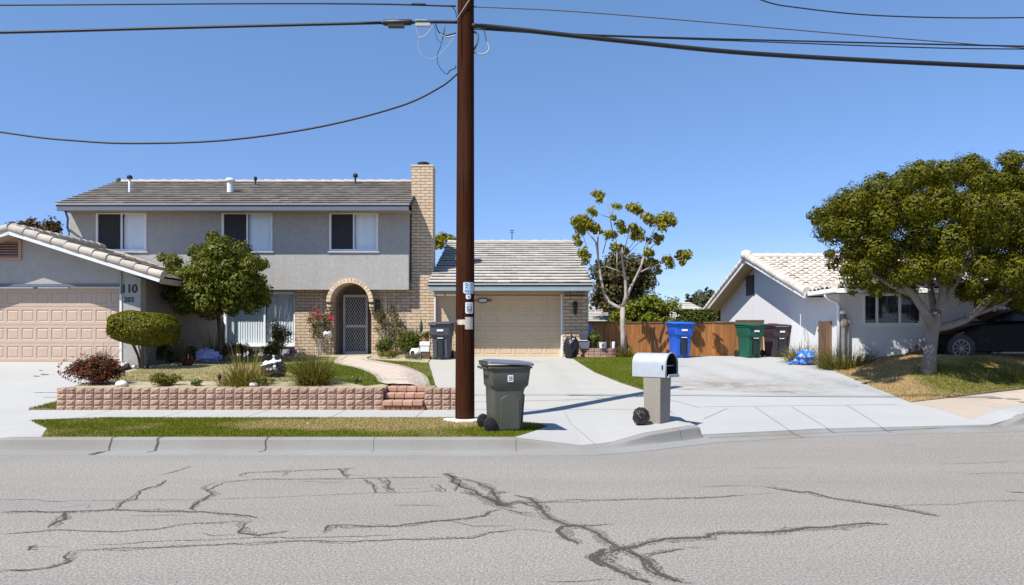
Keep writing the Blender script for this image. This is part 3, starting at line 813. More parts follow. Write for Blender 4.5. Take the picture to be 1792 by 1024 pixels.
def barrel_roof(name, e0, e1, r0, r1, courses, tw, m, parent, seed=2):
    """rounded barrel tiles in rows"""
    e0, e1, r0, r1 = map(Vector, (e0, e1, r0, r1)); rnd = random.Random(seed)
    nrm = (e1 - e0).cross(r0 - e0).normalized()
    if nrm.z < 0: nrm.negate()
    mb = MB()
    def pt(s, t): return e0.lerp(e1, s).lerp(r0.lerp(r1, s), t)
    prof = [(-.5, .0), (-.42, .045), (-.25, .085), (0, .10), (.25, .085), (.42, .045), (.5, .0)]
    for i in range(courses):
        t0, t1 = i / courses, min(1, (i + 1.15) / courses)
        L = (pt(1, t0) - pt(0, t0)).length; n = max(1, round(L / tw))
        for k in range(n):
            sc = (k + .5) / n; w = 1 / n; j = rnd.uniform(-.012, .012); jt = rnd.uniform(-.02, .02) / courses * 3
            lo = [pt(min(1, max(0, sc + a * w)), t0 + jt) + nrm * (b * .85 + .035 + j) for a, b in prof]
            hi = [pt(min(1, max(0, sc + a * w * .92)), t1) + nrm * (b * .7 + .0) for a, b in prof]
            m_ = len(prof)
            bl = [p - nrm * .03 for p in lo]
            mb.faces(lo + hi + bl, [(q, q + 1, m_ + q + 1, m_ + q) for q in range(m_ - 1)] + [(2 * m_ + q, 2 * m_ + q + 1, q + 1, q) for q in range(m_ - 1)])
    o = mb.build(name, m, parent, fix=False, smooth=35)
    mb = MB(); q = [p + nrm * .004 for p in (e0, e1, r1, r0)]; d = [p - nrm * .09 for p in (e0, e1, r1, r0)]
    mb.faces(q + d, [(0, 1, 2, 3), (7, 6, 5, 4), (0, 4, 5, 1), (1, 5, 6, 2), (2, 6, 7, 3), (3, 7, 4, 0)])
    mb.build('roof_deck', M['roof_under'], o)
    return o


def barrels(name, a, b, n, r, m, parent, lap=1.12, seed=0):
    """a row of overlapping round cap tiles from a (low) to b (high)"""
    a, b = Vector(a), Vector(b); rnd = random.Random(seed); mb = MB()
    up = Vector((0, 0, 1))
    for i in range(n):
        j = Vector((rnd.uniform(-.008, .008), rnd.uniform(-.008, .008), rnd.uniform(-.006, .006)))
        p, q = a.lerp(b, i / n) + j, a.lerp(b, (i + lap) / n) + j * .5 - up * .02
        d = (q - p).normalized()
        mb.tube([p, p + d * .02, p.lerp(q, .5), q], [r * .97, r, r * .95, r * .86], 14)
    return mb.build(name, m, parent, smooth=50)


def garage_door(parent, x0, x1, z0, z1, y, cols, rows, m, name='garage_door'):
    """sectional door with raised panels"""
    mb = MB(); cw = (x1 - x0) / cols; rh = (z1 - z0) / rows
    for r in range(rows):
        a, b = z0 + r * rh + .006, z0 + (r + 1) * rh - .006
        mb.quad((x0, y + .012, a - .012), (x1, y + .012, a - .012), (x1, y + .012, b + .012), (x0, y + .012, b + .012))
        for c in range(cols):
            p, q = x0 + c * cw, x0 + (c + 1) * cw
            mx, mz = cw * .09, rh * .16
            O = [(p, a), (q, a), (q, b), (p, b)]
            I = [(p + mx, a + mz), (q - mx, a + mz), (q - mx, b - mz), (p + mx, b - mz)]
            J = [(p + mx + .018, a + mz + .018), (q - mx - .018, a + mz + .018), (q - mx - .018, b - mz - .018), (p + mx + .018, b - mz - .018)]
            K = [(p + mx + .05, a + mz + .05), (q - mx - .05, a + mz + .05), (q - mx - .05, b - mz - .05), (p + mx + .05, b - mz - .05)]
            for A, B, ya, yb in ((O, I, y, y), (I, J, y, y + .02), (J, K, y + .02, y + .003)):
                for k in range(4):
                    l = (k + 1) % 4
                    mb.quad((A[k][0], ya, A[k][1]), (A[l][0], ya, A[l][1]), (B[l][0], yb, B[l][1]), (B[k][0], yb, B[k][1]))
            mb.quad(*[(u, y + .003, w) for u, w in K])
        # section edges
        mb.quad((x0, y, b), (x1, y, b), (x1, y + .012, b + .006), (x0, y + .012, b + .006))
        mb.quad((x0, y + .012, a - .006), (x1, y + .012, a - .006), (x1, y, a), (x0, y, a))
    return mb.build(name, m, parent)


M['glass'] = None
def glassmat():
    t = NT('window_glass'); a = t.n('BsdfTransparent'); a.inputs[0].default_value = (.93, .95, .96, 1)
    g = t.n('BsdfGlossy'); g.inputs['Roughness'].default_value = .02; g.inputs[0].default_value = (.9, .95, 1, 1)
    fr = t.n('LayerWeight'); fr.inputs[0].default_value = .5; mx = t.n('MixShader')
    t.l(t.math('ADD', t.math('MULTIPLY', t.math('POWER', fr.outputs['Facing'], 4), .5), .05), mx.inputs[0]); t.l(a.outputs[0], mx.inputs[1]); t.l(g.outputs[0], mx.inputs[2]); t.l(mx.outputs[0], t.out.inputs[0])
    return t.m
M['glass'] = glassmat()


def slats(mb, x0, x1, z0, z1, y, w=.085, ang=.35, seed=0):
    rnd = random.Random(seed); n = max(2, int((x1 - x0) / w))
    for i in range(n):
        c = x0 + (i + .5) * (x1 - x0) / n; a = ang + rnd.uniform(-.12, .12); h = w * .68
        dx, dy = h * math.cos(a), h * math.sin(a)
        mb.quad((c - dx, y - dy, z0), (c + dx, y + dy, z0), (c + dx, y + dy, z1), (c - dx, y - dy, z1))


def window(parent, x0, x1, z0, z1, y, panes, fw=.055, m=None, sill=True, depth=.20, muntin=None):
    """window in an opening: frame part with glass, blinds and screens as sub-parts.
    panes: list of (x0,x1,kind) in fractions; y is the wall face"""
    m = m or M['white']
    mb = MB(); yo = y - .025; yi = y + .07
    for b in ((x0 - fw * .3, x0 + fw, z0, z1), (x1 - fw, x1 + fw * .3, z0, z1)): mb.box(b[0], b[1], yo, yi, b[2], b[3])
    mb.box(x0 + fw, x1 - fw, yo + .003, yi, z1 - fw, z1 + .01); mb.box(x0 + fw, x1 - fw, yo + .003, yi, z0 - .01, z0 + fw)
    for a, b, k in panes[1:]:
        xm = x0 + (x1 - x0) * a; mb.box(xm - fw * .45, xm + fw * .45, yo + .012, yi - .01, z0 + fw, z1 - fw)
    mun = MB()
    if muntin:
        for a, b, k in panes:
            xa, xb = x0 + (x1 - x0) * a, x0 + (x1 - x0) * b
            for q in range(1, muntin[0]): xx = xa + (xb - xa) * q / muntin[0]; mun.box(xx - .005, xx + .005, y + .052, y + .060, z0 + fw, z1 - fw)
            for q in range(1, muntin[1]): zz = z0 + (z1 - z0) * q / muntin[1]; mun.box(xa + fw * .5, xb - fw * .5, y + .051, y + .061, zz - .005, zz + .005)
    f = mb.build('window', m, parent, bevel=.006)
    if muntin: mun.build('glazing_bars', M['trim_blue'], f)
    if sill:
        mb = MB(); mb.box(x0 - .06, x1 + .06, y - .05, y + .05, z0 - .06, z0 - .012); mb.build('window_sill', m, f, bevel=.006)
    for i, (a, b, k) in enumerate(panes):
        xa, xb = x0 + (x1 - x0) * a + fw * .7, x0 + (x1 - x0) * b - fw * .7
        mb = MB(); mb.quad((xa, y + .045, z0 + fw * .6), (xb, y + .045, z0 + fw * .6), (xb, y + .045, z1 - fw * .6), (xa, y + .045, z1 - fw * .6))
        if k == 'screen':
            mb = MB(); mb.quad((xa, y + .02, z0 + fw * .6), (xb, y + .02, z0 + fw * .6), (xb, y + .02, z1 - fw * .6), (xa, y + .02, z1 - fw * .6))
            mb.build('insect_screen', M['screen'], f, fix=False)
            mb = MB(); n = 7
            for q in range(1, n): xx = xa + (xb - xa) * q / n; mb.box(xx - .006, xx + .006, y + .012, y + .018, z0 + fw, z1 - fw)
            mb.build('dark_blind', M['ink'], f, fix=False)
            continue
        mb.build('glass_pane', M['glass'], f, fix=False)
        mb = MB()
        if k == 'dark':
            mb.quad((xa, y + depth, z0), (xb, y + depth, z0), (xb, y + depth, z1), (xa, y + depth, z1)); mb.build('dark_curtain', M['screen'], f, fix=False)
        else:
            slats(mb, xa, xb, z0, z1, y + .12, .085, -.12 if k == 'blind' else -.26, i)
            mb.build('blind', M['blind_blue'] if k == 'blue' else M['blind'], f, fix=False)
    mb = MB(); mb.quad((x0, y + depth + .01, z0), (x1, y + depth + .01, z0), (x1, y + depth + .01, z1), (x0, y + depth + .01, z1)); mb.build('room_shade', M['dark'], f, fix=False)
    return f


# ------------------------------------------------------------------ the two-storey house
hA = thing('two_storey_house', 'two storey grey stucco house with brick chimney, arched entry and beige garage', 'house', (-6, 25, .9))
UX0, UX1, UY = -15.23, -3.56, 24.6
WIN = []
for a, b, c, d in ((169, 256, 372, 439), (389, 476, 372, 439), (577, 661, 372, 439)):
    WIN.append((X(a, UY), X(b, UY), Z(d, UY), Z(c, UY)))
ZS, ZB = 5.95, Z(507, UY)          # soffit and bottom of the jettied storey
AX, AR = -5.58, .66                # entry arch centre and radius
ASZ = 2.80                         # springing height
mb = MB()
mb.wall(UX0, UX1, 3.9, ZS, UY, UY + .22, WIN)
arc = [(AX + (AR + .07) * math.cos(t), ASZ + (AR + .07) * math.sin(t)) for t in np.linspace(PI, 0, 25)]
arc = [p for p in arc if p[1] > ZB]
mb.prism([(UX0, ZB)] + [(arc[0][0], ZB)] + arc + [(arc[-1][0], ZB), (UX1, ZB), (UX1, 3.9), (UX0, 3.9)], UY, UY + .22)
mb.box(UX0, -6.4, UY + .22, 25.3, ZB + .004, ZB + .05); mb.box(-4.76, UX1, UY + .22, 25.3, ZB + .004, ZB + .05)
mb.box(UX1 - .2, UX1 - .002, UY + .22, 25.3, ZB + .05, ZS)
mb.build('upper_wall', M['stucco'], hA)
mb = MB(); mb.prism([(26.2, .7), (31, .7), (31, 6.0), (27.5, 7.35), (24.85, 5.95), (24.85, 3.95), (26.2, 3.95)], UX0 + .01, UX1 - .01, 'x')
mb.build('rear_wall', M['stucco'], hA)
for i, w in enumerate(WIN): window(hA, *w, UY, [(0, .5, 'screen'), (.5, 1, 'blind')])
# lower brick front with the arched opening
mb = MB(); BX0, BX1 = -7.6, -2.70
arc = [(AX + AR * math.cos(t), ASZ + AR * math.sin(t)) for t in np.linspace(PI, 0, 25)]
mb.prism([(BX0, .7), (AX - AR, .7)] + arc + [(AX + AR, .7), (BX1, .7), (BX1, 3.55), (BX0, 3.55)], 25.0, 25.28)
mb.build('brick_front', M['brick'], hA)
mb = MB(); LW = (X(392, 25), X(517, 25), Z(604, 25), Z(511, 25))
mb.wall(-15.2, BX0, .6, 3.3, 25.06, 25.28, [LW]); mb.build('lower_wall', M['stucco'], hA)
window(hA, *LW, 25.06, [(0, .56, 'blue'), (.56, 1, 'blue')], .075)
mb = MB(); n = 19
for i in range(n):                                               # soldier bricks of the arch
    t = PI * (i + .5) / n; r0, r1 = AR - .002, AR + .15
    d = Vector((math.cos(t), 0, math.sin(t))); s = Vector((-math.sin(t), 0, math.cos(t))); w = PI * (AR + .07) / n * .46
    mb.obox(Vector((AX, 24.78, ASZ)) + d * (r0 + r1) / 2, d * (r1 - r0) / 2, s * w, (0, .24, 0))
for sx in (-1, 1):
    for k in range(3): mb.box(*sorted((AX + sx * (AR - .002), AX + sx * (AR + .15))), 24.60 + .14 * k, 24.995, ASZ - .16 - .105 * k, ASZ - .066 - .105 * k)
mb.build('arch_trim', M['arch'], hA, bevel=.012)
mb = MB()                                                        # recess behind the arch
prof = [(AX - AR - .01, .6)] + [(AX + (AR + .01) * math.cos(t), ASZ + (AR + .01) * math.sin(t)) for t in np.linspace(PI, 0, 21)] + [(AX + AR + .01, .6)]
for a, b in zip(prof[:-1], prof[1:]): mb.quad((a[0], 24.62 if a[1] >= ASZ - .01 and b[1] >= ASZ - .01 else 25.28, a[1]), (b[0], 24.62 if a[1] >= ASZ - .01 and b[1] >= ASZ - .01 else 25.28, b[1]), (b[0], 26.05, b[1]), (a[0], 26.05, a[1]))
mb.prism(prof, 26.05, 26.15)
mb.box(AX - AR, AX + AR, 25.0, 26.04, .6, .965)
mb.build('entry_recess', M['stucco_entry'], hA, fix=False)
DY = 25.95
dx0, dx1, dz0, dz1 = X(601, DY), X(644, DY), .99, Z(516, DY)
mb = MB()
for b in ((dx0, dx0 + .07, dz0, dz1), (dx1 - .07, dx1, dz0, dz1), (dx0 + .07, dx1 - .07, dz1 - .08, dz1), (dx0 + .07, dx1 - .07, dz0, dz0 + .09), (dx0 + .07, dx1 - .07, 1.95, 2.04)):
    mb.box(b[0], b[1], DY - .05, DY, b[2], b[3])
door = mb.build('security_door', M['door_metal'], hA, bevel=.006)
mb = MB()
for za, zb in ((dz0 + .09, 1.95), (2.04, dz1 - .08)):
    xa, xb = dx0 + .07, dx1 - .07; st = .088
    for sgn in (1, -1):
        k = -30
        while k < 60:
            c = k * st; k += 1
            pts = []
            # line x = xa + c + sgn*(z-za)*.55
            for z in np.linspace(za, zb, 60):
                x = xa + c + sgn * (z - za) * .55 - (0 if sgn > 0 else 0)
                if xa <= x <= xb: pts.append((x, z))
            if len(pts) > 1: mb.bar((pts[0][0], DY - .028 + sgn * .004, pts[0][1]), (pts[-1][0], DY - .028 + sgn * .004, pts[-1][1]), .014, .008, (0, 1, 0))
mb.build('grille', M['door_metal'], door)
mb = MB(); mb.box(dx0 + .06, dx1 - .06, DY - .002, DY + .05, dz0, dz1); mb.build('inner_door', M['dark'], door)
mb = MB(); mb.box(dx0 + .015, dx0 + .065, DY - .075, DY - .05, 1.88, 2.08); mb.tube([(dx0 + .04, DY - .07, 2.0), (dx0 + .04, DY - .11, 2.0), (dx0 + .14, DY - .11, 1.99)], .012, 8); mb.build('handle', M['steel'], door, bevel=.005)
mb = MB(); mb.box(AX - AR + .02, AX + AR - .02, 25.1, 25.9, .965, .985); mb.build('doorstep', M['concrete'], hA)
# round doorbell plate and a dark lamp on the recess wall
mb = MB(); c = P(594, 569, 26.03); mb.lathe([(.055, 0), (.05, -.02), (.02, -.03)], (c.x, c.y, c.z), 16, 'y'); mb.build('doorbell', M['steel'], hA, True)
mb = MB(); c = P(592, 535, 26.0); mb.lathe([(.05, -.15), (.09, -.1), (.085, .1), (.04, .16)], (c.x, c.y - .1, c.z), 8); mb.box(c.x - .03, c.x + .03, c.y - .1, c.y + .05, c.z - .04, c.z + .04); mb.build('entry_lamp', M['black'], hA)
# main roof
EYm, EZm, RYm, RZm = 23.85, 6.06, 27.55, 7.60
rx0, rx1 = -15.25, -3.40
roof = tile_roof('main_roof', (rx0, EYm, EZm), (rx1, EYm, EZm), (rx0, RYm, RZm), (rx1, RYm, RZm), 12, .33, .028, M['roof_brown'], hA, .045)
tile_roof('rear_roof', (rx0, 31.2, EZm), (rx1, 31.2, EZm), (rx0, RYm + .01, RZm), (rx1, RYm + .01, RZm), 6, .6, .028, M['roof_brown'], hA, .045)
barrels('ridge_cap', (rx0 - .02, RYm, RZm + .0), (rx1, RYm, RZm + .0), 27, .085, M['tile_beige'], roof, 1.08)
mb = MB(); mb.box(rx0 + .03, rx1 - .05, EYm + .02, EYm + .075, EZm - .235, EZm - .03); mb.build('fascia', M['trim_blue'], hA, bevel=.008)
mb = MB(); mb.box(rx0 + .01, rx1 - .02, EYm - .02, EYm + .09, EZm - .029, EZm - .008); mb.build('drip_edge', M['white_trim'], hA)
mb = MB(); mb.box(rx0 + .05, rx1 - .06, EYm + .08, UY - .004, EZm - .20, EZm - .17); mb.build('soffit', M['soffit'], hA)
for sx in (rx0 + .02, ):
    mb = MB(); mb.bar((sx, EYm + .08, EZm - .12), (sx, RYm, RZm - .12), .04, .19); mb.build('barge_board', M['trim_blue'], hA)
mb = MB(); mb.tube([(rx0 + .18, 24.1, 5.86), (rx0 + .20, 24.2, 5.62), (rx0 + .02 - .05, 24.55, 5.38), (UX0 - .05, 24.66, 5.2), (UX0 - .05, 24.66, 1.0)], .035, 8); mb.build('downpipe', M['trim_blue'], hA, True)
# pipes on the roof
def roofz(y): return EZm + (y - EYm) / (RYm - EYm) * (RZm - EZm)
def vent(px, y, r, h, cap, m, mc, name):
    x = X(px, y); z = roofz(y)
    mb = MB(); mb.lathe([(r, -.1), (r, h), (r * .9, h + .01)], (x, y, z), 14); o = mb.build(name, m, roof, 40)
    mb = MB(); mb.lathe([(cap * .9, h - .02), (cap, h + .02), (cap * .8, h + .09), (cap * .2, h + .12)], (x, y, z), 14); mb.build('vent_cap', mc, roof, 40)
vent(227, 25.5, .045, .52, .10, M['white_trim'], M['black'], 'vent_pipe'); vent(403, 25.5, .11, .42, .17, M['white_trim'], M['white_trim'], 'flue_pipe')
vent(447, 26.8, .03, .22, .07, M['black'], M['black'], 'vent_pipe'); vent(622, 27.0, .035, .30, .10, M['black'], M['black'], 'vent_pipe'); vent(207, 27.5, .03, .05, .10, M['trim_blue'], M['trim_blue'], 'vent_pipe')
# chimney
cx0, cx1 = X(720, 24.95), X(757.5, 24.95)
mb = MB(); mb.box(cx0, cx1, 24.95, 25.75, 3.55, 7.55); mb.box(cx0, BX1 + .002, 24.945, 25.30, .65, 3.56)
mb.prism([(cx1 - .001, 3.55), (cx1 - .001, 4.1), (cx1 + .0, 4.1), (BX1, 3.55)], 24.955, 25.7)
ch = mb.build('chimney', M['brick'], hA)
mb = MB(); mb.box(cx0 - .02, cx1 + .02, 24.93, 25.77, 7.555, 7.62); mb.build('chimney_cap', M['arch'], ch, bevel=.01)
mb = MB(); mb.lathe([(.17, 0), (.17, .06), (.22, .07), (.22, .13), (.19, .15)], ((cx0 + cx1) / 2, 25.3, 7.62), 20); mb.build('chimney_pot', M['black'], ch, 40)
# attached garage
gy, gw = 24.3, 2.60
GEX0, GEX1, GE_Y, GE_Z, GR_Y, GR_Z = X(748, 23.5), 2.66, 23.5, Z(497, 23.5) + .02, 31.0, Z(424, 31)
gro = tile_roof('garage_roof', (GEX0, GE_Y, GE_Z), (GEX1, GE_Y, GE_Z), (GEX0, GR_Y, GR_Z), (GEX1, GR_Y, GR_Z), 17, .45, .030, M['roof_light'], hA, .062, seed=5)
tile_roof('garage_rear_roof', (GEX0, 38.5, GE_Z), (GEX1, 38.5, GE_Z), (GEX0, GR_Y + .01, GR_Z), (GEX1, GR_Y + .01, GR_Z), 6, 1.0, .03, M['roof_light'], hA, .05)
barrels('ridge_cap', (GEX0, GR_Y, GR_Z + .02), (GEX1 + .02, GR_Y, GR_Z + .02), 12, .085, M['roof_light'], gro, 1.08, 3)
mb = MB(); mb.box(GEX0 + .05, GEX1, GE_Y + .03, GE_Y + .085, GE_Z - .245, GE_Z - .04); mb.build('garage_fascia', M['trim_teal'], hA, bevel=.008)
mb = MB(); mb.box(GEX0 + .02, GEX1 + .03, GE_Y - .015, GE_Y + .1, GE_Z - .039, GE_Z - .012); mb.build('drip_edge', M['white_trim'], hA)
mb = MB(); mb.bar((GEX1 + .015, GE_Y + .03, GE_Z - .10), (GEX1 + .015, GR_Y, GR_Z - .10), .03, .16); mb.build('barge_board', M['white_trim'], hA)
mb = MB(); mb.box(GEX0 + .1, GEX1 - .04, GE_Y + .09, gy - .004, GE_Z - .21, GE_Z - .18); mb.build('soffit', M['soffit'], hA)
gx0, gx1, gz1 = X(763, 24.5), X(981, 24.5), Z(516, 24.5)
mb = MB(); mb.box(BX1 - .02, gx1 + .05, gy, gy + .2, gz1 + .0, 3.2); mb.build('garage_header', M['header'], hA)
garage_door(hA, gx0, gx1, .90, gz1 - .02, gy + .24, 8, 4, M['door_beige'])
mb = MB(); mb.box(gx1 + .0, gx1 + .055, gy + .0, gy + .3, .8, gz1 - .001); mb.build('door_jamb', M['white_trim'], hA); mb = MB(); mb.box(gx0 - .05, gx0, gy + .05, gy + .3, .8, gz1 - .001); mb.build('door_jamb', M['white_trim'], hA)
mb = MB(); mb.box(gx1 + .058, gw, gy - .02, gy + .4, .7, 3.2); mb.build('brick_pillar', M['brick_side'], hA)
mb = MB(); mb.prism([(gy + .1, .7), (38, .7), (38, 3.2), (31, 5.45), (gy + .1, 3.2)], gw - .2, gw - .004, 'x'); mb.build('garage_wall', M['stucco'], hA)
c = P(845, 526, gy + .2); mb = MB()
mb.tube([(c.x + .17 * math.cos(t), c.y + .0, c.z + .075 * math.sin(t)) for t in np.linspace(0, 2 * PI, 21)], .016, 6)
mb.tube([c + Vector((-.4, 0, -.01)), c + Vector((-.17, 0, 0))], .014, 6); mb.tube([c + Vector((.17, 0, 0)), c + Vector((.26, 0, .045)), c + Vector((.31, 0, .02))], .012, 6); mb.tube([c + Vector((.17, 0, -.01)), c + Vector((.31, 0, -.035))], .012, 6)
mb.build('door_ornament', M['black'], hA, True)
mb = MB(); mb.lathe([(.01, 0), (.15, -.004), (.15, .01)], (0, 0, 0), 20, 'y'); mb.v = [(c.x + p[0], c.y + p[1] + .004, c.z + p[2] * .48) for p in mb.v]; mb.build('ornament_plate', M['door_metal'], hA)
# wall lantern on the pillar
c = P(1006, 534, gy - .02); mb = MB()
mb.box(c.x - .05, c.x + .05, c.y - .02, c.y, c.z - .05, c.z + .12); mb.tube([c + Vector((0, -.01, .08)), c + Vector((0, -.12, .12)), c + Vector((0, -.16, .07))], .014, 6)
mb.lathe([(.02, .10), (.11, .02), (.10, 0), (.075, -.01), (.055, -.30), (.02, -.34)], (c.x, c.y - .17, c.z), 8); lan = mb.build('wall_lantern', M['black'], hA)
mb = MB(); x = X(1037, 24.2)
mb.tube([(x - .16, 31, GR_Z), (x - .16, 31, GR_Z)], .01, 4) if False else None
c = Vector((X(896, 31), 31.0, GR_Z)); mb.tube([c, c + Vector((0, 0, .55))], .02, 6); mb.tube([c + Vector((-.1, 0, .5)), c + Vector((.1, 0, .5))], .012, 6); mb.tube([c + Vector((-.1, 0, .42)), c + Vector((.1, 0, .42))], .012, 6); mb.build('aerial', M['black'], gro)

# letters on the brick pillar
sg = thing('letter_plaque', 'row of dark letter tiles reading CETAS above the lantern on the garage pillar', 'house sign', P(1006, 511, gy - .03))
def text(s, c, h, m, parent, name='letters', ext=.006, sx=1.0, rx=PI / 2, rz=0.0):
    """lettering as a mesh standing upright, facing -y"""
    cu = bpy.data.curves.new('lettering', 'FONT'); cu.body = s; cu.size = h * 1.37; cu.align_x = 'CENTER'; cu.align_y = 'CENTER'; cu.extrude = ext; cu.offset = .0012
    ob = bpy.data.objects.new('lettering', cu); COL.objects.link(ob)
    dg = bpy.context.evaluated_depsgraph_get(); dg.update()
    me = bpy.data.meshes.new_from_object(ob.evaluated_get(dg)); bpy.data.objects.remove(ob)
    o = ORG[parent.name]
    mx = Matrix.Translation(Vector(c) - o) @ Matrix.Rotation(rz, 4, 'Z') @ Matrix.Rotation(rx, 4, 'X') @ Matrix.Diagonal((sx, 1, 1, 1))
    me.transform(mx); me.name = name
    return finish(me, name, m, parent)
for i, chx in enumerate('CETAS'):
    cc = P(991 + 7.0 * i, 510.5, gy - .025)
    mb = MB(); mb.box(cc.x - .062, cc.x + .062, gy - .045, gy - .022, cc.z - .10, cc.z + .10); tl = mb.build('letter_tile', M['soffit'], sg, bevel=.006)
    text(chx, (cc.x, gy - .047, cc.z), .15, M['ink'], tl, 'letter')
a, b = P(988, 516.5, gy), P(1024, 516.5, gy); mb = MB(); mb.box(a.x, b.x, gy - .05, gy - .022, a.z - .025, a.z + .012); mb.build('backing_strip', M['black'], sg)

# ------------------------------------------------------------------ left house with the pink garage door
hB = thing('low_garage_house', 'low gabled house with a dusty pink garage door at the left edge', 'house', (-13, 19.5, .93))
LY = 19.5; lx0, lx1 = -16.3, -10.14; ddx0, ddx1, ddz = -15.6, X(210, LY), Z(502, LY)
APX, APZ, EVX, EVZ, RKY = X(13, 18.9), Z(397, 18.9) - .10, X(278, 18.9), Z(484, 18.9) - .05, 18.9
slope = (APZ - EVZ) / (EVX - APX)
def rz_(x): return APZ - abs(x - APX) * slope
mb = MB(); mb.prism([(lx0, .7), (ddx0, .7), (ddx0, ddz), (ddx1, ddz), (ddx1, .7), (lx1, .7), (lx1, rz_(lx1) - .10), (APX, APZ - .10), (lx0, rz_(lx0) - .10)], LY, LY + .28)
mb.build('front_wall', M['stucco_left'], hB)
mb = MB(); mb.box(lx1 - .25, lx1 - .003, LY + .28, 23.2, .6, rz_(lx1) - .12); mb.box(lx1 - .25, lx1 - .003, 23.2, 25.05, .6, 2.35); mb.build('side_wall', plain('shaded_side_stucco', (.20, .175, .17), .95, .15, 4, .6, 40), hB)  # stucco colour darkened and browned here to carry the side wall's shade
garage_door(hB, ddx0, ddx1, .93, ddz - .03, LY + .2, 12, 4, M['door_pink'])
mb = MB(); mb.box(ddx0 - .1, ddx1 + .02, LY - .03, LY + .02, ddz + .004, ddz + .075); mb.build('door_lintel', M['trim_blue'], hB)
mb = MB(); mb.box(ddx1 - .0, ddx1 + .06, LY - .028, LY + .2, .9, ddz); mb.build('door_jamb', M['white_trim'], hB)
mb = MB(); mb.box(ddx1 + .02, ddx1 + .06, LY - .045, LY - .003, ddz - .2, rz_(ddx1) - .14); mb.build('trim_strip', M['trim_teal'], hB)
rfB = tile_roof('right_roof', (EVX, RKY + .12, EVZ + .05), (EVX, 23.3, EVZ + .05), (APX, RKY + .12, APZ + .05), (APX, 23.3, APZ + .05), 11, .33, .03, M['tile_beige'], hB, .05)
tile_roof('left_roof', (2 * APX - EVX, RKY + .12, EVZ + .05), (2 * APX - EVX, 23.3, EVZ + .05), (APX - .01, RKY + .12, APZ + .05), (APX - .01, 23.3, APZ + .05), 11, .33, .03, M['tile_beige'], hB, .05)
barrels('rake_tiles', (EVX + .06, RKY + .10, EVZ + .085), (APX + .05, RKY + .10, APZ + .085), 11, .125, M['tile_beige'], hB, 1.1, 1)
barrels('rake_tiles', (2 * APX - EVX, RKY + .10, EVZ + .085), (APX - .05, RKY + .10, APZ + .085), 11, .125, M['tile_beige'], hB, 1.1, 2)
barrels('ridge_cap', (APX, RKY + .2, APZ + .13), (APX, 23.3, APZ + .13), 12, .11, M['tile_beige'], rfB, 1.1, 2)
for s in (1, -1):
    mb = MB(); xe = APX + s * (EVX - APX); mb.bar((APX, RKY + .05, APZ - .055), (xe, RKY + .05, EVZ - .055), .05, .09); mb.build('barge_board', M['white_trim'], hB)
    mb = MB(); mb.quad((APX, RKY + .08, APZ - .08), (xe, RKY + .08, EVZ - .08), (xe, LY, EVZ - .08), (APX, LY, APZ - .08)); mb.build('soffit', M['soffit'], hB, fix=False)
mb = MB(); mb.box(EVX - .02, EVX + .03, RKY + .1, 23.3, EVZ - .13, EVZ + .02); mb.build('fascia', M['soffit'], hB)
mb = MB(); mb.quad((EVX, RKY + .1, EVZ - .1), (EVX, 23.3, EVZ - .1), (lx1 - .1, 23.3, EVZ + .10), (lx1 - .1, RKY + .1, EVZ + .10)); mb.build('soffit', M['soffit'], hB, fix=False)
vx, vz = X(17, LY), Z(436, LY); mb = MB()
w, h = .34, .31
mb.prism([(vx - w, vz - h), (vx + w, vz - h), (vx + w, vz + h * .75), (vx + .2, vz + h), (vx - .2, vz + h), (vx - w, vz + h * .75)], LY - .05, LY - .002)
v = mb.build('gable_vent', M['door_pink_frame'], hB, bevel=.008)
mb = MB(); mb.box(vx - w + .08, vx + w - .08, LY - .056, LY - .051, vz - h + .08, vz + h - .12); mb.build('vent_opening', M['ink'], v)
mb = MB()
for k in range(6): z = vz - h + .115 + k * .072; mb.obox((vx, LY - .062, z), (w - .08, 0, 0), (0, .012, .012), (0, -.004, .004))
mb.build('louvre', M['door_pink_frame'], v)
for i, d in enumerate('110'): text(d, (X(217 + 9.5 * i, LY), LY - .012, Z(506, LY)), .24, M['black'], hB, 'numeral', .012, .95)
for i, d in enumerate('203'): text(d, (X(220 + 6 * i, LY), LY - .010, Z(525, LY)), .145, M['ink'], hB, 'numeral', .01, .85)
mb = MB(); a, b = P(206, 443, 24.25), P(262, 463, 24.25)
mb.obox((a + b) / 2 + Vector((.25, -.3, -.10)), (b - a) * .75, (0, .5, 0), (.03, 0, .07)); mb.build('rear_eave', M['tile_beige'], hB)
mb = MB(); mb.bar(a + Vector((-.02, -.82, 0)), b + Vector((.45, -.82, -.16)), .03, .05); mb.build('rear_eave_trim', M['white_trim'], hB)
mb = MB(); x = X(394, 24.9); mb.tube([(x, 24.9, 3.1), (x, 24.9, 1.35), (x + .1, 24.85, 1.25)], .05, 8); mb.build('downpipe', M['white_trim'], hA, True)

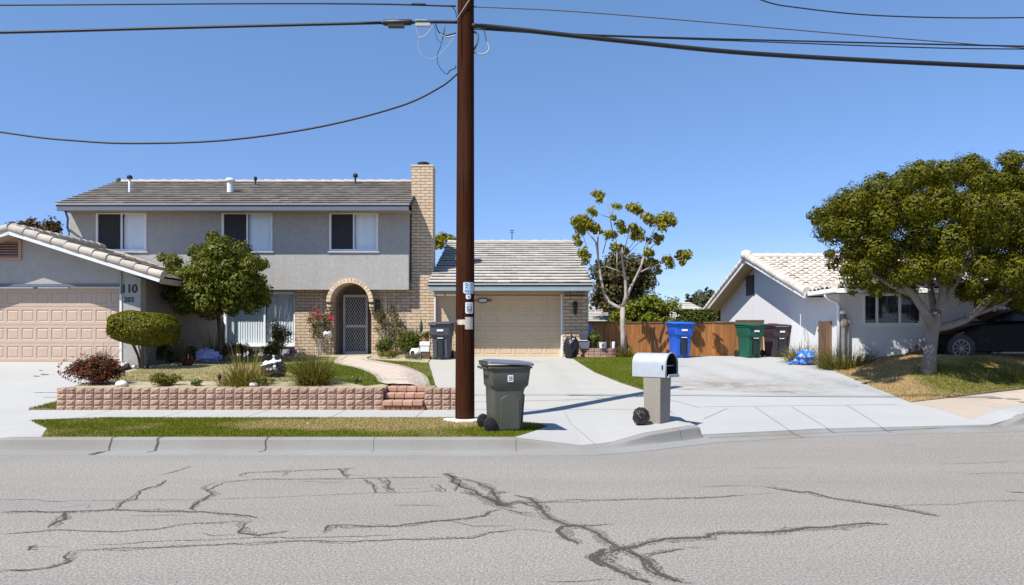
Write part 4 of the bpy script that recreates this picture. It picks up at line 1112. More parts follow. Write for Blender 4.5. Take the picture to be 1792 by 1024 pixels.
# ------------------------------------------------------------------ right house
hC = thing('bungalow', 'pale lilac stucco bungalow with cream barrel tile roof at the right', 'house', (12, 24, .95))
CXw, Re = 9.4, 8.86
FY, FZ, RY, RZ, BYb = 21.55, 2.90, 27.0, 4.56, 32.6
sl = (RZ - FZ) / (RY - FY)
def roofC(y): return FZ + (y - FY) * sl if y < RY else RZ - (y - RY) * sl
mb = MB(); mb.prism([(20.5, .6), (32.2, .6), (32.2, roofC(32.2) - .1), (RY, RZ - .10), (21.8, roofC(21.8) - .1), (20.5, 2.84)], CXw, CXw + .2, 'x'); mb.build('gable_wall', M['stucco_right'], hC)
WC = (X(1510, 20.5), X(1615, 20.5), Z(569, 20.5), Z(514, 20.5))
mb = MB(); mb.wall(CXw + .2, 13.2, .6, 2.86, 20.5, 20.7, [WC]); mb.box(13.0, 13.2, 20.7, 22.6, .6, 2.86); mb.build('front_wall', M['stucco_right'], hC)
window(hC, *WC, 20.5, [(0, .24, 'dark'), (.24, .62, 'dark'), (.62, 1, 'dark')], .06, muntin=(2, 3))
PD = (X(1700, 22.6), X(1741, 22.6), .96, 2.95); PW = (X(1756, 22.6), X(1800, 22.6), 1.6, 2.9)
mb = MB(); mb.wall(13.2, 22, .6, 3.1, 22.6, 22.8, [PD, PW]); mb.build('porch_wall', M['stucco_right'], hC)
mb = MB(); mb.box(PD[0] + .06, PD[1] - .06, 22.72, 22.77, PD[2], PD[3] - .06); mb.build('front_door', plain('dark_red_door', (.045, .02, .022), .5, .1), hC)
mb = MB(); mb.box(PD[0] - .0, PD[0] + .06, 22.57, 22.75, .96, 2.95); mb.box(PD[1] - .06, PD[1], 22.57, 22.75, .96, 2.95); mb.box(PD[0] + .06, PD[1] - .06, 22.57, 22.75, 2.89, 2.95); mb.build('door_frame', M['white_trim'], hC)
window(hC, *PW, 22.6, [(0, .5, 'dark'), (.5, 1, 'dark')], .05)
mb = MB(); x = X(1747, 20.7); mb.box(x - .06, x + .06, 20.62, 20.74, .9, 2.84); mb.build('porch_post', M['white_trim'], hC, bevel=.01)
c = P(1770, 510, 20.9); mb = MB(); mb.lathe([(.02, .16), (.05, .13), (.10, .09), (.19, .02), (.19, -.04), (.15, -.10), (.05, -.12)], (c.x, c.y, c.z - .05), 16); mb.build('porch_light', M['white'], hC, 40)
rfC = barrel_roof('main_roof', (Re, FY, FZ), (22, FY, FZ), (Re, RY, RZ), (22, RY, RZ), 15, .30, M['tile_cream'], hC)
barrel_roof('rear_roof', (Re, BYb + 1.4, roofC(BYb + 1.4)), (22, BYb + 1.4, roofC(BYb + 1.4)), (Re, RY + .01, RZ), (22, RY + .01, RZ), 16, .40, M['tile_cream'], hC)
barrels('ridge_cap', (Re - .1, RY, RZ + .1), (22, RY, RZ + .1), 34, .12, M['tile_cream'], rfC, 1.08, 4)
barrels('rake_tiles', (Re + .04, FY - .02, FZ + .07), (Re + .04, RY, RZ + .09), 15, .15, M['tile_cream'], hC, 1.12, 5)
barrels('rake_tiles', (Re + .04, BYb + 1.4, roofC(BYb + 1.4) + .07), (Re + .04, RY, RZ + .09), 18, .15, M['tile_cream'], hC, 1.12, 6)
mb = MB(); mb.lathe([(.02, -.2), (.14, -.17), (.20, -.02), (.17, .12), (.03, .2)], (Re + .0, RY, RZ + .14), 16, 'x'); mb.build('ridge_end', M['tile_cream'], hC, True)
for y0, y1 in ((FY, RY), (BYb + 1.4, RY)):
    mb = MB(); mb.bar((Re - .02, y0, roofC(y0) - .07), (Re - .02, y1, RZ - .07), .05, .12); mb.build('barge_board', M['white'], hC)
    mb = MB(); mb.quad((Re, y0, roofC(y0) - .10), (Re, y1, RZ - .10), (CXw, y1, RZ - .10), (CXw, y0, roofC(y0) - .10)); mb.build('soffit', M['soffit'], hC, fix=False)
wx, wy, wz = 8.98, 19.9, 2.94
HIPX, HIPZ = 12.4, 3.98
rw = barrel_roof('wing_roof', (wx, wy, wz), (22, wy, wz), (HIPX, 23.4, HIPZ), (22, 23.4, HIPZ), 11, .30, M['tile_cream'], hC, 8)
barrel_roof('hip_roof', (wx, 21.6, wz), (wx, wy, wz), (HIPX, 24.9, HIPZ), (HIPX, 23.4, HIPZ), 11, .30, M['tile_cream'], hC, 9)
mb = MB(); mb.quad((HIPX, 23.4, HIPZ - .02), (22, 23.4, HIPZ - .02), (22, 25.2, HIPZ - .02), (HIPX, 25.2, HIPZ - .02)); mb.build('roof_valley', M['tile_cream'], hC, fix=False)
barrels('hip_cap', (wx, wy, wz + .08), (HIPX, 23.4, HIPZ + .1), 14, .11, M['tile_cream'], rw, 1.1, 7)
mb = MB(); mb.box(wx - .06, wx + .05, wy - .05, 21.62, wz - .10, wz + .02); mb.box(wx + .05, 22, wy - .05, wy + .06, wz - .10, wz + .02); mb.build('gutter', M['white'], hC, bevel=.015)
mb = MB(); mb.quad((wx, wy + .05, wz - .09), (22, wy + .05, wz - .09), (22, 22.6, wz - .09), (wx, 22.6, wz - .09)); mb.build('soffit', M['soffit'], hC, fix=False)
mb = MB(); mb.tube([(wx, 20.45, wz - .08), (wx, 20.45, wz - .16), (wx + .1, 20.45, wz - .26), (CXw - .12, 20.45, wz - .34), (CXw - .05, 20.45, wz - .46), (CXw - .05, 20.45, 1.0)], .048, 10); mb.build('downpipe', M['white'], hC, True)
mb = MB(); mb.box(CXw - .03, CXw - .003, 27.72, 28.62, 3.25, 4.02); gv = mb.build('gable_vent', M['ink'], hC)
mb = MB()
for k in range(9): mb.obox((CXw - .04, 28.17, 3.31 + k * .08), (.018, 0, -.018), (0, .42, 0), (.004, 0, .004))
mb.build('louvre', plain('slate_louvre', (.10, .10, .13), .6), gv)

# ------------------------------------------------------------------ far roofs beyond the fence
hD = thing('neighbouring_house', 'low house with pale shingle roof showing behind the fence and slim tree', 'house', (6, 44, .8))
ry = 46.0; ey = 42.0
xa, xb = X(1005, ey), X(1112, ey)
tile_roof('roof', (xa, ey, Z(563, ey)), (xb, ey, Z(563, ey)), (xa, ry, Z(539, ry)), (xb, ry, Z(539, ry)), 9, 1.2, .03, M['roof_light'], hD, .05)
mb = MB(); mb.prism([(ey + .5, .5), (ry + 4, .5), (ry + 4, 2.3), (ry, Z(539, ry) - .1), (ey + .5, 2.3)], xa + .3, xb - .3, 'x'); mb.build('wall', M['stucco_right'], hD)
mb = MB(); mb.box(xa, xb, ey, ey + .1, Z(563, ey) - .22, Z(563, ey) - .02); mb.build('fascia', M['black'], hD)
hE = thing('far_gabled_house', 'far house whose grey roof peeks between hedge and lilac gable', 'house', (13, 50, .8))
ey, ry = 47.0, 51.0; xa, xm, xb = X(1150, ey), X(1200, ry), X(1262, ey)
tile_roof('roof', (xa, ey, Z(562, ey)), (xb, ey, Z(556, ey)), (X(1170, ry), ry, Z(529, ry)), (X(1206, ry), ry, Z(529, ry)), 9, 1.2, .03, M['roof_light'], hE, .05)
mb = MB(); mb.box(xa + .5, xb - .5, ey + .6, ry + 3, .4, Z(562, ey)); mb.build('wall', M['stucco_right'], hE)
mb = MB(); c = P(1186, 527, 51); mb.lathe([(.10, -.3), (.10, .1), (.16, .12), (.12, .25)], tuple(c), 10); mb.build('chimney', M['trim_teal'], hE)
# ------------------------------------------------------------------ vegetation
def unit(n):
    v = RNG.normal(size=(n, 3)); return v / np.linalg.norm(v, axis=1, keepdims=True)


def leaf_quads(Pn, N, size, asp=.55, droop=0.0):
    """one diamond leaf per point; N is the leaf normal"""
    n = len(Pn); r = unit(n)
    if droop: r = r * (1 - droop) + np.array([0, 0, -1.0]) * droop
    T = r - N * np.sum(r * N, 1, keepdims=True); T /= np.linalg.norm(T, axis=1, keepdims=True) + 1e-9
    B = np.cross(N, T); s = (size * RNG.uniform(.65, 1.35, n))[:, None]
    V = np.empty((n, 4, 3))
    V[:, 0] = Pn - T * s * .5; V[:, 1] = Pn + B * s * asp * .5 + N * s * .10; V[:, 2] = Pn + T * s * .5 - N * s * .05; V[:, 3] = Pn - B * s * asp * .5 + N * s * .10
    return V.reshape(-1, 3)


def clump_points(clumps, per, shell=.4, up=.3, rnd=.7):
    """clumps: (x, y, z, rx, ry, rz); leaves spread through each with most near its outside"""
    PP, NN = [], []
    for c in clumps:
        c = list(c); vol = (c[3] * c[4] * c[5]) ** (2 / 3)
        n = max(6, int(per * vol * 4.2)); d = unit(n); r = RNG.uniform(0, 1, n) ** shell
        r *= 1 + .33 * np.sin(d[:, 0] * 7 + c[0] * 9) * np.sin(d[:, 1] * 6 + c[1] * 5) * np.sin(d[:, 2] * 7 + c[2] * 4)
        PP.append(np.array(c[:3]) + d * r[:, None] * np.array(c[3:6]))
        N = d + unit(n) * rnd + np.array([0, 0, up]); NN.append(N / np.linalg.norm(N, axis=1, keepdims=True))
    return np.concatenate(PP), np.concatenate(NN)


def crown(name, clumps, per, size, m, parent, shell=.4, asp=.55, droop=0, up=.3, rnd=.7):
    p, n = clump_points(clumps, per, shell, up, rnd)
    return np_mesh(name, leaf_quads(p, n, size, asp, droop), 4, m, parent)


def blade_clump(c, n, ln, rad, wid, spread, H=None, droop=1.0, lean=(0, 0)):
    """arching strap leaves: returns quads"""
    out = []
    for i in range(n):
        a = RNG.uniform(0, 2 * PI); r = rad * math.sqrt(RNG.uniform(0, 1))
        bx, by = c[0] + r * math.cos(a), c[1] + r * math.sin(a)
        a2 = a + RNG.normal() * .6; L = ln * RNG.uniform(.55, 1.1); el = math.radians(90) - abs(RNG.normal() * spread) - .08
        d = Vector((math.cos(a2) * math.cos(el) + lean[0], math.sin(a2) * math.cos(el) + lean[1], math.sin(el)))
        p = Vector((bx, by, (float(H(bx, by)) if H else c[2]) - .02)); side = Vector((-math.sin(a2), math.cos(a2), 0)) ; side = (side + Vector(RNG.normal(size=3)) * .4).normalized()
        K = 4; w = wid * RNG.uniform(.7, 1.3); pr = None
        for k in range(K + 1):
            ww = w * (1 - (k / K) ** 1.6) * .5 + .0006
            q = (p - side * ww, p + side * ww)
            if pr: out += [pr[0], pr[1], q[1], q[0]]
            pr = q; p = p + d * (L / K); d = (d + Vector((0, 0, -droop * .18 * (1 + k * .5)))).normalized()
    return np.array([tuple(v) for v in out])


def grow(base, targets, r0, m, parent, name='trunk', seed=0, fork=.45, seg=8, sag=.0):
    """trunk polyline base -> fork, then limbs to each target (x,y,z), each a bent tapered tube"""
    rnd = random.Random(seed); mb = MB(); base = [Vector(b) for b in base]
    rr = [r0 * (1.25 if i == 0 else 1 - .25 * i / len(base)) for i in range(len(base))]
    mb.tube(base, rr, seg + 4)
    top = base[-1]
    for t in targets:
        t = Vector(t); L = (t - top).length; pts = []
        ctrl = top + Vector((0, 0, L * fork)) * .6 + (t - top) * .25
        for k in range(7):
            f = k / 6; p = top * (1 - f) ** 2 + ctrl * 2 * f * (1 - f) + t * f * f
            if 0 < k < 6: p = p + Vector((rnd.uniform(-1, 1), rnd.uniform(-1, 1), rnd.uniform(-1, 1))) * L * .025
            pts.append(p)
        ra = r0 * rnd.uniform(.38, .55)
        mb.tube(pts, [ra * (1 - .8 * k / 6) for k in range(7)], seg)
    return mb.build(name, m, parent, smooth=True)


# --- big tree on the right lawn
TY = 17.0; tx = X(1625, TY); tz = float(Hl(tx, TY))
big = thing('shade_tree', 'large broad shade tree with olive umbrella crown on the right lawn', 'tree', (tx, TY, tz))
mb = MB()
tk = [P(1624, 640, TY), P(1627, 622, TY), P(1630, 600, TY), P(1633, 578, TY), P(1637, 560, TY), P(1640, 545, TY)]
tk[0].z = tz - .1
mb.tube(tk, [.19, .145, .13, .13, .14, .13], 16)
limbs = [([(1632, 572), (1618, 545), (1600, 518), (1578, 495), (1555, 470)], -.3, .12), ([(1638, 555), (1632, 530), (1628, 500), (1622, 460)], .5, .10),
         ([(1640, 552), (1652, 525), (1668, 498), (1690, 465), (1710, 430)], .1, .13), ([(1636, 575), (1660, 570), (1690, 560), (1715, 540), (1740, 515), (1770, 490), (1800, 460)], -.2, .105),
         ([(1700, 553), (1735, 540), (1770, 522), (1810, 505)], -.25, .06), ([(1640, 550), (1648, 520), (1655, 480), (1660, 430), (1665, 380)], -.2, .10),
         ([(1600, 518), (1560, 500), (1510, 470)], -.6, .07), ([(1655, 520), (1640, 480), (1600, 430), (1570, 400)], .8, .08), ([(1690, 465), (1740, 420), (1770, 380)], .9, .07)]
for pl, dy, r in limbs:
    n = len(pl); mb.tube([P(a, b, TY + dy * (i / (n - 1)) ** 1) for i, (a, b) in enumerate(pl)], [r * (1 - .6 * i / (n - 1)) for i in range(n)], 10)
mb.build('trunk', M['bark_grey'], big, True)
lob = [(1438, 382, 22), (1462, 362, 32), (1450, 400, 30), (1500, 345, 40), (1540, 335, 36), (1575, 318, 34), (1610, 312, 32), (1650, 305, 38), (1690, 300, 36), (1722, 312, 34), (1768, 288, 22), (1760, 312, 30), (1795, 320, 36), (1830, 345, 40),
       (1480, 395, 38), (1530, 385, 46), (1590, 365, 48), (1650, 355, 48), (1710, 355, 46), (1770, 360, 48), (1490, 435, 36), (1484, 476, 26), (1545, 440, 48), (1610, 425, 50), (1675, 415, 50), (1740, 412, 48), (1800, 410, 50), (1850, 420, 46),
       (1515, 472, 36), (1562, 482, 36), (1615, 470, 42), (1670, 462, 42), (1725, 470, 44), (1780, 470, 46), (1835, 475, 46), (1535, 503, 18), (1585, 505, 16), (1655, 490, 26), (1700, 505, 28), (1745, 515, 28), (1790, 520, 32), (1502, 505, 15), (1452, 452, 15), (1870, 380, 42), (1725, 535, 14), (1840, 525, 28), (1420, 378, 9), (1600, 295, 12), (1550, 315, 14), (1690, 286, 14), (1778, 278, 12), (1640, 288, 10)]
cl = []; rnd = random.Random(3)
k = TY / F
for (a, b, r) in lob:
    ex = 1 - ((a - 1640) / 250) ** 2; ey = 1 - ((b - 420) / 150) ** 2; dm = 3.1 * math.sqrt(max(.03, min(1, ex) * max(.2, min(1, ey))))
    for dy in (-dm * rnd.uniform(.35, .6), -dm * rnd.uniform(-.1, .2), dm * rnd.uniform(.3, .6), dm):
        q = 1 - .22 * (dy / 3.1) ** 2; d_ = TY + dy * .9 + rnd.uniform(-.25, .25)
        c = P(1640 + (a - 1640) * q + (rnd.uniform(-12, 12) if dy else 0), 440 + (b - 440) * q + (rnd.uniform(-10, 10) if dy else 0), d_); rr = r * k * rnd.uniform(.50, .80) * (1.15 if dy > 0 else 1)
        cl.append((c.x, d_, c.z, rr, rr, rr * .92))
crown('crown', cl, 1900, .062, M['leaf_ficus'], big, .20, .6, 0, .22, .30)

# --- glossy tree in front of the grey side wall
MY = 21.6; mx_ = X(384, MY); mz = float(Hy(mx_, MY))
mt = thing('glossy_tree', 'rounded glossy dark green tree in front of the two storey house', 'tree', (mx_, MY, mz))
lob = [(385, 430, 26), (345, 440, 24), (420, 440, 26), (300, 455, 20), (282, 450, 10), (310, 485, 32), (355, 470, 36), (400, 465, 38), (440, 460, 26), (462, 462, 14), (300, 520, 24), (340, 515, 34), (385, 505, 38), (430, 500, 34), (460, 510, 22), (320, 540, 22), (365, 540, 28), (405, 540, 24), (440, 535, 24), (465, 528, 14), (372, 415, 16), (395, 418, 14), (455, 490, 20)]
cl = []; k = MY / F
for (a, b, r) in lob:
    dm = 1.5 * math.sqrt(max(.08, 1 - ((a - 375) / 110) ** 2))
    for dy in (-dm, 0, dm):
        q = 1 - .2 * (dy / 1.5) ** 2; d_ = MY + dy * .8 + rnd.uniform(-.2, .2)
        c = P(375 + (a - 375) * q + (rnd.uniform(-7, 7) if dy else 0), 490 + (b - 490) * q, d_); rr = r * k * rnd.uniform(.64, .92); cl.append((c.x, d_, c.z, rr, rr, rr * .85))
crown('crown', cl, 900, .105, M['leaf_mid'], mt, .25, .5, .35, .35, .5)
grow([(mx_, MY, mz - .05), (mx_ + .03, MY, mz + .7), (mx_ - .02, MY, mz + 1.3)], [P(330, 500, MY), P(385, 450, MY), P(440, 490, MY), P(360, 470, MY + .6), P(410, 500, MY - .6)], .07, M['bark_dark'], mt, seed=2)

# --- clipped topiary
tY = 18.7; c = P(252, 575, tY); tz = float(Hy(c.x, tY))
tp = thing('topiary_shrub', 'clipped oval topiary shrub with yellow green top beside the pink garage door', 'shrub', (c.x, tY, tz))
d = unit(15000); q = RNG.uniform(.93, 1.03, 15000) / (np.abs(d) ** 2.8).sum(1) ** (1 / 2.8)
q *= 1 + .05 * np.sin(d[:, 0] * 6 + 1) * np.sin(d[:, 2] * 5 + d[:, 1] * 4)
p = np.array([c.x, tY, c.z]) + d * q[:, None] * np.array([.83, .66, .43 ]); p[:, 2] -= .07 * (p[:, 0] - c.x)
n = d * np.array([1, 1, 1.6]) + unit(15000) * .55; n /= np.linalg.norm(n, axis=1, keepdims=True)
np_mesh('crown', leaf_quads(p, n, .058, .65), 4, M['leaf_topiary'], tp)
mb = MB(); rnd = random.Random(5)
for i in range(9):
    a = rnd.uniform(0, 6.28); mb.tube([(c.x + .08 * math.cos(a), tY + .08 * math.sin(a), tz - .03), (c.x + .16 * math.cos(a), tY + .14 * math.sin(a), tz + .35), (c.x + .5 * math.cos(a), tY + .4 * math.sin(a), c.z)], [.028, .02, .01], 6)
mb.build('trunk', M['bark_dark'], tp, True)

# --- slim sparse tree by the fence
SY = 24.2
def q5(a, b, y=SY): return P(960 + a / 4.267, 320 + b / 4.267, y)
st = thing('sparse_tree', 'slim pale trunked tree with sparse leaf tufts before the wooden fence', 'tree', (X(1090, SY), SY, .92))
mb = MB()
for pl, r in (([(560, 1270), (556, 1150), (553, 1040), (552, 930)], (.10, .085, .08, .085)), ([(552, 945), (500, 920), (450, 890), (410, 820), (385, 680), (370, 560), (366, 450), (373, 360)], (.07, .06, .055, .05, .042, .035, .028, .018)),
              ([(372, 570), (350, 440), (300, 380), (255, 310)], (.03, .022, .016, .01)), ([(366, 460), (330, 410), (310, 390)], (.02, .014, .01)), ([(553, 935), (578, 850), (575, 740), (560, 650), (545, 540), (552, 480)], (.07, .06, .05, .04, .03, .015)),
              ([(575, 870), (605, 800), (650, 710), (700, 600), (740, 450), (790, 380)], (.055, .048, .04, .03, .02, .012)), ([(640, 730), (690, 640), (700, 560), (720, 470), (740, 420)], (.035, .028, .022, .016, .01)), ([(595, 840), (620, 770), (600, 760)], (.04, .03, .01)),
              ([(700, 600), (760, 490), (800, 450)], (.025, .018, .01)), ([(560, 670), (500, 650), (430, 625)], (.025, .02, .012)), ([(510, 655), (512, 540), (505, 430), (470, 330), (455, 230), (440, 150), (420, 105)], (.03, .024, .02, .018, .016, .012, .008)),
              ([(455, 260), (410, 245), (370, 225)], (.014, .01, .007)), ([(465, 250), (490, 190), (510, 170)], (.014, .01, .006)), ([(405, 530), (430, 430), (465, 380)], (.02, .016, .01)), ([(545, 560), (575, 470), (600, 370), (590, 330)], (.022, .016, .012, .008)),
              ([(590, 500), (650, 430), (690, 410)], (.014, .01, .008)), ([(600, 520), (680, 440)], (.014, .009)), ([(690, 665), (760, 630), (850, 600), (930, 580), (1010, 545)], (.028, .022, .018, .012, .008)), ([(650, 430), (655, 300), (640, 210)], (.014, .011, .007)), ([(740, 440), (800, 330), (870, 290)], (.014, .01, .007)), ([(290, 500), (260, 400)], (.012, .008)), ([(385, 690), (300, 600), (280, 530)], (.02, .014, .009))):
    dy = (len(pl) % 3 - 1) * .35
    mb.tube([q5(a, b, SY + (dy * i / len(pl) if pl[0] != (560, 1270) else 0)) for i, (a, b) in enumerate(pl)], list(r), 8)
mb.build('trunk', M['bark_pale'], st, True)
cl = []; rnd = random.Random(8)
for (a, b, r) in [(350, 85, 30), (390, 90, 34), (380, 130, 25), (490, 170, 24), (525, 180, 26), (320, 210, 34), (345, 230, 25), (215, 290, 50), (265, 290, 60), (240, 350, 50), (310, 320, 42), (340, 350, 30), (485, 265, 25), (615, 180, 38), (650, 190, 40), (680, 215, 28), (740, 260, 45), (775, 290, 40), (845, 280, 50), (890, 260, 52), (920, 290, 40), (850, 330, 35),
                  (535, 310, 38), (560, 350, 40), (450, 385, 38), (485, 390, 34), (630, 330, 36), (660, 370, 52), (690, 410, 32), (640, 400, 34), (800, 400, 30), (830, 415, 32), (815, 440, 25), (205, 410, 30), (220, 450, 30), (255, 520, 42), (290, 545, 32), (275, 580, 30), (740, 520, 34), (770, 525, 28), (765, 590, 36), (800, 605, 36), (820, 660, 26), (885, 575, 40), (910, 610, 34), (985, 545, 44), (1030, 535, 40), (1000, 590, 32), (495, 480, 36), (540, 490, 34), (575, 510, 30), (375, 600, 30), (375, 360, 28), (755, 430, 24), (360, 330, 22)]:
    c = q5(a, b, SY + rnd.uniform(-.7, .7)); rr = r * 1.1 / 4.267 * SY / F; cl.append((c.x, c.y, c.z, rr, rr, rr * .9))
crown('crown', cl, 760, .135, M['leaf_sparse'], st, .5, .5, .4, .2, .8)

# --- background trees
def blob_tree(name, label, cat, px0, px1, py0, py1, Y, m, nb, per, size, seed, trunk=True, rfac=.26, ybase=.8, group=None, pts=None):
    rnd = random.Random(seed); k = Y / F
    cx, cz = X((px0 + px1) / 2, Y), Z((py0 + py1) / 2, Y); a, b = (px1 - px0) / 2 * k, (py1 - py0) / 2 * k
    t = thing(name, label, cat, (cx, Y, ybase), group=group); cl = []
    for i in range(nb):
        u = Vector(unit(1)[0]); f = rnd.uniform(.35, .82); r = min(a, b) * rfac * rnd.uniform(.75, 1.5)
        cl.append((cx + u.x * f * a, Y + u.y * f * a * .8, cz + u.z * f * b, r, r, r * .85))
    cl += pts or []
    crown('crown', cl, per, size, m, t, .4, .6, .1)
    if trunk: grow([(cx, Y, ybase - .2), (cx, Y, max(ybase + .3, cz - b * .9))], [(cx + rnd.uniform(-.6, .6) * a, Y + rnd.uniform(-.4, .4) * a, cz + rnd.uniform(-.3, .4) * b) for _ in range(5)], max(.05, a * .06), M['bark_dark'], t, seed=seed)
    return t
blob_tree('evergreen_tree', 'big dark brownish tree beyond the fence, right of the garage roof', 'tree', 1028, 1152, 436, 566, 42, M['leaf_dark'], 42, 150, .22, 1, rfac=.30)
blob_tree('brown_tree', 'brown leaved treetop rising behind the left gable roof', 'tree', 5, 118, 376, 440, 36, M['leaf_brown'], 34, 120, .20, 2, rfac=.34)
blob_tree('garden_tree', 'pale green treetop peeping over the garage ridge by the pole', 'tree', 752, 806, 406, 440, 44, M['leaf_sparse'], 18, 110, .22, 3, rfac=.4)
blob_tree('bright_bush', 'bright yellow green bush rising over the wooden fence', 'bush', 1082, 1198, 514, 600, 28, M['leaf_bright'], 46, 420, .13, 4, False, .3)
blob_tree('low_bush', 'small yellow green bush beside the slim tree trunk above the fence', 'bush', 1066, 1094, 540, 580, 27.2, M['leaf_bright'], 10, 500, .10, 14, False, .5)
blob_tree('far_tree', 'far dark green tree beside the tip of the tiled gable roof', 'tree', 1210, 1262, 503, 560, 75, M['leaf_far'], 24, 40, .5, 6, True, .34)
blob_tree('far_tree', 'smaller far green tree just right of the bright bush', 'tree', 1196, 1222, 512, 545, 78, M['leaf_far'], 14, 40, .5, 7, True, .36)
hdg = thing('hedge', 'clipped green hedge along the fence between bright bush and lilac gable', 'hedge', (X(1220, 27.5), 27.5, .9))
a, b = X(1188, 27.5), X(1249, 27.5); zt = Z(546, 27.5)
p = np.stack([RNG.uniform(a, b, 9000), RNG.uniform(27.0, 28.0, 9000), RNG.uniform(.9, zt, 9000)], 1); f = RNG.integers(0, 3, 9000)
p[f == 0, 1] = 27.0 + RNG.normal(size=(f == 0).sum()) * .04; p[f == 1, 2] = zt + RNG.normal(size=(f == 1).sum()) * .04
nn = np.where(f[:, None] == 1, [[0, 0, 1.0]], [[0, -1.0, 0]]) + unit(9000) * .7; nn /= np.linalg.norm(nn, axis=1, keepdims=True)
np_mesh('foliage', leaf_quads(p, nn, .09, .6), 4, M['leaf_hedge'], hdg)
mb = MB(); mb.box(a + .1, b - .1, 27.15, 27.85, .7, zt - .15); mb.build('stems', M['bark_dark'], hdg)


# --- yard plants
def shrub(name, label, cat, px0, px1, py0, py1, Y, H, m, nb, per, size, seed, rfac=.35, sprigs=0, flowers=None, asp=.5, group=None, sp_m=None, lobes=None, dens=1.0):
    rnd = random.Random(seed); k = Y / F; per = dens * 3.3 / size ** 2
    cx = X((px0 + px1) / 2, Y); a = (px1 - px0) / 2 * k; gz = float(H(cx, Y)); top = Z(py0, Y); b = max(.08, (top - gz) / 2); cz = gz + b
    t = thing(name, label, cat, (cx, Y, gz), group=group); cl = []
    for i in range(nb):
        u = Vector(unit(1)[0]); f = rnd.uniform(.2, .75); r = min(a, b) * rfac * rnd.uniform(.7, 1.4)
        cl.append((cx + u.x * f * a, Y + u.y * f * min(a, .5), cz + u.z * f * b, r, r, r))
    for (q0, q1, qr) in (lobes or []):
        c = P(q0, q1, Y); r = qr * k; cl.append((c.x, Y + rnd.uniform(-.15, .15), c.z, r, min(r, .3), r))
    crown('foliage', cl, per, size, m, t, .45, asp, .0, .4, .8)
    mb = MB()
    for i in range(8 + sprigs):
        an = rnd.uniform(0, 6.28); q = rnd.uniform(.3, .9); tt = (cx + math.cos(an) * a * q, Y + math.sin(an) * min(a, .5) * q, cz + b * rnd.uniform(.1, .7) + (b * rnd.uniform(.5, 1.1) if i >= 8 else 0))
        mb.tube([(cx + math.cos(an) * .05, Y + math.sin(an) * .05, gz - .02), (cx + math.cos(an) * a * q * .5, Y, (gz + tt[2]) / 2 + .03), tt], [.010, .007, .003], 5)
    mb.build('stems', sp_m or M['bark_pale'], t)
    if flowers:
        fm, nf, fs, spots = flowers; pts = []
        for i in range(nf):
            if spots:
                s = rnd.choice(spots); pts.append((X(s[0] + rnd.gauss(0, s[2]), Y), Y - min(a, .5) * rnd.uniform(.4, .9), Z(s[1] + rnd.gauss(0, s[2]), Y)))
            else:
                u = Vector(unit(1)[0]); u.y = -abs(u.y); pts.append((cx + u.x * a * .95, Y + u.y * min(a, .5) * .9, cz + u.z * b))
        if nf < 20:
            for q in pts: pp = np.repeat(np.array([q]), 6, 0) + RNG.normal(size=(6, 3)) * fs * .3; np_mesh('flower', leaf_quads(pp, unit(6), fs, .8), 4, fm, t)
        else:
            pts = np.repeat(np.array(pts), 4, 0) + RNG.normal(size=(nf * 4, 3)) * fs * .35
            np_mesh('flowers', leaf_quads(pts, unit(len(pts)), fs, .8), 4, fm, t)['kind'] = 'stuff'
    return t
shrub('flowering_shrub', 'rusty red flowering shrub at the left end of the block wall', 'shrub', 102, 228, 618, 680, 14.75, Hy, M['leaf_rust'], 95, 700, .05, 1, .38, 22, (M['flower_rust'], 150, .028, None))
shrub('mounded_shrub', 'small lime green mounded shrub behind the block wall', 'shrub', 250, 322, 652, 680, 14.5, Hy, M['leaf_lime'], 40, 900, .045, 2, .5, 0, asp=.45, dens=1.6)
shrub('tiny_shrub', 'tiny sparse green shrub left of the brick path', 'shrub', 617, 638, 660, 678, 14.8, Hy, M['leaf_green'], 10, 900, .04, 3, .5)
shrub('spreading_shrub', 'low dark green creeping shrub at the foot of the tall grass', 'shrub', 420, 485, 664, 682, 14.4, Hy, M['leaf_green'], 22, 900, .045, 4, .6)
shrub('airy_shrub', 'airy olive shrub in front of the right half of the big window', 'shrub', 462, 516, 552, 628, 24.2, Hy, M['leaf_vine'], 44, 260, .06, 5, .3, 16, dens=.45)
shrub('border_shrub', 'low leafy green shrub under the big window beside purple flowers', 'shrub', 450, 505, 596, 634, 23.6, Hy, M['leaf_green'], 30, 320, .08, 6, .4, 0)
shrub('flowering_plant', 'small plant with bright purple flowers right of the tied bag', 'flowers', 494, 528, 608, 634, 23.3, Hy, M['leaf_green'], 16, 300, .07, 7, .4, 0, (M['flower_purple'], 12, .07, [(502, 621, 4), (515, 614, 3)]))
shrub('brown_shrub', 'dry brown shrub by the white downpipe at the window corner', 'shrub', 395, 448, 598, 634, 23.6, Hy, M['leaf_vine'], 26, 300, .07, 8, .4, 8)
shrub('shade_shrub', 'dark leafy shrub in shade behind the topiary trunk', 'shrub', 262, 305, 596, 640, 20.6, Hy, M['leaf_hedge'], 26, 300, .08, 9, .4, 4)
shrub('climbing_rose', 'rose bush with red blooms climbing the brick left of the door', 'shrub', 534, 584, 536, 628, 24.75, Hy, M['leaf_vine'], 0, 300, .075, 10, .3, 10, (M['flower_red'], 13, .08, [(553, 541, 2), (557, 549, 3), (566, 551, 4), (583, 556, 2)]),
      lobes=[(545, 552, 9), (556, 550, 11), (568, 552, 11), (578, 558, 8), (541, 562, 8), (551, 566, 11), (562, 568, 11), (574, 568, 9), (548, 580, 8), (557, 582, 8), (568, 580, 7), (546, 590, 5), (580, 545, 5)])
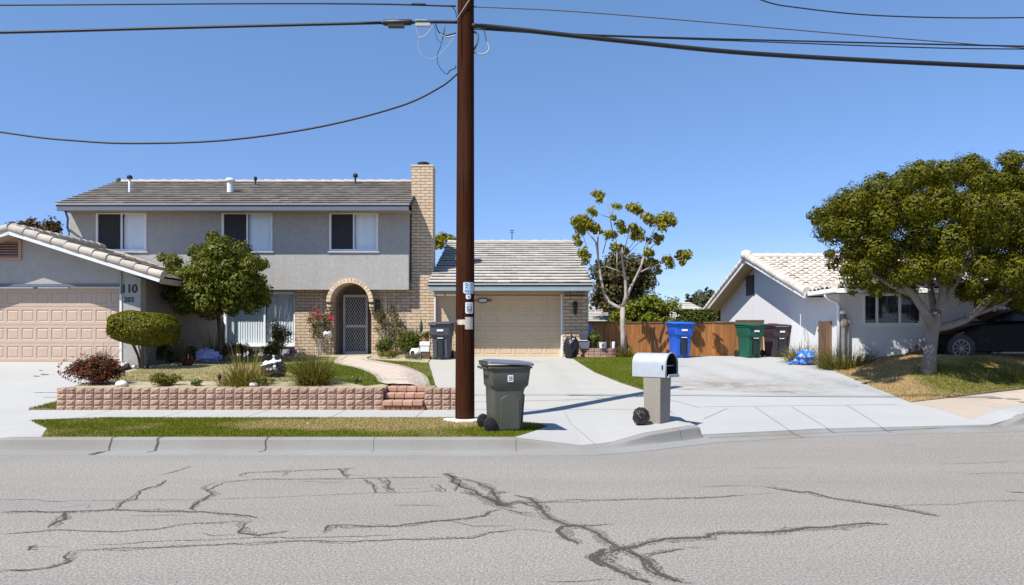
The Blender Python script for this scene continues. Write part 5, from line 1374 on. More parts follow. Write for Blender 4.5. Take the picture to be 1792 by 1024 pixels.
shrub('climbing_vine', 'olive and brown vine climbing the cream brick right of the door', 'shrub', 654, 708, 530, 628, 24.75, Hy, M['leaf_vine'], 0, 300, .075, 11, .3, 14,
      lobes=[(662, 548, 8), (672, 550, 10), (684, 544, 9), (692, 552, 9), (664, 562, 10), (676, 564, 12), (690, 566, 11), (700, 568, 7), (662, 576, 9), (673, 580, 9), (686, 582, 9), (698, 582, 8), (686, 534, 6), (704, 580, 6), (697, 596, 7)])
shrub('door_border_plant', 'bushy dark green border plant right of the door', 'plant', 648, 698, 584, 628, 23.9, Hy, M['leaf_green'], 40, 300, .10, 12, .4, 8, asp=.25)
shrub('door_border_plant', 'tall leafy green border plant between the vine and the white pots', 'plant', 692, 744, 572, 628, 23.8, Hy, M['leaf_green'], 44, 300, .10, 13, .4, 10, asp=.25)
shrub('ground_cover_plant', 'low yellowish ground cover plant at the doorstep corner', 'plant', 655, 712, 612, 633, 23.1, Hy, M['leaf_lime'], 26, 400, .06, 14, .6)
shrub('ground_cover_plant', 'low brownish ground cover plant below the white urn', 'plant', 700, 746, 618, 634, 22.9, Hy, M['leaf_vine'], 24, 400, .06, 15, .6)
def tuft(name, label, parts, Y, px, H, cat='grass clump', group=None, fl=None):
    """ornamental grass: parts = list of (n, length, radius, width, spread, droop, material)"""
    x = X(px, Y); t = thing(name, label, cat, (x, Y, float(H(x, Y))), group=group)
    for (n, ln, rad, w, sp, dr, m, nm) in parts:
        n = int(n * 1.7); w *= 1.15
        np_mesh(nm, blade_clump((x, Y, 0), n, ln, rad, w, sp, H, dr), 4, m, t)
    if fl:
        fm, spots, fs = fl; pts = [np.array(P(a, b, Y))[None] + RNG.normal(size=(8, 3)) * fs * .4 for a, b in spots]
    for pp in pts if fl else (): np_mesh('flower', leaf_quads(pp, unit(len(pp)), fs, .8), 4, fm, t)
    return t
tuft('ornamental_grass', 'yellow ornamental grass clump with tall stalks left of the tied bag', [(230, .58, .36, .014, .6, 1.0, M['blade_yellow'], 'blades'), (34, .95, .18, .012, .16, .25, M['blade_yellow'], 'stalks'), (200, .28, .50, .012, .9, 1.2, M['blade_green'], 'lower_blades')], 14.6, 428, Hy, fl=(M['flower_white'], [(419, 621), (430, 619)], .06))
tuft('ornamental_grass', 'large green arching grass clump right of the tied bag', [(420, .78, .26, .013, .55, 1.0, M['blade_green'], 'blades'), (90, .62, .34, .012, .7, 1.2, M['blade_yellow'], 'dry_blades')], 14.7, 548, Hy)
tuft('strap_plant', 'pale strap leaved plant in shade left of the lilac bag', [(46, .95, .22, .035, .45, 1.4, M['blade_pale'], 'leaves')], 21.2, 316, Hy, 'plant')
tuft('strap_plant', 'upright pale sword leaved plant behind the lilac bag', [(22, 1.15, .16, .035, .28, .6, M['blade_pale'], 'leaves')], 22.0, 374, Hy, 'plant')
tuft('red_plant', 'small dark red spiky plant under the topiary', [(26, .42, .12, .035, .8, .8, plain('red_blade', (.16, .03, .035), .5, .3), 'leaves')], 19.7, 326, Hy, 'plant')
tuft('strap_plant', 'small strap leaved tuft at the foot of the slim tree', [(130, .48, .20, .02, .5, 1.1, M['blade_green'], 'leaves')], 24.0, 1094, Hs, 'plant')
tuft('ornamental_grass', 'wide dark green grass clump at the corner of the right lawn', [(700, .80, .66, .014, .5, 1.0, M['blade_green'], 'blades'), (60, .6, .5, .012, .9, .8, M['blade_yellow'], 'dry_blades')], 20.6, 1478, Hs)
tuft('ornamental_grass', 'pale green grass clump behind the blue patterned bag', [(300, .70, .34, .016, .6, 1.1, M['blade_pale'], 'blades')], 22.2, 1402, Hs)
tuft('ornamental_grass', 'yellow green grass clump in front of the dark car at the right edge', [(260, .40, .5, .014, .7, 1.0, M['blade_yellow'], 'blades')], 17.3, 1790, Hl)
shrub('shade_shrub', 'dark green shrub low against the side wall left of the lilac bag', 'shrub', 300, 345, 604, 634, 22.4, Hy, M['leaf_hedge'], 30, 300, .08, 31, .4, 5)
shrub('shade_shrub', 'dark brownish shrub between the lilac bag and the white downpipe', 'shrub', 372, 408, 598, 632, 22.6, Hy, M['leaf_vine'], 26, 300, .075, 32, .4, 8)
shrub('flowering_plant', 'low plant with pale blooms under the window left of the airy shrub', 'flowers', 420, 462, 606, 634, 23.2, Hy, M['leaf_green'], 24, 300, .07, 33, .4, 4, (M['flower_white'], 8, .05, None))
shrub('mounded_shrub', 'small round green mound at the wall just right of the lime shrub', 'shrub', 326, 360, 662, 681, 14.4, Hy, M['leaf_green'], 24, 900, .045, 34, .5, 0)
# bare stems on the lilac wall
t = thing('dry_climber', 'bare dry stems standing against the white sunlit wall', 'plant', (X(1420, 22.5), 22.5, .8)); mb = MB(); rnd = random.Random(4)
for i in range(9):
    x = X(1404 + i * 3.4, 22.6); z = .8; pts = []
    for k in range(7): pts.append((x + rnd.uniform(-.05, .05), 22.6 + rnd.uniform(-.05, .05), z)); z += rnd.uniform(.12, .24)
    mb.tube(pts, [.012 - .0012 * k for k in range(7)], 5)
mb.build('stems', M['bark_pale'], t)
mb = MB(); a, b = P(1401, 548, 22.7), P(1427, 541, 22.7)
mb.tube([(a.x, 22.7, .8), tuple(a), tuple(b), (b.x, 22.7, .8)], .012, 6); fr = mb.build('wire_trellis', M['white_trim'], None); tag(fr, 'thin white wire trellis frame behind the bare stems', 'trellis')
for px, py, y, r, lb in ((213, 668 + 8, 14.3, .10, 'smooth white rock at the end of the red shrub'), (236, 630, 19.0, .07, 'small white rock by the garage corner'), (245, 633, 18.8, .08, 'larger pale rock near the topiary trunk'), (260, 635, 18.9, .06, 'flat pale rock right of the topiary trunk'), (444, 676, 14.3, .07, 'pale pink rock at the foot of the tall grass')):
    x = X(px, y); bm = bmesh.new(); bmesh.ops.create_icosphere(bm, subdivisions=2, radius=1)
    for v in bm.verts: v.co = Vector((v.co.x * r * 1.3, v.co.y * r, v.co.z * r * .75)) * (1 + .25 * noise.noise(v.co * 1.7 + Vector((px, 0, 0)))) + Vector((x, y, float(Hy(x, y)) + r * .45))
    me = bpy.data.meshes.new('rock'); bm.to_mesh(me); bm.free(); tag(finish(me, 'rock', M['rock'], None, True), lb, 'rock', 'pale rocks along the front yard')
# ------------------------------------------------------------------ block wall and steps
wallo = thing('block_wall', 'low pinkish split face block retaining wall along the pavement', 'retaining wall', (-5.6, 13.9, .17))
rnd = random.Random(12)
def rough_block(mb, x0, x1, y0, y1, z0, z1, rnd, face='y'):
    """a block with a bulging, chipped front face"""
    n = 4; g = .004
    x0, x1, z0, z1 = x0 + g * 1.3, x1 - g * 1.3, z0 + g * .35, z1 - g * .35
    fr = []
    for j in range(n + 1):
        for i in range(n + 1):
            u, v = i / n, j / n; e = min(u, 1 - u, v, 1 - v)
            d = (-.022 + rnd.uniform(-.007, .007)) if e > .01 else rnd.uniform(0, .006)
            if face == 'y': fr.append((x0 + (x1 - x0) * u, y0 + d, z0 + (z1 - z0) * v))
            else: fr.append((x0 + d, y0 + (y1 - y0) * u, z0 + (z1 - z0) * v))
    mb.faces(fr, [(j * (n + 1) + i, j * (n + 1) + i + 1, (j + 1) * (n + 1) + i + 1, (j + 1) * (n + 1) + i) for j in range(n) for i in range(n)])
    if face == 'y': mb.box(x0, x1, y0 + .004, y1, z0, z1)
    else: mb.box(x0 + .004, x1, y0 + g, y1 - g, z0, z1)
mb = MB(); bw = .1795; ch_ = .1115; z0 = .165
def courses(x0, x1):
    n = round((x1 - x0) / bw); w = (x1 - x0) / n
    for r in range(4):
        for i in range(n): rough_block(mb, x0 + i * w, x0 + (i + 1) * w, 13.82 + r * .006 + rnd.uniform(-.004, .004), 14.04, z0 + r * ch_, z0 + (r + 1) * ch_, rnd)
courses(-8.82, -2.50); courses(-1.70, -1.02)
for r in range(4):                                               # return along the left driveway
    for i in range(6): rough_block(mb, -8.82, -8.65, 14.05 + i * .18, 14.05 + (i + 1) * .18, z0 + r * ch_, z0 + (r + 1) * ch_, rnd, 'x')
for r in range(3):
    for i in range(5): mb.box(-1.20 + r * .0, -1.02, 14.05 + i * .18, 14.05 + (i + 1) * .18 - .006, z0 + r * ch_ + .003, z0 + (r + 1) * ch_ - .003)
for r in range(4):
    for s_, xx in ((1, -2.50), (-1, -1.70)):
        for i in range(3): mb.box(*sorted((xx + s_ * .003, xx - s_ * .16)), 14.06 + i * .2, 14.06 + (i + 1) * .2 - .006, z0 + r * ch_, z0 + (r + 1) * ch_ - .005)
mb.build('blocks', M['block'], wallo, fix=False)
stp = thing('brick_steps', 'three red brick steps cut through the block wall', 'steps', (-2.1, 13.9, .17))
sx0, sx1 = -2.49, -1.71; nb = 9
mb = MB()
for i in range(nb): w = (sx1 - sx0 + .06) / nb; mb.box(sx0 - .03 + i * w + .004, sx0 - .03 + (i + 1) * w - .004, 13.74, 13.95, .165, .275 + rnd.uniform(-.004, .004))
mb.build('riser', M['redbrick'], stp, bevel=.008)
for r, (yy, zz) in enumerate(((13.70, .275), (13.98, .395), (14.28, .505))):
    mb = MB(); k = 4; w = (sx1 - sx0) / k
    for i in range(k): mb.box(sx0 + i * w + .0015, sx0 + (i + 1) * w - .0015, yy, yy + .34, zz + .004, zz + .105 + rnd.uniform(-.003, .003))
    mb.build('tread', M['stepbrick'], stp, bevel=.022, segs=3)
    if r: mb = MB(); mb.box(sx0 + .01, sx1 - .01, yy + .03, yy + .36, zz - .12, zz + .003); mb.build('riser', M['soil'], stp)

# ------------------------------------------------------------------ wooden fence and gate
fen = thing('wooden_fence', 'stained brown board fence at the end of the wide driveway', 'fence', (5.8, 25.3, .9))
fa, fb, fy = 2.62, X(1337, 25.3), 25.3
mb = MB(); x = fa; rnd = random.Random(6)
while x < fb - .02:
    w = min(rnd.uniform(.135, .15), fb - x); t = Z(565.5 - (x - fa) * .3, fy) + rnd.uniform(-.008, .008)
    mb.box(x + .004, x + w - .004, fy + rnd.uniform(-.004, .004), fy + .025, .84, t); x += w
mb.build('boards', M['fence'], fen)
mb = MB(); mb.box(fa, fb, fy - .02, fy + .07, Z(565.8, fy) , Z(563.0, fy)); mb.box(X(1288, fy), fb, fy - .026, fy + .076, Z(563.2, fy), Z(560, fy)); mb.build('top_rail', M['oldwood'], fen)
mb = MB()
for x in np.linspace(fa + .1, fb - .06, 4): mb.box(x - .045, x + .045, fy + .03, fy + .12, .8, Z(566, fy))
mb.build('post', M['oldwood'], fen)
gt = thing('board_panel', 'short dark weathered board panel beside the white downpipe', 'gate', (X(1450, 20.9), 20.9, .8))
mb = MB(); x0, x1 = X(1432, 21), X(1467, 21); n = 6
for i in range(n): w = (x1 - x0) / n; mb.box(x0 + i * w + .004, x0 + (i + 1) * w - .004, 20.98 + rnd.uniform(-.01, .01), 21.01, .66, Z(562, 21) + rnd.uniform(-.012, .012))
mb.build('boards', M['oldwood'], gt)
mb = MB(); mb.box(x0, x1, 21.012, 21.05, 1.75, 1.84); mb.box(x0, x1, 21.012, 21.05, .9, .99); mb.build('rail', M['oldwood'], gt)
mt_ = thing('utility_meter', 'grey utility meter pipes topped by a white cap by the downpipe', 'meter', (X(1478, 20.3), 20.3, .8))
mb = MB(); a = P(1476, 540, 20.3); mb.lathe([(.06, 0), (.06, 1.15)], (a.x, 20.3, .75), 10); mb.lathe([(.075, 1.15), (.085, 1.3), (.05, 1.38)], (a.x, 20.3, .75), 12); mb.box(a.x - .05, a.x + .05, 20.22, 20.38, 1.95, 2.25); mb.build('post', M['bark_grey'], mt_, 40)
mb = MB(); mb.lathe([(.03, -.02), (.085, 0), (.09, .06), (.03, .1)], (a.x - .01, 20.3, 2.27), 12); mb.build('cap', M['white'], mt_, True)
b = P(1486, 562, 20.3); mb = MB(); mb.tube([(b.x, 20.35, .8), (b.x, 20.35, b.z - .06)], .022, 8); mb.build('pipe', M['bark_grey'], mt_)
mb = MB(); mb.lathe([(.02, -.06), (.055, -.03), (.055, .04), (.02, .07)], (b.x, 20.35, b.z), 12); mb.build('cap', M['white'], mt_, True)

# ------------------------------------------------------------------ wheelie bins
def rrect(w, d, z, r=.07, yo=0, n=4):
    out = []
    for cx, cy, a0 in ((w / 2 - r, d / 2 - r, 0), (-w / 2 + r, d / 2 - r, PI / 2), (-w / 2 + r, -d / 2 + r, PI), (w / 2 - r, -d / 2 + r, 1.5 * PI)):
        for k in range(n + 1): a = a0 + PI / 2 * k / n; out.append((cx + r * math.cos(a), cy + r * math.sin(a) + yo, z))
    return out
def wheelie_bin(label, loc, rot, mbody, mlid, style=0, sc=1.0, group='wheeled bins out for collection', lidm=None):
    """front faces local -y, wheels and hinge at local +y"""
    t = thing('wheelie_bin', label, 'bin', loc, rot, group, local=True); t.scale = (sc, sc, sc)
    S = [(.46, .50, 0, .05, .03), (.47, .52, .02, .06, .03), (.50, .57, .40, .07, .02), (.515, .60, .60, .07, .01), (.525, .62, .655, .07, .0), (.585, .70, .70, .07, -.01), (.60, .735, .90, .06, -.02), (.605, .75, .955, .05, -.02), (.655, .80, .965, .05, -.02), (.655, .80, .992, .05, -.02)]
    mb = MB(); mb.loft([rrect(w, d, z, r, yo) for w, d, z, r, yo in S]); mb.build('body', mbody, t, smooth=38)
    for s in (-1, 1):                                           # raised ribs down the front and sides
        mb = MB(); mb.prism([(-.045, .04), (.045, .04), (.04, .56), (-.04, .56)], -.012, .012, 'y')
        v = [(p[0] + s * .15, p[1] - .262 - p[2] * .09 + .012, p[2]) for p in mb.v]; mb.v = v; mb.build('front_rib', mbody, t, bevel=.012)
    if style:
        mb = MB(); mb.box(-.075, .075, -.345, -.24, .10, .60); mb.build('recess_shade_block', plain('recess_shade', [c * .75 for c in mbody.node_tree.nodes['Principled BSDF'].inputs['Base Color'].default_value[:3]] if False else (.02, .025, .03), .6), t, bevel=.01)  # solid dark block; its colour stands in for the shade of a recess
        mb = MB(); mb.box(-.08, .08, -.372, -.335, .595, .618); mb.build('grab_bar', M['sticker'], t)
        mb = MB(); mb.box(-.09, .09, -.394, -.38, .80, .855); mb.build('label_plate', M['sticker'], t)
    else:
        mb = MB(); mb.prism([(-.20, .02), (.16, .02), (.15, .50), (.05, .56), (-.12, .56), (-.19, .48)], -.006, .02, 'x')  # added panel; its arched outline gives the sunlit shape under the flared top
        mb.v = [(p[0] - .238 - p[2] * .04, p[1], p[2]) for p in mb.v]; mb.build('lit_arch_panel', mbody, t, bevel=.02)
    L = [(.66, .81, 1.0, .05, -.02), (.69, .84, 1.005, .05, -.025), (.69, .84, 1.03, .06, -.025), (.60, .74, 1.055, .08, -.02), (.45, .58, 1.066, .1, -.01)]
    mb = MB(); mb.loft([rrect(w, d, z + .035 * (yo * 0), r, yo) for w, d, z, r, yo in L])
    mb.v = [(p[0], p[1], p[2] + .05 * max(0, (p[1] + .42)) * .9) for p in mb.v]; lid = mb.build('lid', mlid, t, smooth=38)
    mb = MB(); mb.tube([(-.27, .40, 1.02), (.27, .40, 1.02)], .022, 8); mb.tube([(-.2, .38, .95), (-.2, .455, .975), (.2, .455, .975), (.2, .38, .95)], .017, 8)
    for k in range(5): mb.box(-.25 + k * .115, -.2 + k * .115, .36, .43, 1.04, 1.075)
    mb.build('handle', mbody, t, smooth=40)
    mb = MB(); mb.tube([(-.27, .345, .112), (.27, .345, .112)], .014, 8); mb.build('axle', M['black'], t)
    for s in (-1, 1):
        mb = MB(); c = (s * .255, .345, .112)
        mb.lathe([(.065, -.026), (.10, -.028), (.115, -.018), (.115, .018), (.10, .028), (.065, .026)], c, 28, 'x'); wh = mb.build('wheel', M['tyre'], t, smooth=40)
        mb = MB(); mb.lathe([(.015, -.034), (.03, -.036), (.075, -.024), (.075, .024), (.03, .036), (.015, .034)], c, 20, 'x')
        for k in range(6): a = k * PI / 3; mb.obox((c[0], c[1] + .048 * math.cos(a), c[2] + .048 * math.sin(a)), (.033, 0, 0), (0, .028 * math.cos(a), .028 * math.sin(a)), (0, -.006 * math.sin(a), .006 * math.cos(a)))
        mb.build('rim', M['black'], wh)
    mb = MB(); mb.prism([(.18, .12), (.28, .12), (.28, .20), (.24, .36), (.18, .36)], -.20, .20, 'x'); mb.build('axle_housing', mbody, t, bevel=.015)
    return t
ny = 11.13; nx = X(884, ny)
nb_ = wheelie_bin('large grey green wheeled bin with slate lid on the verge beside the pole', (nx, ny, float(Hs(nx, ny)) - .01), math.radians(104), M['bin_grey'], M['bin_lid'], 0, 1.0)
nb_.scale = (1.0, .86, 1.0)
# square label on the side that faces the street and a crumpled bright patch at the back
mb = MB(); mb.box(-.312, -.300, -.06, .035, .76, .86); lp = mb.build('label_plate', M['sticker'], nb_)
mb = MB(); mb.box(-.3135, -.3115, -.045, -.028, .775, .845); mb.box(-.3135, -.3115, -.02, -.008, .775, .845); mb.box(-.3135, -.3115, -.002, .022, .775, .79); mb.box(-.3135, -.3115, .004, .018, .80, .845); mb.build('label_mark', M['ink'], lp)
gz = lambda x, y: float(Hs(x, y)) + .008
wheelie_bin('charcoal wheeled bin with a white printed label standing by the cream brick chimney', (X(774, 23.55), 23.55, gz(X(774, 23.55), 23.55)), math.radians(-4), M['bin_char'], M['bin_char'], 1, 1.13)
wheelie_bin('bright blue wheeled bin in front of the board fence', (X(1190, 24.1), 24.1, gz(5.7, 24.1)), math.radians(8), M['bin_blue'], M['bin_blue'], 1, 1.10)
wheelie_bin('dark green wheeled bin standing left of the dark brown bin', (X(1312, 24.1), 24.1, gz(8, 24.1)), math.radians(16), M['bin_green'], M['bin_green'], 1, 1.06)
wheelie_bin('dark brown wheeled bin with some red on its lid by the white wall', (X(1357, 24.35), 24.35, gz(8.9, 24.3)), math.radians(14), M['bin_brown'], M['bin_brown'], 1, 1.03)
rb = [o for o in bpy.data.objects if o.get('label', '').startswith('dark brown wheeled')][0]
mb = MB(); mb.obox((-.12, -.05, 1.095), (.13, 0, .0), (0, .10, .008), (0, 0, .008)); mb.build('lid_marking', M['red'], rb, bevel=.004)
cb = [o for o in bpy.data.objects if o.get('label', '').startswith('charcoal wheeled')][0]
# ------------------------------------------------------------------ mailbox
my = 11.95; mx0 = X(1150, my); mzb = float(Hs(mx0, my)) + .004
mbx = thing('mailbox', 'grey metal mailbox with open black front on a speckled concrete post', 'mailbox', (mx0, my, mzb), math.radians(48), local=True)   # opening faces local -y
M['post_conc'] = concrete('speckled_concrete', (.27, .24, .205), .14, speck=.8)
mb = MB(); mb.loft([[(s * w, d * q, z) for s, d in ((-1, -1), (1, -1), (1, 1), (-1, 1))] for w, q, z in ((.165, .15, -.03), (.17, .155, .30), (.178, .165, .76))]); mb.build('post', M['post_conc'], mbx, bevel=.012)
r, h, y0, y1, zb = .185, .21, -.27, .37, .765
prof = [(-r, 0), (-r, h)] + [(r * math.cos(a), h + r * math.sin(a)) for a in np.linspace(PI, 0, 17)][1:-1] + [(r, h), (r, 0)]
mb = MB(); n = len(prof); inn = [(p[0] * .92, .012 + p[1] * .955) for p in prof]
A = [(p[0], y0, zb + p[1]) for p in prof]; B = [(p[0], y1, zb + p[1]) for p in prof]; C = [(p[0], y0, zb + p[1]) for p in inn]
mb.faces(A + B, [(i, i + 1, n + i + 1, n + i) for i in range(n - 1)] + [(n - 1, 0, n, 2 * n - 1)] + [tuple(range(n, 2 * n))])
mb.faces(A + C, [(i, n + i, n + i + 1, i + 1) for i in range(n - 1)] + [(n - 1, 2 * n - 1, n, 0)])
shell = mb.build('box_shell', M['steel'], mbx, smooth=40)
mb = MB(); D = [(p[0], y1 - .05, zb + p[1]) for p in inn]
mb.faces(C + D, [(i, n + i, n + i + 1, i + 1) for i in range(n - 1)] + [(n - 1, 2 * n - 1, n, 0), tuple(range(n, 2 * n))]); mb.build('interior', M['dark'], shell, fix=False)
mb = MB(); rim = [(p[0] * 1.03, y0 - .004, zb + p[1] * 1.02) for p in prof]; mb.tube(rim, .013, 8); mb.build('front_rim', M['trim_teal'], mbx, True)
mb = MB(); mb.box(-r * .9, r * .9, y0 + .05, y1 - .1, zb + h * .86, zb + h * .86 + .012); mb.build('shelf', M['trim_teal'], shell)
mb = MB(); mb.box(-r * .93, r * .93, y0 - .05, y0 - .002, zb + .0, zb + .02); mb.box(-r * .93, r * .93, y0 - .05, y0 - .036, zb + .02, zb + .05); mb.build('door_flap', M['steel'], mbx, bevel=.004)
mb = MB(); mb.box(-r - .012, -r - .001, y0 + .05, y0 + .075, zb + .13, zb + .20); mb.build('latch', M['black'], mbx, bevel=.004)
# small bracket-like mark on the front of the post
mb = MB()
for s in (-1, 1):
    mb.box(*sorted((s * .045, s * .055)), -.1665, -.160, .60, .72); mb.box(*sorted((s * .02, s * .0445)), -.1665, -.160, .60, .61); mb.box(*sorted((s * .02, s * .0445)), -.1665, -.160, .71, .72)
mb.box(-.006, .008, -.1665, -.160, .63, .65); mb.box(-.006, .008, -.1665, -.160, .67, .70); mb.box(.012, .024, -.1665, -.160, .655, .675)
mb.v = [(p[0], p[1] + .004 - (p[2] - .66) * .02, p[2]) for p in mb.v]; mb.build('post_mark', M['sticker'], mbx)

# ------------------------------------------------------------------ bags and small things
def bag(name, label, c, rx, ry, rz, m, seed, wr=.16, tie=True, sag=.25, cat='bag', flat=.9, mats=None, split=None, yaw=0, freq=2.2):
    bm = bmesh.new(); bmesh.ops.create_icosphere(bm, subdivisions=5, radius=1); s = Vector((seed * 3.1, seed, 0))
    for v in bm.verts:
        p = v.co.copy(); d = p.copy()
        ang = math.atan2(p.y, p.x); up = max(0, p.z)
        k = 1 + wr * noise.noise(p * freq + s) + wr * .55 * (abs(noise.noise(p * freq * 2.3 + s)) - .25) + wr * .3 * (abs(noise.noise(p * freq * 5 + s)) - .25)
        if tie: k *= 1 - .10 * up ** 3 * (1 + .6 * math.sin(ang * 11 + seed)); 
        z = p.z * k
        if tie and p.z > .80: q = (p.z - .80) / .20; k *= max(.10, 1 - 1.05 * q ** .55); z = p.z * k + (p.z - p.z * k) * min(1, q * 2) + .10 * q
        w = 1 + sag * (.3 - p.z) * .5
        v.co = Vector((p.x * k * w * rx, p.y * k * w * ry, max(-flat, z) * rz))
    if tie:
        for i in range(26):
            pass
    me = bpy.data.meshes.new(name)
    rot = Matrix.Rotation(yaw, 3, 'Z')
    zmin = min(v.co.z for v in bm.verts)
    for v in bm.verts: v.co = rot @ Vector((v.co.x, v.co.y, v.co.z - zmin)) + Vector(c)
    for f in bm.faces:
        f.smooth = True
        if split and split((f.calc_center_median() - Vector(c))): f.material_index = 1
    bm.to_mesh(me); bm.free()
    o = finish(me, name, mats or m, None, None)
    o['label'] = label; o['category'] = cat
    return o
y = 16.3; x = X(479, y); b_ = bag('tied_bag', 'tied white and black plastic bag lying on the yard lawn', (x, y, float(Hy(x, y)) - .0), .27, .22, .235, None, 2, .22, True, .35, mats=[M['bag_white'], M['bag_black']], split=lambda p: p.z < .33 + p.x * .25)
mb = MB(); 
zk = max(v.co.z for v in b_.data.vertices) - .02
for k in range(6): a = k * 1.05; mb.tube([(x, y, zk), (x + .012 * math.cos(a), y + .012 * math.sin(a), zk + .025), (x + .03 * math.cos(a), y + .025 * math.sin(a), zk + .04 + .01 * (k % 3))], [.010, .010, .004], 5)
mb.build('bag_knot', M['bag_white'], b_, True)
y = 21.0; x = X(362, y); bag('slumped_bag', 'slumped lilac plastic bag lying by the dark side wall', (x, y, float(Hy(x, y))), .36, .26, .22, None, 5, .30, False, .3, freq=3.0, mats=[M['bag_lilac'], M['bag_black']], split=lambda p: p.x < -.24 and p.z < .3)
y = 11.75; x = X(1121, y); bag('round_bag', 'small round dark brown bag gathered to its centre beside the mailbox post', (x - .0, y - .05, float(Hs(x, y)) + .004), .135, .11, .15, M['bag_brown'], 9, .14, False, .05, freq=3)
o = [o for o in bpy.data.objects if o.name == 'round_bag'][0]; mb = MB(); zc = float(Hs(x, y)) + .16
for k in range(22): a = 2 * PI * k / 22; mb.tube([(x + .012 * math.cos(a), y - .175, zc + .012 * math.sin(a)), (x + .06 * math.cos(a), y - .165, zc + .065 * math.sin(a)), (x + .12 * math.cos(a), y - .10, zc + .135 * math.sin(a))], [.008, .006, .003], 5)
mb.build('pleats', M['bag_brown'], o, True)
y = 23.75; x = X(1000, y); bag('refuse_bag', 'tall black refuse bag standing by the garage pillar', (x, y, gz(x, y)), .25, .22, .43, M['bag_black'], 11, .16, True, .25)
y = 21.8; x = X(1408, y); M['bag_print'] = None
t = NT('printed_blue_film'); nz = t.n('TexVoronoi'); nz.inputs['Scale'].default_value = 9; t.l(t.pos(), nz.inputs['Vector']); sp = t.n('SeparateColor'); t.l(nz.outputs['Color'], sp.inputs[0])
cc = t.ramp(sp.outputs[0], [(.0, (.02, .13, .55)), (.62, (.03, .20, .62)), (.72, (.22, .38, .62)), (.86, (.45, .10, .14)), (.95, (.5, .42, .10))]); cc_r = t.t.nodes[-1]
for nd in t.t.nodes:
    if nd.type == 'VALTORGB': nd.color_ramp.interpolation = 'CONSTANT'
t.bsdf(cc, .3, .5, 0, t.bump(t.noise(t.pos(), 16, 3), .4, .02))
bag('patterned_bag', 'bright blue patterned plastic bag lying on the driveway edge', (x + .03, y, gz(x, y)), .30, .24, .235, t.m, 7, .28, False, .3, yaw=.5)
o = [o for o in bpy.data.objects if o.name == 'patterned_bag'][0]
mb = MB(); zc = gz(x, y); mb.loft([[(x - .2, y - .1, zc + .02), (x - .2, y + .12, zc + .02), (x - .2, y + .1, zc + .25), (x - .2, y - .08, zc + .22)], [(x - .36, y - .06, zc + .03), (x - .36, y + .06, zc + .03), (x - .36, y + .05, zc + .13), (x - .36, y - .05, zc + .12)], [(x - .52, y - .12, zc + .02), (x - .52, y + .1, zc + .02), (x - .52, y + .1, zc + .05), (x - .52, y - .12, zc + .05)]])
mb.build('bag_neck', t.m, o, bevel=.02)
# round planter by the garage
pl = thing('ring_planter', 'low curved tan block planter between the garage pillar and the slim tree', 'planter', (X(1049, 24.1), 24.1, .9))
mb = MB(); pc = (X(1049, 24.2), 24.35); R0, R1 = .68, .54; zg = .88
for r in range(3):
    for k in range(20):
        a0, a1 = 2 * PI * (k + .02) / 20, 2 * PI * (k + .98) / 20
        ring = lambda R, a, z: (pc[0] + R * math.cos(a), pc[1] + R * .62 * math.sin(a), z)
        za, zb_ = zg + r * .115 + .003, zg + (r + 1) * .115 - .003
        mb.faces([ring(R0, a0, za), ring(R0, a1, za), ring(R1, a1, za), ring(R1, a0, za), ring(R0, a0, zb_), ring(R0, a1, zb_), ring(R1, a1, zb_), ring(R1, a0, zb_)], [(0, 3, 2, 1), (4, 5, 6, 7), (0, 1, 5, 4), (1, 2, 6, 5), (2, 3, 7, 6), (3, 0, 4, 7)])
mb.build('blocks', M['block'], pl, bevel=.012)
mb = MB(); mb.lathe([(.01, .31), (.56, .30), (.56, 0)], (0, 0, 0), 24); mb.v = [(pc[0] + p[0], pc[1] + p[1] * .62, zg + p[2]) for p in mb.v]; mb.build('planter_soil', M['soil'], pl)
zt = zg + .345
bk = thing('white_bucket', 'white bucket standing on the block planter', 'bucket', (X(1053, 24.2), 24.05, zt)); c = bk.location
mb = MB(); mb.lathe([(.10, 0), (.125, .18), (.135, .185), (.135, .20), (.12, .20), (.10, .03)], (c.x, c.y - .08, zt), 20); mb.build('body', M['pot_white'], bk, 40)
mb = MB(); mb.box(c.x - .05, c.x + .06, c.y - .205, c.y - .197, zt + .05, zt + .15); mb.build('label_patch', M['trim_blue'], bk)
bt = thing('spray_bottle', 'white bottle with black top on the right end of the planter', 'bottle', (X(1073, 24.2), 24.1, zt)); c = bt.location
mb = MB(); mb.lathe([(.052, 0), (.056, .02), (.056, .19), (.03, .22)], (c.x, c.y, zt), 14); mb.build('body', M['pot_white'], bt, 40)
mb = MB(); mb.lathe([(.026, .215), (.028, .28), (.02, .31)], (c.x, c.y, zt), 10); mb.box(c.x + .015, c.x + .055, c.y - .02, c.y + .02, .02 + zt, zt + .2); mb.build('cap', M['black'], bt)
shrub('potted_plant', 'bushy olive plant growing in the block planter', 'plant', 1024, 1050, 577, 622, 24.3, lambda x, y: np.full(np.shape(x), zg + .30), M['leaf_green'], 22, 300, .085, 21, .5, 6)
cr = thing('storage_crate', 'grey plastic crate stacked with rubbish beside the garage pillar', 'crate', (X(1024, 24.2), 24.2, zt))
mb = MB(); x0, x1 = X(1013, 24.1), X(1032, 24.1); mb.loft([[(x0 + i, 23.98, z), (x1 - i, 23.98, z), (x1 - i, 24.28, z), (x0 + i, 24.28, z)] for i, z in ((.03, zt - .03), (0, zt + .24))]); mb.build('lower_crate', M['bin_lid'], cr, bevel=.02)
mb = MB(); mb.loft([[(x0 + i, 24.0, z), (x1 - .05 - i, 24.0, z), (x1 - .05 - i, 24.26, z), (x0 + i, 24.26, z)] for i, z in ((.04, zt + .30), (0, zt + .52))]); mb.build('upper_crate', M['bin_char'], cr, bevel=.02)
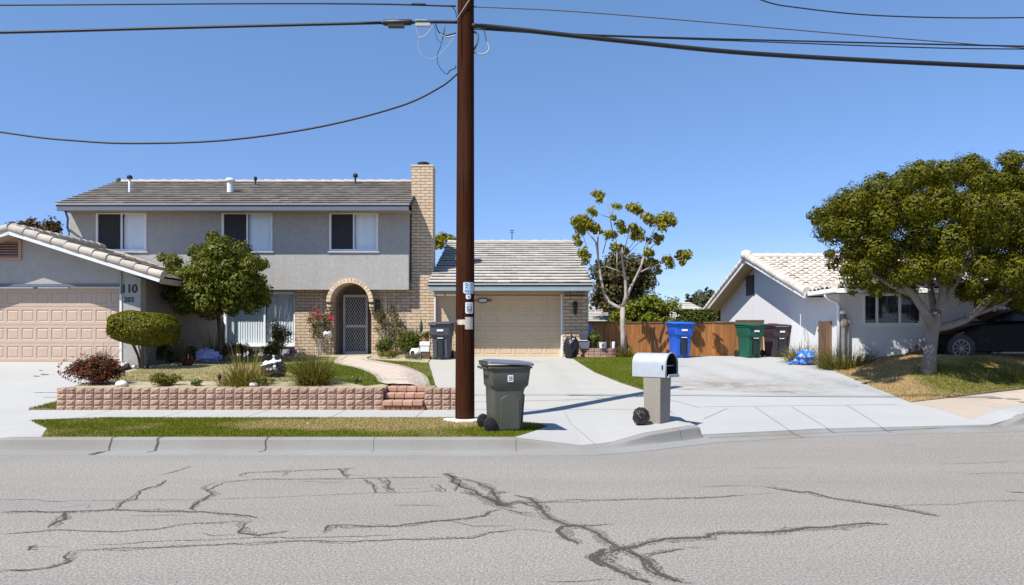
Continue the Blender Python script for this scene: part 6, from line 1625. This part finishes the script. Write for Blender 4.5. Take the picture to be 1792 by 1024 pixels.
mb = MB(); mb.box(x0 - .01, x1 - .08, 23.96, 24.3, zt + .245, zt + .275); mb.build('crate_lid', M['bag_white'], cr, bevel=.01)
um = thing('plastic_tub', 'upturned blue plastic tub leaning above the crates by the fence', 'tub', (X(1027, 24.4), 24.4, 1.9)); mb = MB()
a, b = P(1013, 570, 24.5), P(1040, 577, 24.5)
rings = []
for k in range(9):
    f = k / 8; w = .02 + .15 * math.sin(PI * min(1, .12 + f * .88)) ** .6; p = a.lerp(b, f)
    rings.append([(p.x, p.y + w * math.cos(q), p.z - .03 + (w * .8 if math.sin(q) > 0 else (.10 + .28 * f)) * math.sin(q)) for q in np.linspace(0, 2 * PI, 13)[:-1]])
mb.loft(rings); mb.build('hull', plastic('sky_blue_plastic', (.03, .17, .50), .35), um, True)
mb = MB(); mb.tube([(X(1033, 24.5), 24.5, .9), (X(1033, 24.5), 24.5, 1.75)], .03, 8); mb.build('stand_pole', M['black'], um)
# pots by the charcoal bin
pt = thing('glazed_urn', 'rounded white urn with dark motif left of the square white pot', 'pot', (X(727, 23.3), 23.3, gz(-3.1, 23.3))); c = pt.location
mb = MB(); mb.lathe([(.13, 0), (.17, .04), (.19, .16), (.185, .26), (.13, .36), (.12, .37), (.10, .33)], (c.x, c.y, c.z), 20); mb.build('body', M['pot_white'], pt, 50)
mb = MB()
for k in range(7): a = k * 2 * PI / 7; mb.lathe([(.004, -.006), (.032, -.002), (.03, .01)], (c.x - .07 + .042 * math.cos(a), c.y - .183, c.z + .23 + .042 * math.sin(a)), 8, 'y')
mb.build('motif', M['ink'], pt)
pt = thing('square_pot', 'square white pot on a brown stand beside the charcoal bin', 'pot', (X(744.5, 23.4), 23.4, gz(-2.8, 23.4))); c = pt.location
mb = MB(); mb.loft([[(c.x + s * w, c.y + d * w, c.z + z) for s, d in ((-1, -1), (1, -1), (1, 1), (-1, 1))] for w, z in ((.14, .24), (.155, .46))]); mb.box(c.x - .17, c.x + .17, c.y - .17, c.y + .17, c.z + .44, c.z + .58); mb.build('body', M['pot_white'], pt, bevel=.02)
mb = MB(); mb.box(c.x - .13, c.x + .15, c.y - .12, c.y + .12, c.z - .01, c.z + .24); mb.build('stand', M['oldwood'], pt, bevel=.01)
mb = MB(); mb.lathe([(.10, .58), (.13, .68), (.11, .67)], (c.x, c.y, c.z), 14); mb.build('inner_pot', M['terracotta'], pt)
zz = c.z + .66
shrub('potted_plant', 'leafy plant spilling from the square white pot', 'plant', 734, 760, 580, 604, 23.4, lambda x, y: np.full(np.shape(x), zz), M['leaf_green'], 20, 320, .09, 22, .5, 4)
fu = thing('folded_umbrella', 'small dark green furled umbrella above the pots', 'umbrella', (X(737, 23.7), 23.7, 1.0)); x = X(737, 23.7)
mb = MB(); mb.tube([(x, 23.7, 1.0), (x, 23.7, Z(577, 23.7))], .012, 6); mb.build('pole', M['black'], fu)
mb = MB(); mb.lathe([(.035, 0), (.06, .06), (.055, .2), (.02, .36), (.006, .42)], (x, 23.7, Z(580, 23.7)), 10); mb.build('canopy', plain('dark_green_cloth', (.02, .07, .05), .8), fu, 50)
hp = thing('wall_pot', 'round white pot with red flowers hung on the brick left of the door', 'pot', P(574, 592, 24.75)); c = P(574, 586, 24.72)
mb = MB(); mb.lathe([(.04, -.14), (.12, -.10), (.155, .0), (.15, .07), (.11, .12), (.09, .12)], (c.x, c.y - .05, c.z), 18); mb.build('body', M['pot_white'], hp, 50)
pts = np.array([(c.x + RNG.normal() * .06, c.y - .05 - abs(RNG.normal()) * .06 - .1, c.z + .02 + RNG.normal() * .06) for _ in range(26)]); np_mesh('flowers', leaf_quads(pts, unit(26), .07, .8), 4, M['flower_rust'], hp)
mb = MB(); mb.tube([(c.x, c.y - .02, c.z + .1), (c.x, 24.97, c.z + .5)], .008, 5); mb.build('hanger', M['black'], hp)
wl = thing('vine_lamp', 'dark green lamp box on the brick above the vine', 'lamp', P(662, 538, 24.97)); c = P(662, 533, 24.95)
mb = MB(); mb.box(c.x - .075, c.x + .06, c.y - .12, c.y + .04, c.z - .22, c.z + .12); mb.build('body', plain('mossy_metal', (.05, .055, .03), .7), wl, bevel=.02)
mb = MB(); mb.box(c.x - .09, c.x + .075, c.y - .14, c.y + .045, c.z + .122, c.z + .16); mb.build('cap', M['black'], wl, bevel=.01)
sl_ = thing('stake_light', 'small dark garden stake light behind the block wall', 'garden light', (X(384, 14.35), 14.35, .61)); c = sl_.location
mb = MB(); mb.tube([(c.x, c.y, .55), (c.x, c.y, .76)], .008, 6); mb.build('stake', M['black'], sl_)
mb = MB(); mb.lathe([(.02, -.06), (.035, -.03), (.04, .03), (.02, .06)], (c.x, c.y, .80), 10); mb.build('head', M['black'], sl_, True)
for px, py, s in ((78, 656, .12), (64, 659, .09), (72, 649, .06)):
    gxy = G(px, py, Hleft); z = float(Hleft(*gxy)) + .006; mb = MB(); mb.faces([(gxy[0] - s, gxy[1], z), (gxy[0] - s * .3, gxy[1] - s * .5, z + .02), (gxy[0] + s, gxy[1] + .02, z + .006), (gxy[0] + s * .2, gxy[1] + s * .5, z + .012)], [(0, 1, 2, 3)])
    tag(mb.build('fallen_leaf', M['terracotta'], None, fix=False), {78: 'biggest brown fallen leaf on the left driveway', 64: 'fallen leaf left of the biggest one on the driveway', 72: 'smallest brown leaf, farthest up the left driveway'}[px], 'leaf', 'fallen leaves on the left driveway')
px, py = G(535, 746, Hs); mb = MB(); z = float(Hs(px, py)) + .04; mb.faces([(px - .04, py, z), (px, py - .03, z + .02), (px + .05, py, z), (px + .01, py + .04, z + .012)], [(0, 1, 2, 3)]); tag(mb.build('litter_scrap', M['sticker'], None, fix=False), 'small white scrap of litter on the verge grass', 'litter')

# ------------------------------------------------------------------ utility pole and its cables
PY = 12.2; px_ = X(813.5, PY)
pole = thing('utility_pole', 'tall dark brown wooden utility pole on the verge', 'utility pole', (px_, PY, .16))
mb = MB(); zs = np.linspace(.1, 9.6, 20); mb.tube([(px_ + .02 * (z / 9.6), PY, z) for z in zs], [.166 - .0035 * z for z in zs], 24); mb.build('shaft', M['pole'], pole, smooth=50)
mb = MB(); n = 26; rr_ = random.Random(2)
ring = [(px_ + .40 * math.cos(a) * rr_.uniform(.8, 1.15) + .03, PY + .24 * math.sin(a) * rr_.uniform(.8, 1.15) - .06) for a in np.linspace(0, 2 * PI, n + 1)[:-1]]
mb.prism(ring, .13, float(Hs(px_, PY)) + .035, 'z'); mb.build('concrete_collar', M['rock'], pole, bevel=.01)
def rpole(z): return .166 - .0035 * z
def plate(name, label, cat, px0, px1, py0, py1, m, th=.006, corner=.02):
    """a plate wrapped on the front of the round pole"""
    z0, z1 = Z(py1, PY - .15), Z(py0, PY - .15); r = rpole((z0 + z1) / 2) + .002
    f = lambda p: math.asin(max(-.96, min(.96, (X(p, PY - .13) - px_ - .008) / r)))
    a0, a1 = f(px0), f(px1); t = thing(name, label, cat, (px_ + r * math.sin((a0 + a1) / 2), PY - r * math.cos((a0 + a1) / 2), (z0 + z1) / 2))
    mb = MB(); n = 8; V = []
    for rr in (r, r + th):
        for i in range(n + 1): a = a0 + (a1 - a0) * i / n; V += [(px_ + .008 + rr * math.sin(a), PY - rr * math.cos(a), z0 + (corner if i in (0, n) else 0)), (px_ + .008 + rr * math.sin(a), PY - rr * math.cos(a), z1 - (corner * .3 if i in (0, n) else 0))]
    N2 = 2 * (n + 1); fs = []
    for i in range(n): j = 2 * i; fs += [(N2 + j, N2 + j + 2, N2 + j + 3, N2 + j + 1), (j, j + 1, j + 3, j + 2), (j, j + 2, N2 + j + 2, N2 + j), (j + 1, N2 + j + 1, N2 + j + 3, j + 3)]
    fs += [(0, N2, N2 + 1, 1), (2 * n, 2 * n + 1, N2 + 2 * n + 1, N2 + 2 * n)]
    mb.faces(V, fs); mb.build('plate', m, t)
    def on(u, v, dr=.0015): a = a0 + (a1 - a0) * u; return (px_ + .008 + (r + th + dr) * math.sin(a), PY - (r + th + dr) * math.cos(a), z0 + (z1 - z0) * v)
    return t, on
def strokes(t, on, segs, w=.0065, m=None):
    mb = MB()
    for s in segs:
        pts = [on(u, v) for u, v in s]; mb.tube(pts, w / 2, 5)
    mb.build('symbols', m or M['ink'], t)
circ = lambda u, v, a, b, f0=0, f1=1, n=10: [(u + a * math.cos(2 * PI * (f0 + (f1 - f0) * k / n)), v + b * math.sin(2 * PI * (f0 + (f1 - f0) * k / n))) for k in range(n + 1)]
M['plate_blue'] = plain('pale_blue_plate', (.50, .60, .74), .5, .06)
t, on = plate('pole_sign', 'pale blue square plate of dark symbols on the pole', 'sign', 811, 828, 494, 514, M['plate_blue'])
strokes(t, on, [circ(.27, .80, .13, .10, .08, .95), [(.30, .74), (.42, .72)], circ(.72, .80, .11, .09), [(.18, .58), (.30, .50)], [(.30, .60), (.18, .44)], [(.36, .52), (.42, .44)], [(.62, .46), (.62, .58), (.72, .50), (.82, .58), (.82, .46)], [(.14, .16), (.14, .30), (.26, .30), (.30, .22), (.26, .16), (.14, .16)], [(.34, .30), (.44, .30)], [(.39, .32), (.39, .14)], [(.34, .16), (.46, .16)], circ(.70, .22, .12, .10, .2, .9), [(.84, .30), (.90, .14)], [(.80, .12), (.88, .12)]], .007)
t, on = plate('round_pole_tag', 'small round white tag with dark dot on the pole', 'tag', 815.5, 823.5, 515.5, 523.5, M['sticker'], .005, .022)
strokes(t, on, [[(.4, .6), (.62, .62), (.5, .35), (.4, .6), (.55, .55)]], .014)
t, on = plate('pole_notice', 'tall white notice with a dark drum shaped mark on the pole', 'sign', 814.5, 827, 529, 549, M['sticker'])
strokes(t, on, [[(.2, .80), (.25, .90), (.3, .80)], [(.4, .88), (.5, .80)], [(.60, .80), (.72, .88), (.78, .80)], circ(.5, .62, .28, .05, 0, .5), [(.22, .62), (.22, .22)], [(.78, .62), (.78, .22)], circ(.5, .22, .28, .08, .5, 1), [(.22, .54), (.78, .54)], [(.30, .44), (.50, .44)], [(.30, .36), (.46, .36)], [(.58, .5), (.58, .24)], [(.68, .5), (.68, .24)], [(.3, .27), (.5, .27)]], .007)
M['paper'] = concrete('weathered_paper', (.52, .46, .38), .15, speck=.9)
t, on = plate('torn_notice', 'torn beige paper strip and patch wrapped round the pole', 'notice', 814, 827, 555, 576.5, M['paper'], .004, .008)
z0, z1 = Z(568.5, PY - .1), Z(559.5, PY - .1); r = rpole(2) + .003; mb = MB(); V = []
for i in range(13):
    a = -1.5 + (1.5 + .12) * i / 12; j = .006 * math.sin(i * 2.1); V += [(px_ + .008 + r * math.sin(a), PY - r * math.cos(a), z0 + j), (px_ + .008 + r * math.sin(a), PY - r * math.cos(a), z1 + j * .6 - (.018 if i == 5 else 0))]
mb.faces(V, [(2 * i, 2 * i + 2, 2 * i + 3, 2 * i + 1) for i in range(12)]); mb.build('paper_strip', M['paper'], t, fix=False)
# cables
def cable(label, pts, r, Y0=PY, group='overhead cables on the pole', m=None, seg=6, name='overhead_cable'):
    """pts: photo (x, y, depth) control points; a smooth curve through them"""
    Q = [P(a, b, d) for a, b, d in pts]; q = [Q[0] * 2 - Q[1]] + Q + [Q[-1] * 2 - Q[-2]]; L = []
    for k in range(len(Q) - 1):
        a, b, c, d = q[k:k + 4]
        for i in range(10): f = i / 10; L.append(.5 * ((2 * b) + (c - a) * f + (2 * a - 5 * b + 4 * c - d) * f * f + (3 * b - a - 3 * c + d) * f ** 3))
    L.append(Q[-1]); mb = MB(); mb.tube(L, r, seg); return tag(mb.build(name, m or M['wire'], None, True), label, 'cable', group)
cable('thin cable running left from the top of the pole', [(-500, 9, PY), (0, 9, PY), (400, 6.5, PY), (640, 7, PY), (798, 11, PY)], .0135)
cable('thick black cable running left to the pole through a splice case', [(-500, 66, PY), (0, 57, PY), (300, 49, PY), (668, 40, PY)], .024)
cable('twisted cable end between splice case and pole', [(722, 39, PY), (760, 38.5, PY), (800, 39, PY)], .026)
cable('sagging drop cable swinging low to the left from the pole', [(-400, 165, PY), (0, 231, PY), (140, 247, PY), (250, 251, PY), (400, 245, PY), (560, 222, PY), (700, 186, PY), (770, 153, PY), (802, 128, PY)], .0165)
cable('thickest black cable sloping down right from the pole', [(826, 45, PY - .15), (880, 49, PY), (1100, 73, PY), (1350, 96, PY), (1792, 118, PY), (2200, 130, PY)], .038)
cable('thin cable running right just above the thickest one', [(828, 48, PY), (960, 58, PY), (1250, 68, PY), (1792, 81, PY), (2200, 86, PY)], .013)
cable('lower thin cable beneath the highest right hand wire', [(829, 51, PY), (1000, 61, PY), (1300, 72, PY), (1600, 83, PY), (1792, 86, PY), (2200, 88, PY)], .010)
cable('thin grey cable leaving the pole highest on the right', [(828, 12, PY), (1000, 20, PY), (1250, 40, PY), (1480, 60, PY), (1792, 84, PY), (2200, 112, PY)], .009, m=plain('brown_grey_cable', (.09, .07, .07), .6))
cable('short stretch of cable crossing the top right corner of the sky', [(1250, -40, 16), (1332, 0, 16), (1400, 14, 16), (1550, 28, 16), (1792, 31, 16), (2200, 20, 16)], .014)
sc_ = thing('splice_case', 'black cable splice case hung on the thick left cable', 'splice case', P(695, 40, PY)); mb = MB(); a, b = P(668, 40, PY), P(722, 39, PY)
mb.tube([a, a.lerp(b, .06), a.lerp(b, .10), a.lerp(b, .9), a.lerp(b, .95), b], [.03, .035, .052, .052, .045, .03], 12); c_ = a.lerp(b, .5); mb.box(c_.x - .15, c_.x + .12, PY - .04, PY + .04, c_.z - .085, c_.z - .03); mb.build('case', M['black'], sc_, 40)
mb = MB()
for k in (.22, .5, .78): p = a.lerp(b, k); mb.tube([p, p + Vector((0, 0, .10))], .004, 5)
mb.tube([b, b + Vector((.08, 0, .035)), b + Vector((.22, 0, .03)), b + Vector((.30, 0, -.0))], .012, 6); mb.box(b.x + .05, b.x + .3, PY - .03, PY + .03, b.z - .07, b.z - .02); mb.build('bracket', M['wire_grey'], sc_)
cable('spliced sleeve on the topmost left cable', [(720, 7.5, PY), (733, 8, PY), (745, 8, PY)], .022)
for lb, pts, r, m in (('large thin wire loop hanging left of the pole', [(727, 44, PY), (731, 60, PY), (734, 66, PY), (732, 85, PY), (742, 100, PY), (757, 103, PY), (775, 90, PY), (795, 66, PY)], .005, 'wire_grey'), ('long dangling wire curling down to the drop cable', [(778, 50, PY), (772, 78, PY), (765, 98, PY), (768, 115, PY), (778, 128, PY), (783, 130, PY)], .006, 'wire'), ('pale looped wire under the splice bracket', [(733, 67, PY), (745, 62, PY), (757, 47, PY)], .010, 'wire_grey'), ('bundle of dark wires bent under the cable at the pole', [(762, 42, PY), (768, 56, PY), (780, 62, PY), (798, 58, PY)], .011, 'wire'), ('pale wire arc touching the pole side', [(770, 60, PY), (782, 65, PY), (798, 62, PY)], .012, 'wire_grey'),
                      ('thin loop between bracket and pole', [(760, 44, PY), (764, 66, PY), (772, 74, PY), (777, 60, PY), (779, 44, PY)], .004, 'wire'), ('grey wire loop hanging right of the pole', [(846, 48, PY), (851, 70, PY), (856, 86, PY), (846, 95, PY), (832, 93, PY), (826, 88, PY)], .013, 'wire_grey'), ('short bent cable right of the pole', [(826, 55, PY), (836, 60, PY), (835, 76, PY), (828, 90, PY)], .018, 'bin_lid'), ('pale grey cable sleeve clamped right of the pole', [(827, 44, PY), (846, 47, PY)], .034, 'wire_grey'), ('short wire tail above the drop cable', [(783, 130, PY), (787, 124, PY), (797, 119, PY), (797, 115, PY)], .010, 'wire'), ('thin wire across the face of the pole', [(799, 34, PY - .14), (812, 14, PY - .17), (824, -4, PY - .14)], .006, 'wire_grey'), ('wire between the upper cable and the bracket', [(790, 10, PY), (797, 20, PY), (799, 32, PY)], .008, 'wire')):
    cable(lb, pts, r, m=M[m], group='loose wires at the pole head', name='loose_wire')

# ------------------------------------------------------------------ parked car
cy0 = 18.9; cx = X(1652, cy0); czz = 1.0 - .03
car = thing('parked_car', 'black car parked in shade beside the bungalow, nose to the left', 'car', (cx, cy0, czz), math.radians(-9), local=True)   # x back from the nose, y into the picture
Wd, SC = 1.55, 1.0; car.scale = (1, 1, 1.10)
low = [(.02, .22), (.0, .42), (.05, .60), (.30, .74), (.70, .86), (1.12, .92), (2.6, .96), (3.7, .97), (3.92, .86), (3.95, .5), (3.9, .22)]
def body_ring(y, ins, dz):
    return [(x + (ins if x < .2 else ins * .5 if x < .6 else 0 if x < 3 else -ins * .4), y, z - (dz if z > .5 else -dz * .3)) for x, z in low]
mb = MB(); rings = [body_ring(y, i, d) for y, i, d in ((0, .24, .06), (.04, .19, .02), (.14, .12, 0), (.38, .03, 0), (Wd * .5, 0, 0), (Wd - .38, .06, 0), (Wd - .14, .22, 0), (Wd - .04, .30, .02), (Wd, .36, .06))]; mb.loft(rings); mb.build('body', M['paint_black'], car, smooth=45)
top = [(1.05, .90), (1.62, 1.17), (1.95, 1.245), (2.7, 1.25), (3.3, 1.20), (3.75, .95)]
mb = MB(); mb.loft([[(x + (.02 if 0 else 0), y + (z - .9) * 0, z if i else z) for x, z in top] for i, y in ((0, .18), (1, Wd - .18))])
mb.v = [(p[0], p[1] + (.06 - (p[2] - .9) * .0 if False else 0) + ((p[2] - 1.25) * -.22 if p[1] < Wd / 2 else (p[2] - 1.25) * .22) * -1 * -1, p[2]) for p in mb.v]
cab = mb.build('cabin', M['paint_black'], car, bevel=.03)
for y, s in ((.175, 1), (Wd - .175, -1)):
    yy = lambda z: y - s * (1.25 - z) * .22 - s * .006
    for poly in ([(1.30, .955), (1.68, 1.15), (2.0, 1.205), (2.28, 1.21), (2.28, .965)], [(2.36, .965), (2.36, 1.21), (2.75, 1.205), (3.15, 1.15), (3.3, .975)]):
        mb = MB(); q = [(x, yy(z) , z) for x, z in poly]; mb.faces(q, [tuple(range(len(q)))]); mb.build('side_window', M['car_glass'], car, fix=False)
mb = MB(); mb.faces([(1.16, .22, .955), (1.16, Wd - .22, .955), (1.60, Wd - .24, 1.165), (1.60, .24, 1.165)], [(0, 1, 2, 3)]); mb.v = [(p[0] - .012, p[1], p[2] + .012) for p in mb.v]; mb.build('windscreen', M['car_glass'], car, fix=False)
for s, yb in ((1, -.03), (-1, Wd + .03)):
    mb = MB(); mb.box(1.22, 1.36, *sorted((yb, yb + s * .12)), .93, 1.02); mb.build('wing_mirror', M['paint_black'], car, bevel=.03)
    mb = MB(); mb.prism([(.24, .60), (.34, .66), (.50, .71), (.48, .66), (.28, .57)], *sorted((yb + s * .025, yb + s * .10)), 'y'); mb.build('headlight', M['lamp_amber'] if s > 0 else M['car_glass'], car, bevel=.006)
    mb = MB(); mb.box(2.1, 2.26, *sorted((yb + s * .022, yb + s * .05)), .84, .865); mb.box(2.98, 3.14, *sorted((yb + s * .022, yb + s * .05)), .85, .875); mb.build('door_handle', M['steel'], car, bevel=.006)
    for xw in (.42, 3.15):
        yc = yb + s * .12; R, r_ = .30, .215
        mb = MB(); mb.lathe([(R * 1.12, -.10), (R * 1.12, -.085 * 1), (R * 1.0, -.08)], (xw, yc, R), 28, 'y'); mb.build('wheel_arch', M['ink'], car)
        mb = MB(); mb.lathe([(r_, -.09), (R - .03, -.10), (R, -.08), (R, .08), (R - .03, .10), (r_, .09)], (xw, yc, R), 32, 'y', False); wh = mb.build('wheel', M['tyre'], car, smooth=45)
        mb = MB()
        mb.lathe([(r_ + .002, -.106), (r_ + .004, -.092), (r_ - .022, -.088), (r_ - .022, -.104), (r_ + .002, -.106)], (xw, yc, R), 32, 'y', False)
        for k in range(10): a = 2 * PI * k / 10; d = Vector((math.cos(a), 0, math.sin(a))); mb.obox(Vector((xw, yc - s * .096, R)) + d * .115, d * .095, Vector((-d.z, 0, d.x)) * .009, (0, .010, 0))
        mb.lathe([(.045, -.11), (.04, -.08)], (xw, yc, R), 12, 'y'); mb.build('rim', M['alloy'], wh)
        mb = MB(); mb.lathe([(r_ - .02, -.07), (r_ - .02, .07)], (xw, yc, R), 24, 'y'); mb.build('brake_disc', M['dark'], wh)
mb = MB(); mb.box(-.015, .02, .35, Wd - .35, .30, .44); mb.build('grille', M['ink'], car, bevel=.01)
mb = MB(); mb.box(1.9, 3.3, .22, .25, 1.25, 1.275); mb.box(1.9, 3.3, Wd - .25, Wd - .22, 1.25, 1.275); mb.build('roof_rail', M['bin_lid'], car, bevel=.008)
# small garden ornaments along the bungalow wall
for i, (px, h, lb) in enumerate(((1592, .22, 'short rusty garden ornament by the bungalow wall'), (1604, .30, 'tallest rusty garden ornament by the bungalow wall'), (1612, .20, 'rusty garden ornament nearest the big trunk'))):
    x = X(px, 20.2); z = float(Hl(x, 20.2)); o = thing('garden_ornament', lb, 'ornament', (x, 20.2, z), group='rusty ornaments along the bungalow wall')
    mb = MB(); mb.lathe([(.05, 0), (.06, h * .4), (.03, h * .6), (.05, h * .8), (.02, h)], (x, 20.2, z), 10); mb.box(x - .12, x + .12, 20.17, 20.23, z, z + h * .35); mb.build('figure', M['terracotta'], o, bevel=.01)
for i, px in enumerate((1523, 1560)):
    x = X(px, 20.25); z = float(Hl(x, 20.25)); mb = MB(); mb.box(x - .1, x + .1, 20.2, 20.3, z - .02, z + .05); mb.lathe([(.03, .05), (.045, .10), (.01, .13)], (x + (.03 if i else -.03), 20.25, z), 8)
    tag(mb.build('edging_stone', M['rock'], None, bevel=.01), ('pale edging stone below the left edge of the bungalow window', 'pale edging stone below the middle of the bungalow window')[i], 'stone', 'pale edging stones along the bungalow wall')

# ------------------------------------------------------------------ light, sky, camera
SD = Vector((1.08, 1.10, -2.1)).normalized()                     # direction the sunlight travels
sun = bpy.data.lights.new('Sun', 'SUN'); sun.energy = 4.8; sun.angle = math.radians(.5); sun.color = (1, .955, .88)
so = bpy.data.objects.new('Sun', sun); COL.objects.link(so); so.rotation_euler = SD.to_track_quat('-Z', 'Y').to_euler(); so.location = (-12, -10, 25)
w = bpy.data.worlds.new('World'); scene.world = w; w.use_nodes = True; nt = w.node_tree; nt.nodes.clear()
sky = nt.nodes.new('ShaderNodeTexSky'); sky.sky_type = 'NISHITA'; sky.sun_disc = False
el = math.asin(-SD.z); az = math.atan2(-SD.x, -SD.y)
sky.sun_elevation = el; sky.sun_rotation = az; sky.air_density = 1.0; sky.dust_density = .05; sky.ozone_density = 4.0; sky.altitude = 2200
bg = nt.nodes.new('ShaderNodeBackground'); bg.inputs['Strength'].default_value = .125
out = nt.nodes.new('ShaderNodeOutputWorld'); tc = nt.nodes.new('ShaderNodeTexCoord'); mpn = nt.nodes.new('ShaderNodeMapping'); mpn.inputs['Scale'].default_value = (1, 1, 5)
nz = nt.nodes.new('ShaderNodeTexNoise'); nz.inputs['Scale'].default_value = 5; nz.inputs['Detail'].default_value = 7; nz.inputs['Roughness'].default_value = .55
nt.links.new(tc.outputs['Generated'], mpn.inputs[0]); nt.links.new(mpn.outputs[0], nz.inputs['Vector'])
sxyz = nt.nodes.new('ShaderNodeSeparateXYZ'); nt.links.new(tc.outputs['Generated'], sxyz.inputs[0])
band = nt.nodes.new('ShaderNodeValToRGB'); band.color_ramp.elements[0].position = .02; band.color_ramp.elements[0].color = (1, 1, 1, 1); band.color_ramp.elements[1].position = .14; band.color_ramp.elements[1].color = (0, 0, 0, 1)
nt.links.new(sxyz.outputs[2], band.inputs[0])
cl_ = nt.nodes.new('ShaderNodeValToRGB'); cl_.color_ramp.elements[0].position = .43; cl_.color_ramp.elements[1].position = .72
nt.links.new(nz.outputs['Fac'], cl_.inputs[0])
mul = nt.nodes.new('ShaderNodeMath'); mul.operation = 'MULTIPLY'; nt.links.new(band.outputs[0], mul.inputs[0]); nt.links.new(cl_.outputs[0], mul.inputs[1])
mul2 = nt.nodes.new('ShaderNodeMath'); mul2.operation = 'MULTIPLY'; nt.links.new(mul.outputs[0], mul2.inputs[0]); mul2.inputs[1].default_value = .55
cm = nt.nodes.new('ShaderNodeMixRGB'); nt.links.new(mul2.outputs[0], cm.inputs[0]); nt.links.new(sky.outputs[0], cm.inputs[1]); 
lo = nt.nodes.new('ShaderNodeValToRGB'); lo.color_ramp.elements[0].position = .0; lo.color_ramp.elements[0].color = (.58, .57, .73, 1); lo.color_ramp.elements[1].position = .45; lo.color_ramp.elements[1].color = (.96, 1.06, 1.06, 1)
nt.links.new(sxyz.outputs[2], lo.inputs[0]); ml = nt.nodes.new('ShaderNodeMixRGB'); ml.blend_type = 'MULTIPLY'; ml.inputs[0].default_value = 1
nt.links.new(sky.outputs[0], ml.inputs[1]); nt.links.new(lo.outputs[0], ml.inputs[2]); nt.links.new(ml.outputs[0], cm.inputs[1]); cm.inputs[2].default_value = (4.0, 4.4, 5.2, 1)   # thin far cloud, as bright as the low sky
nt.links.new(cm.outputs[0], bg.inputs[0]); nt.links.new(bg.outputs[0], out.inputs[0])
cam = bpy.data.cameras.new('Camera'); cam.sensor_width = 36; cam.lens = 36 * F / 1792; cam.shift_y = (HY - 512) / 1792; cam.clip_end = 5000; cam.clip_start = .1
co = bpy.data.objects.new('Camera', cam); COL.objects.link(co); co.location = (0, 0, EYE); co.rotation_euler = (PI / 2, 0, 0); scene.camera = co
scene.view_settings.view_transform = 'Standard'; scene.view_settings.look = 'None'; scene.view_settings.exposure = .68; scene.view_settings.gamma = 1
scene.render.engine = 'CYCLES'; scene.cycles.use_denoising = True; scene.cycles.denoising_prefilter = 'NONE'; scene.cycles.denoising_input_passes = 'RGB_ALBEDO_NORMAL'; scene.cycles.max_bounces = 7; scene.cycles.diffuse_bounces = 3; scene.cycles.transparent_max_bounces = 12
scene.cycles.sample_clamp_indirect = 6
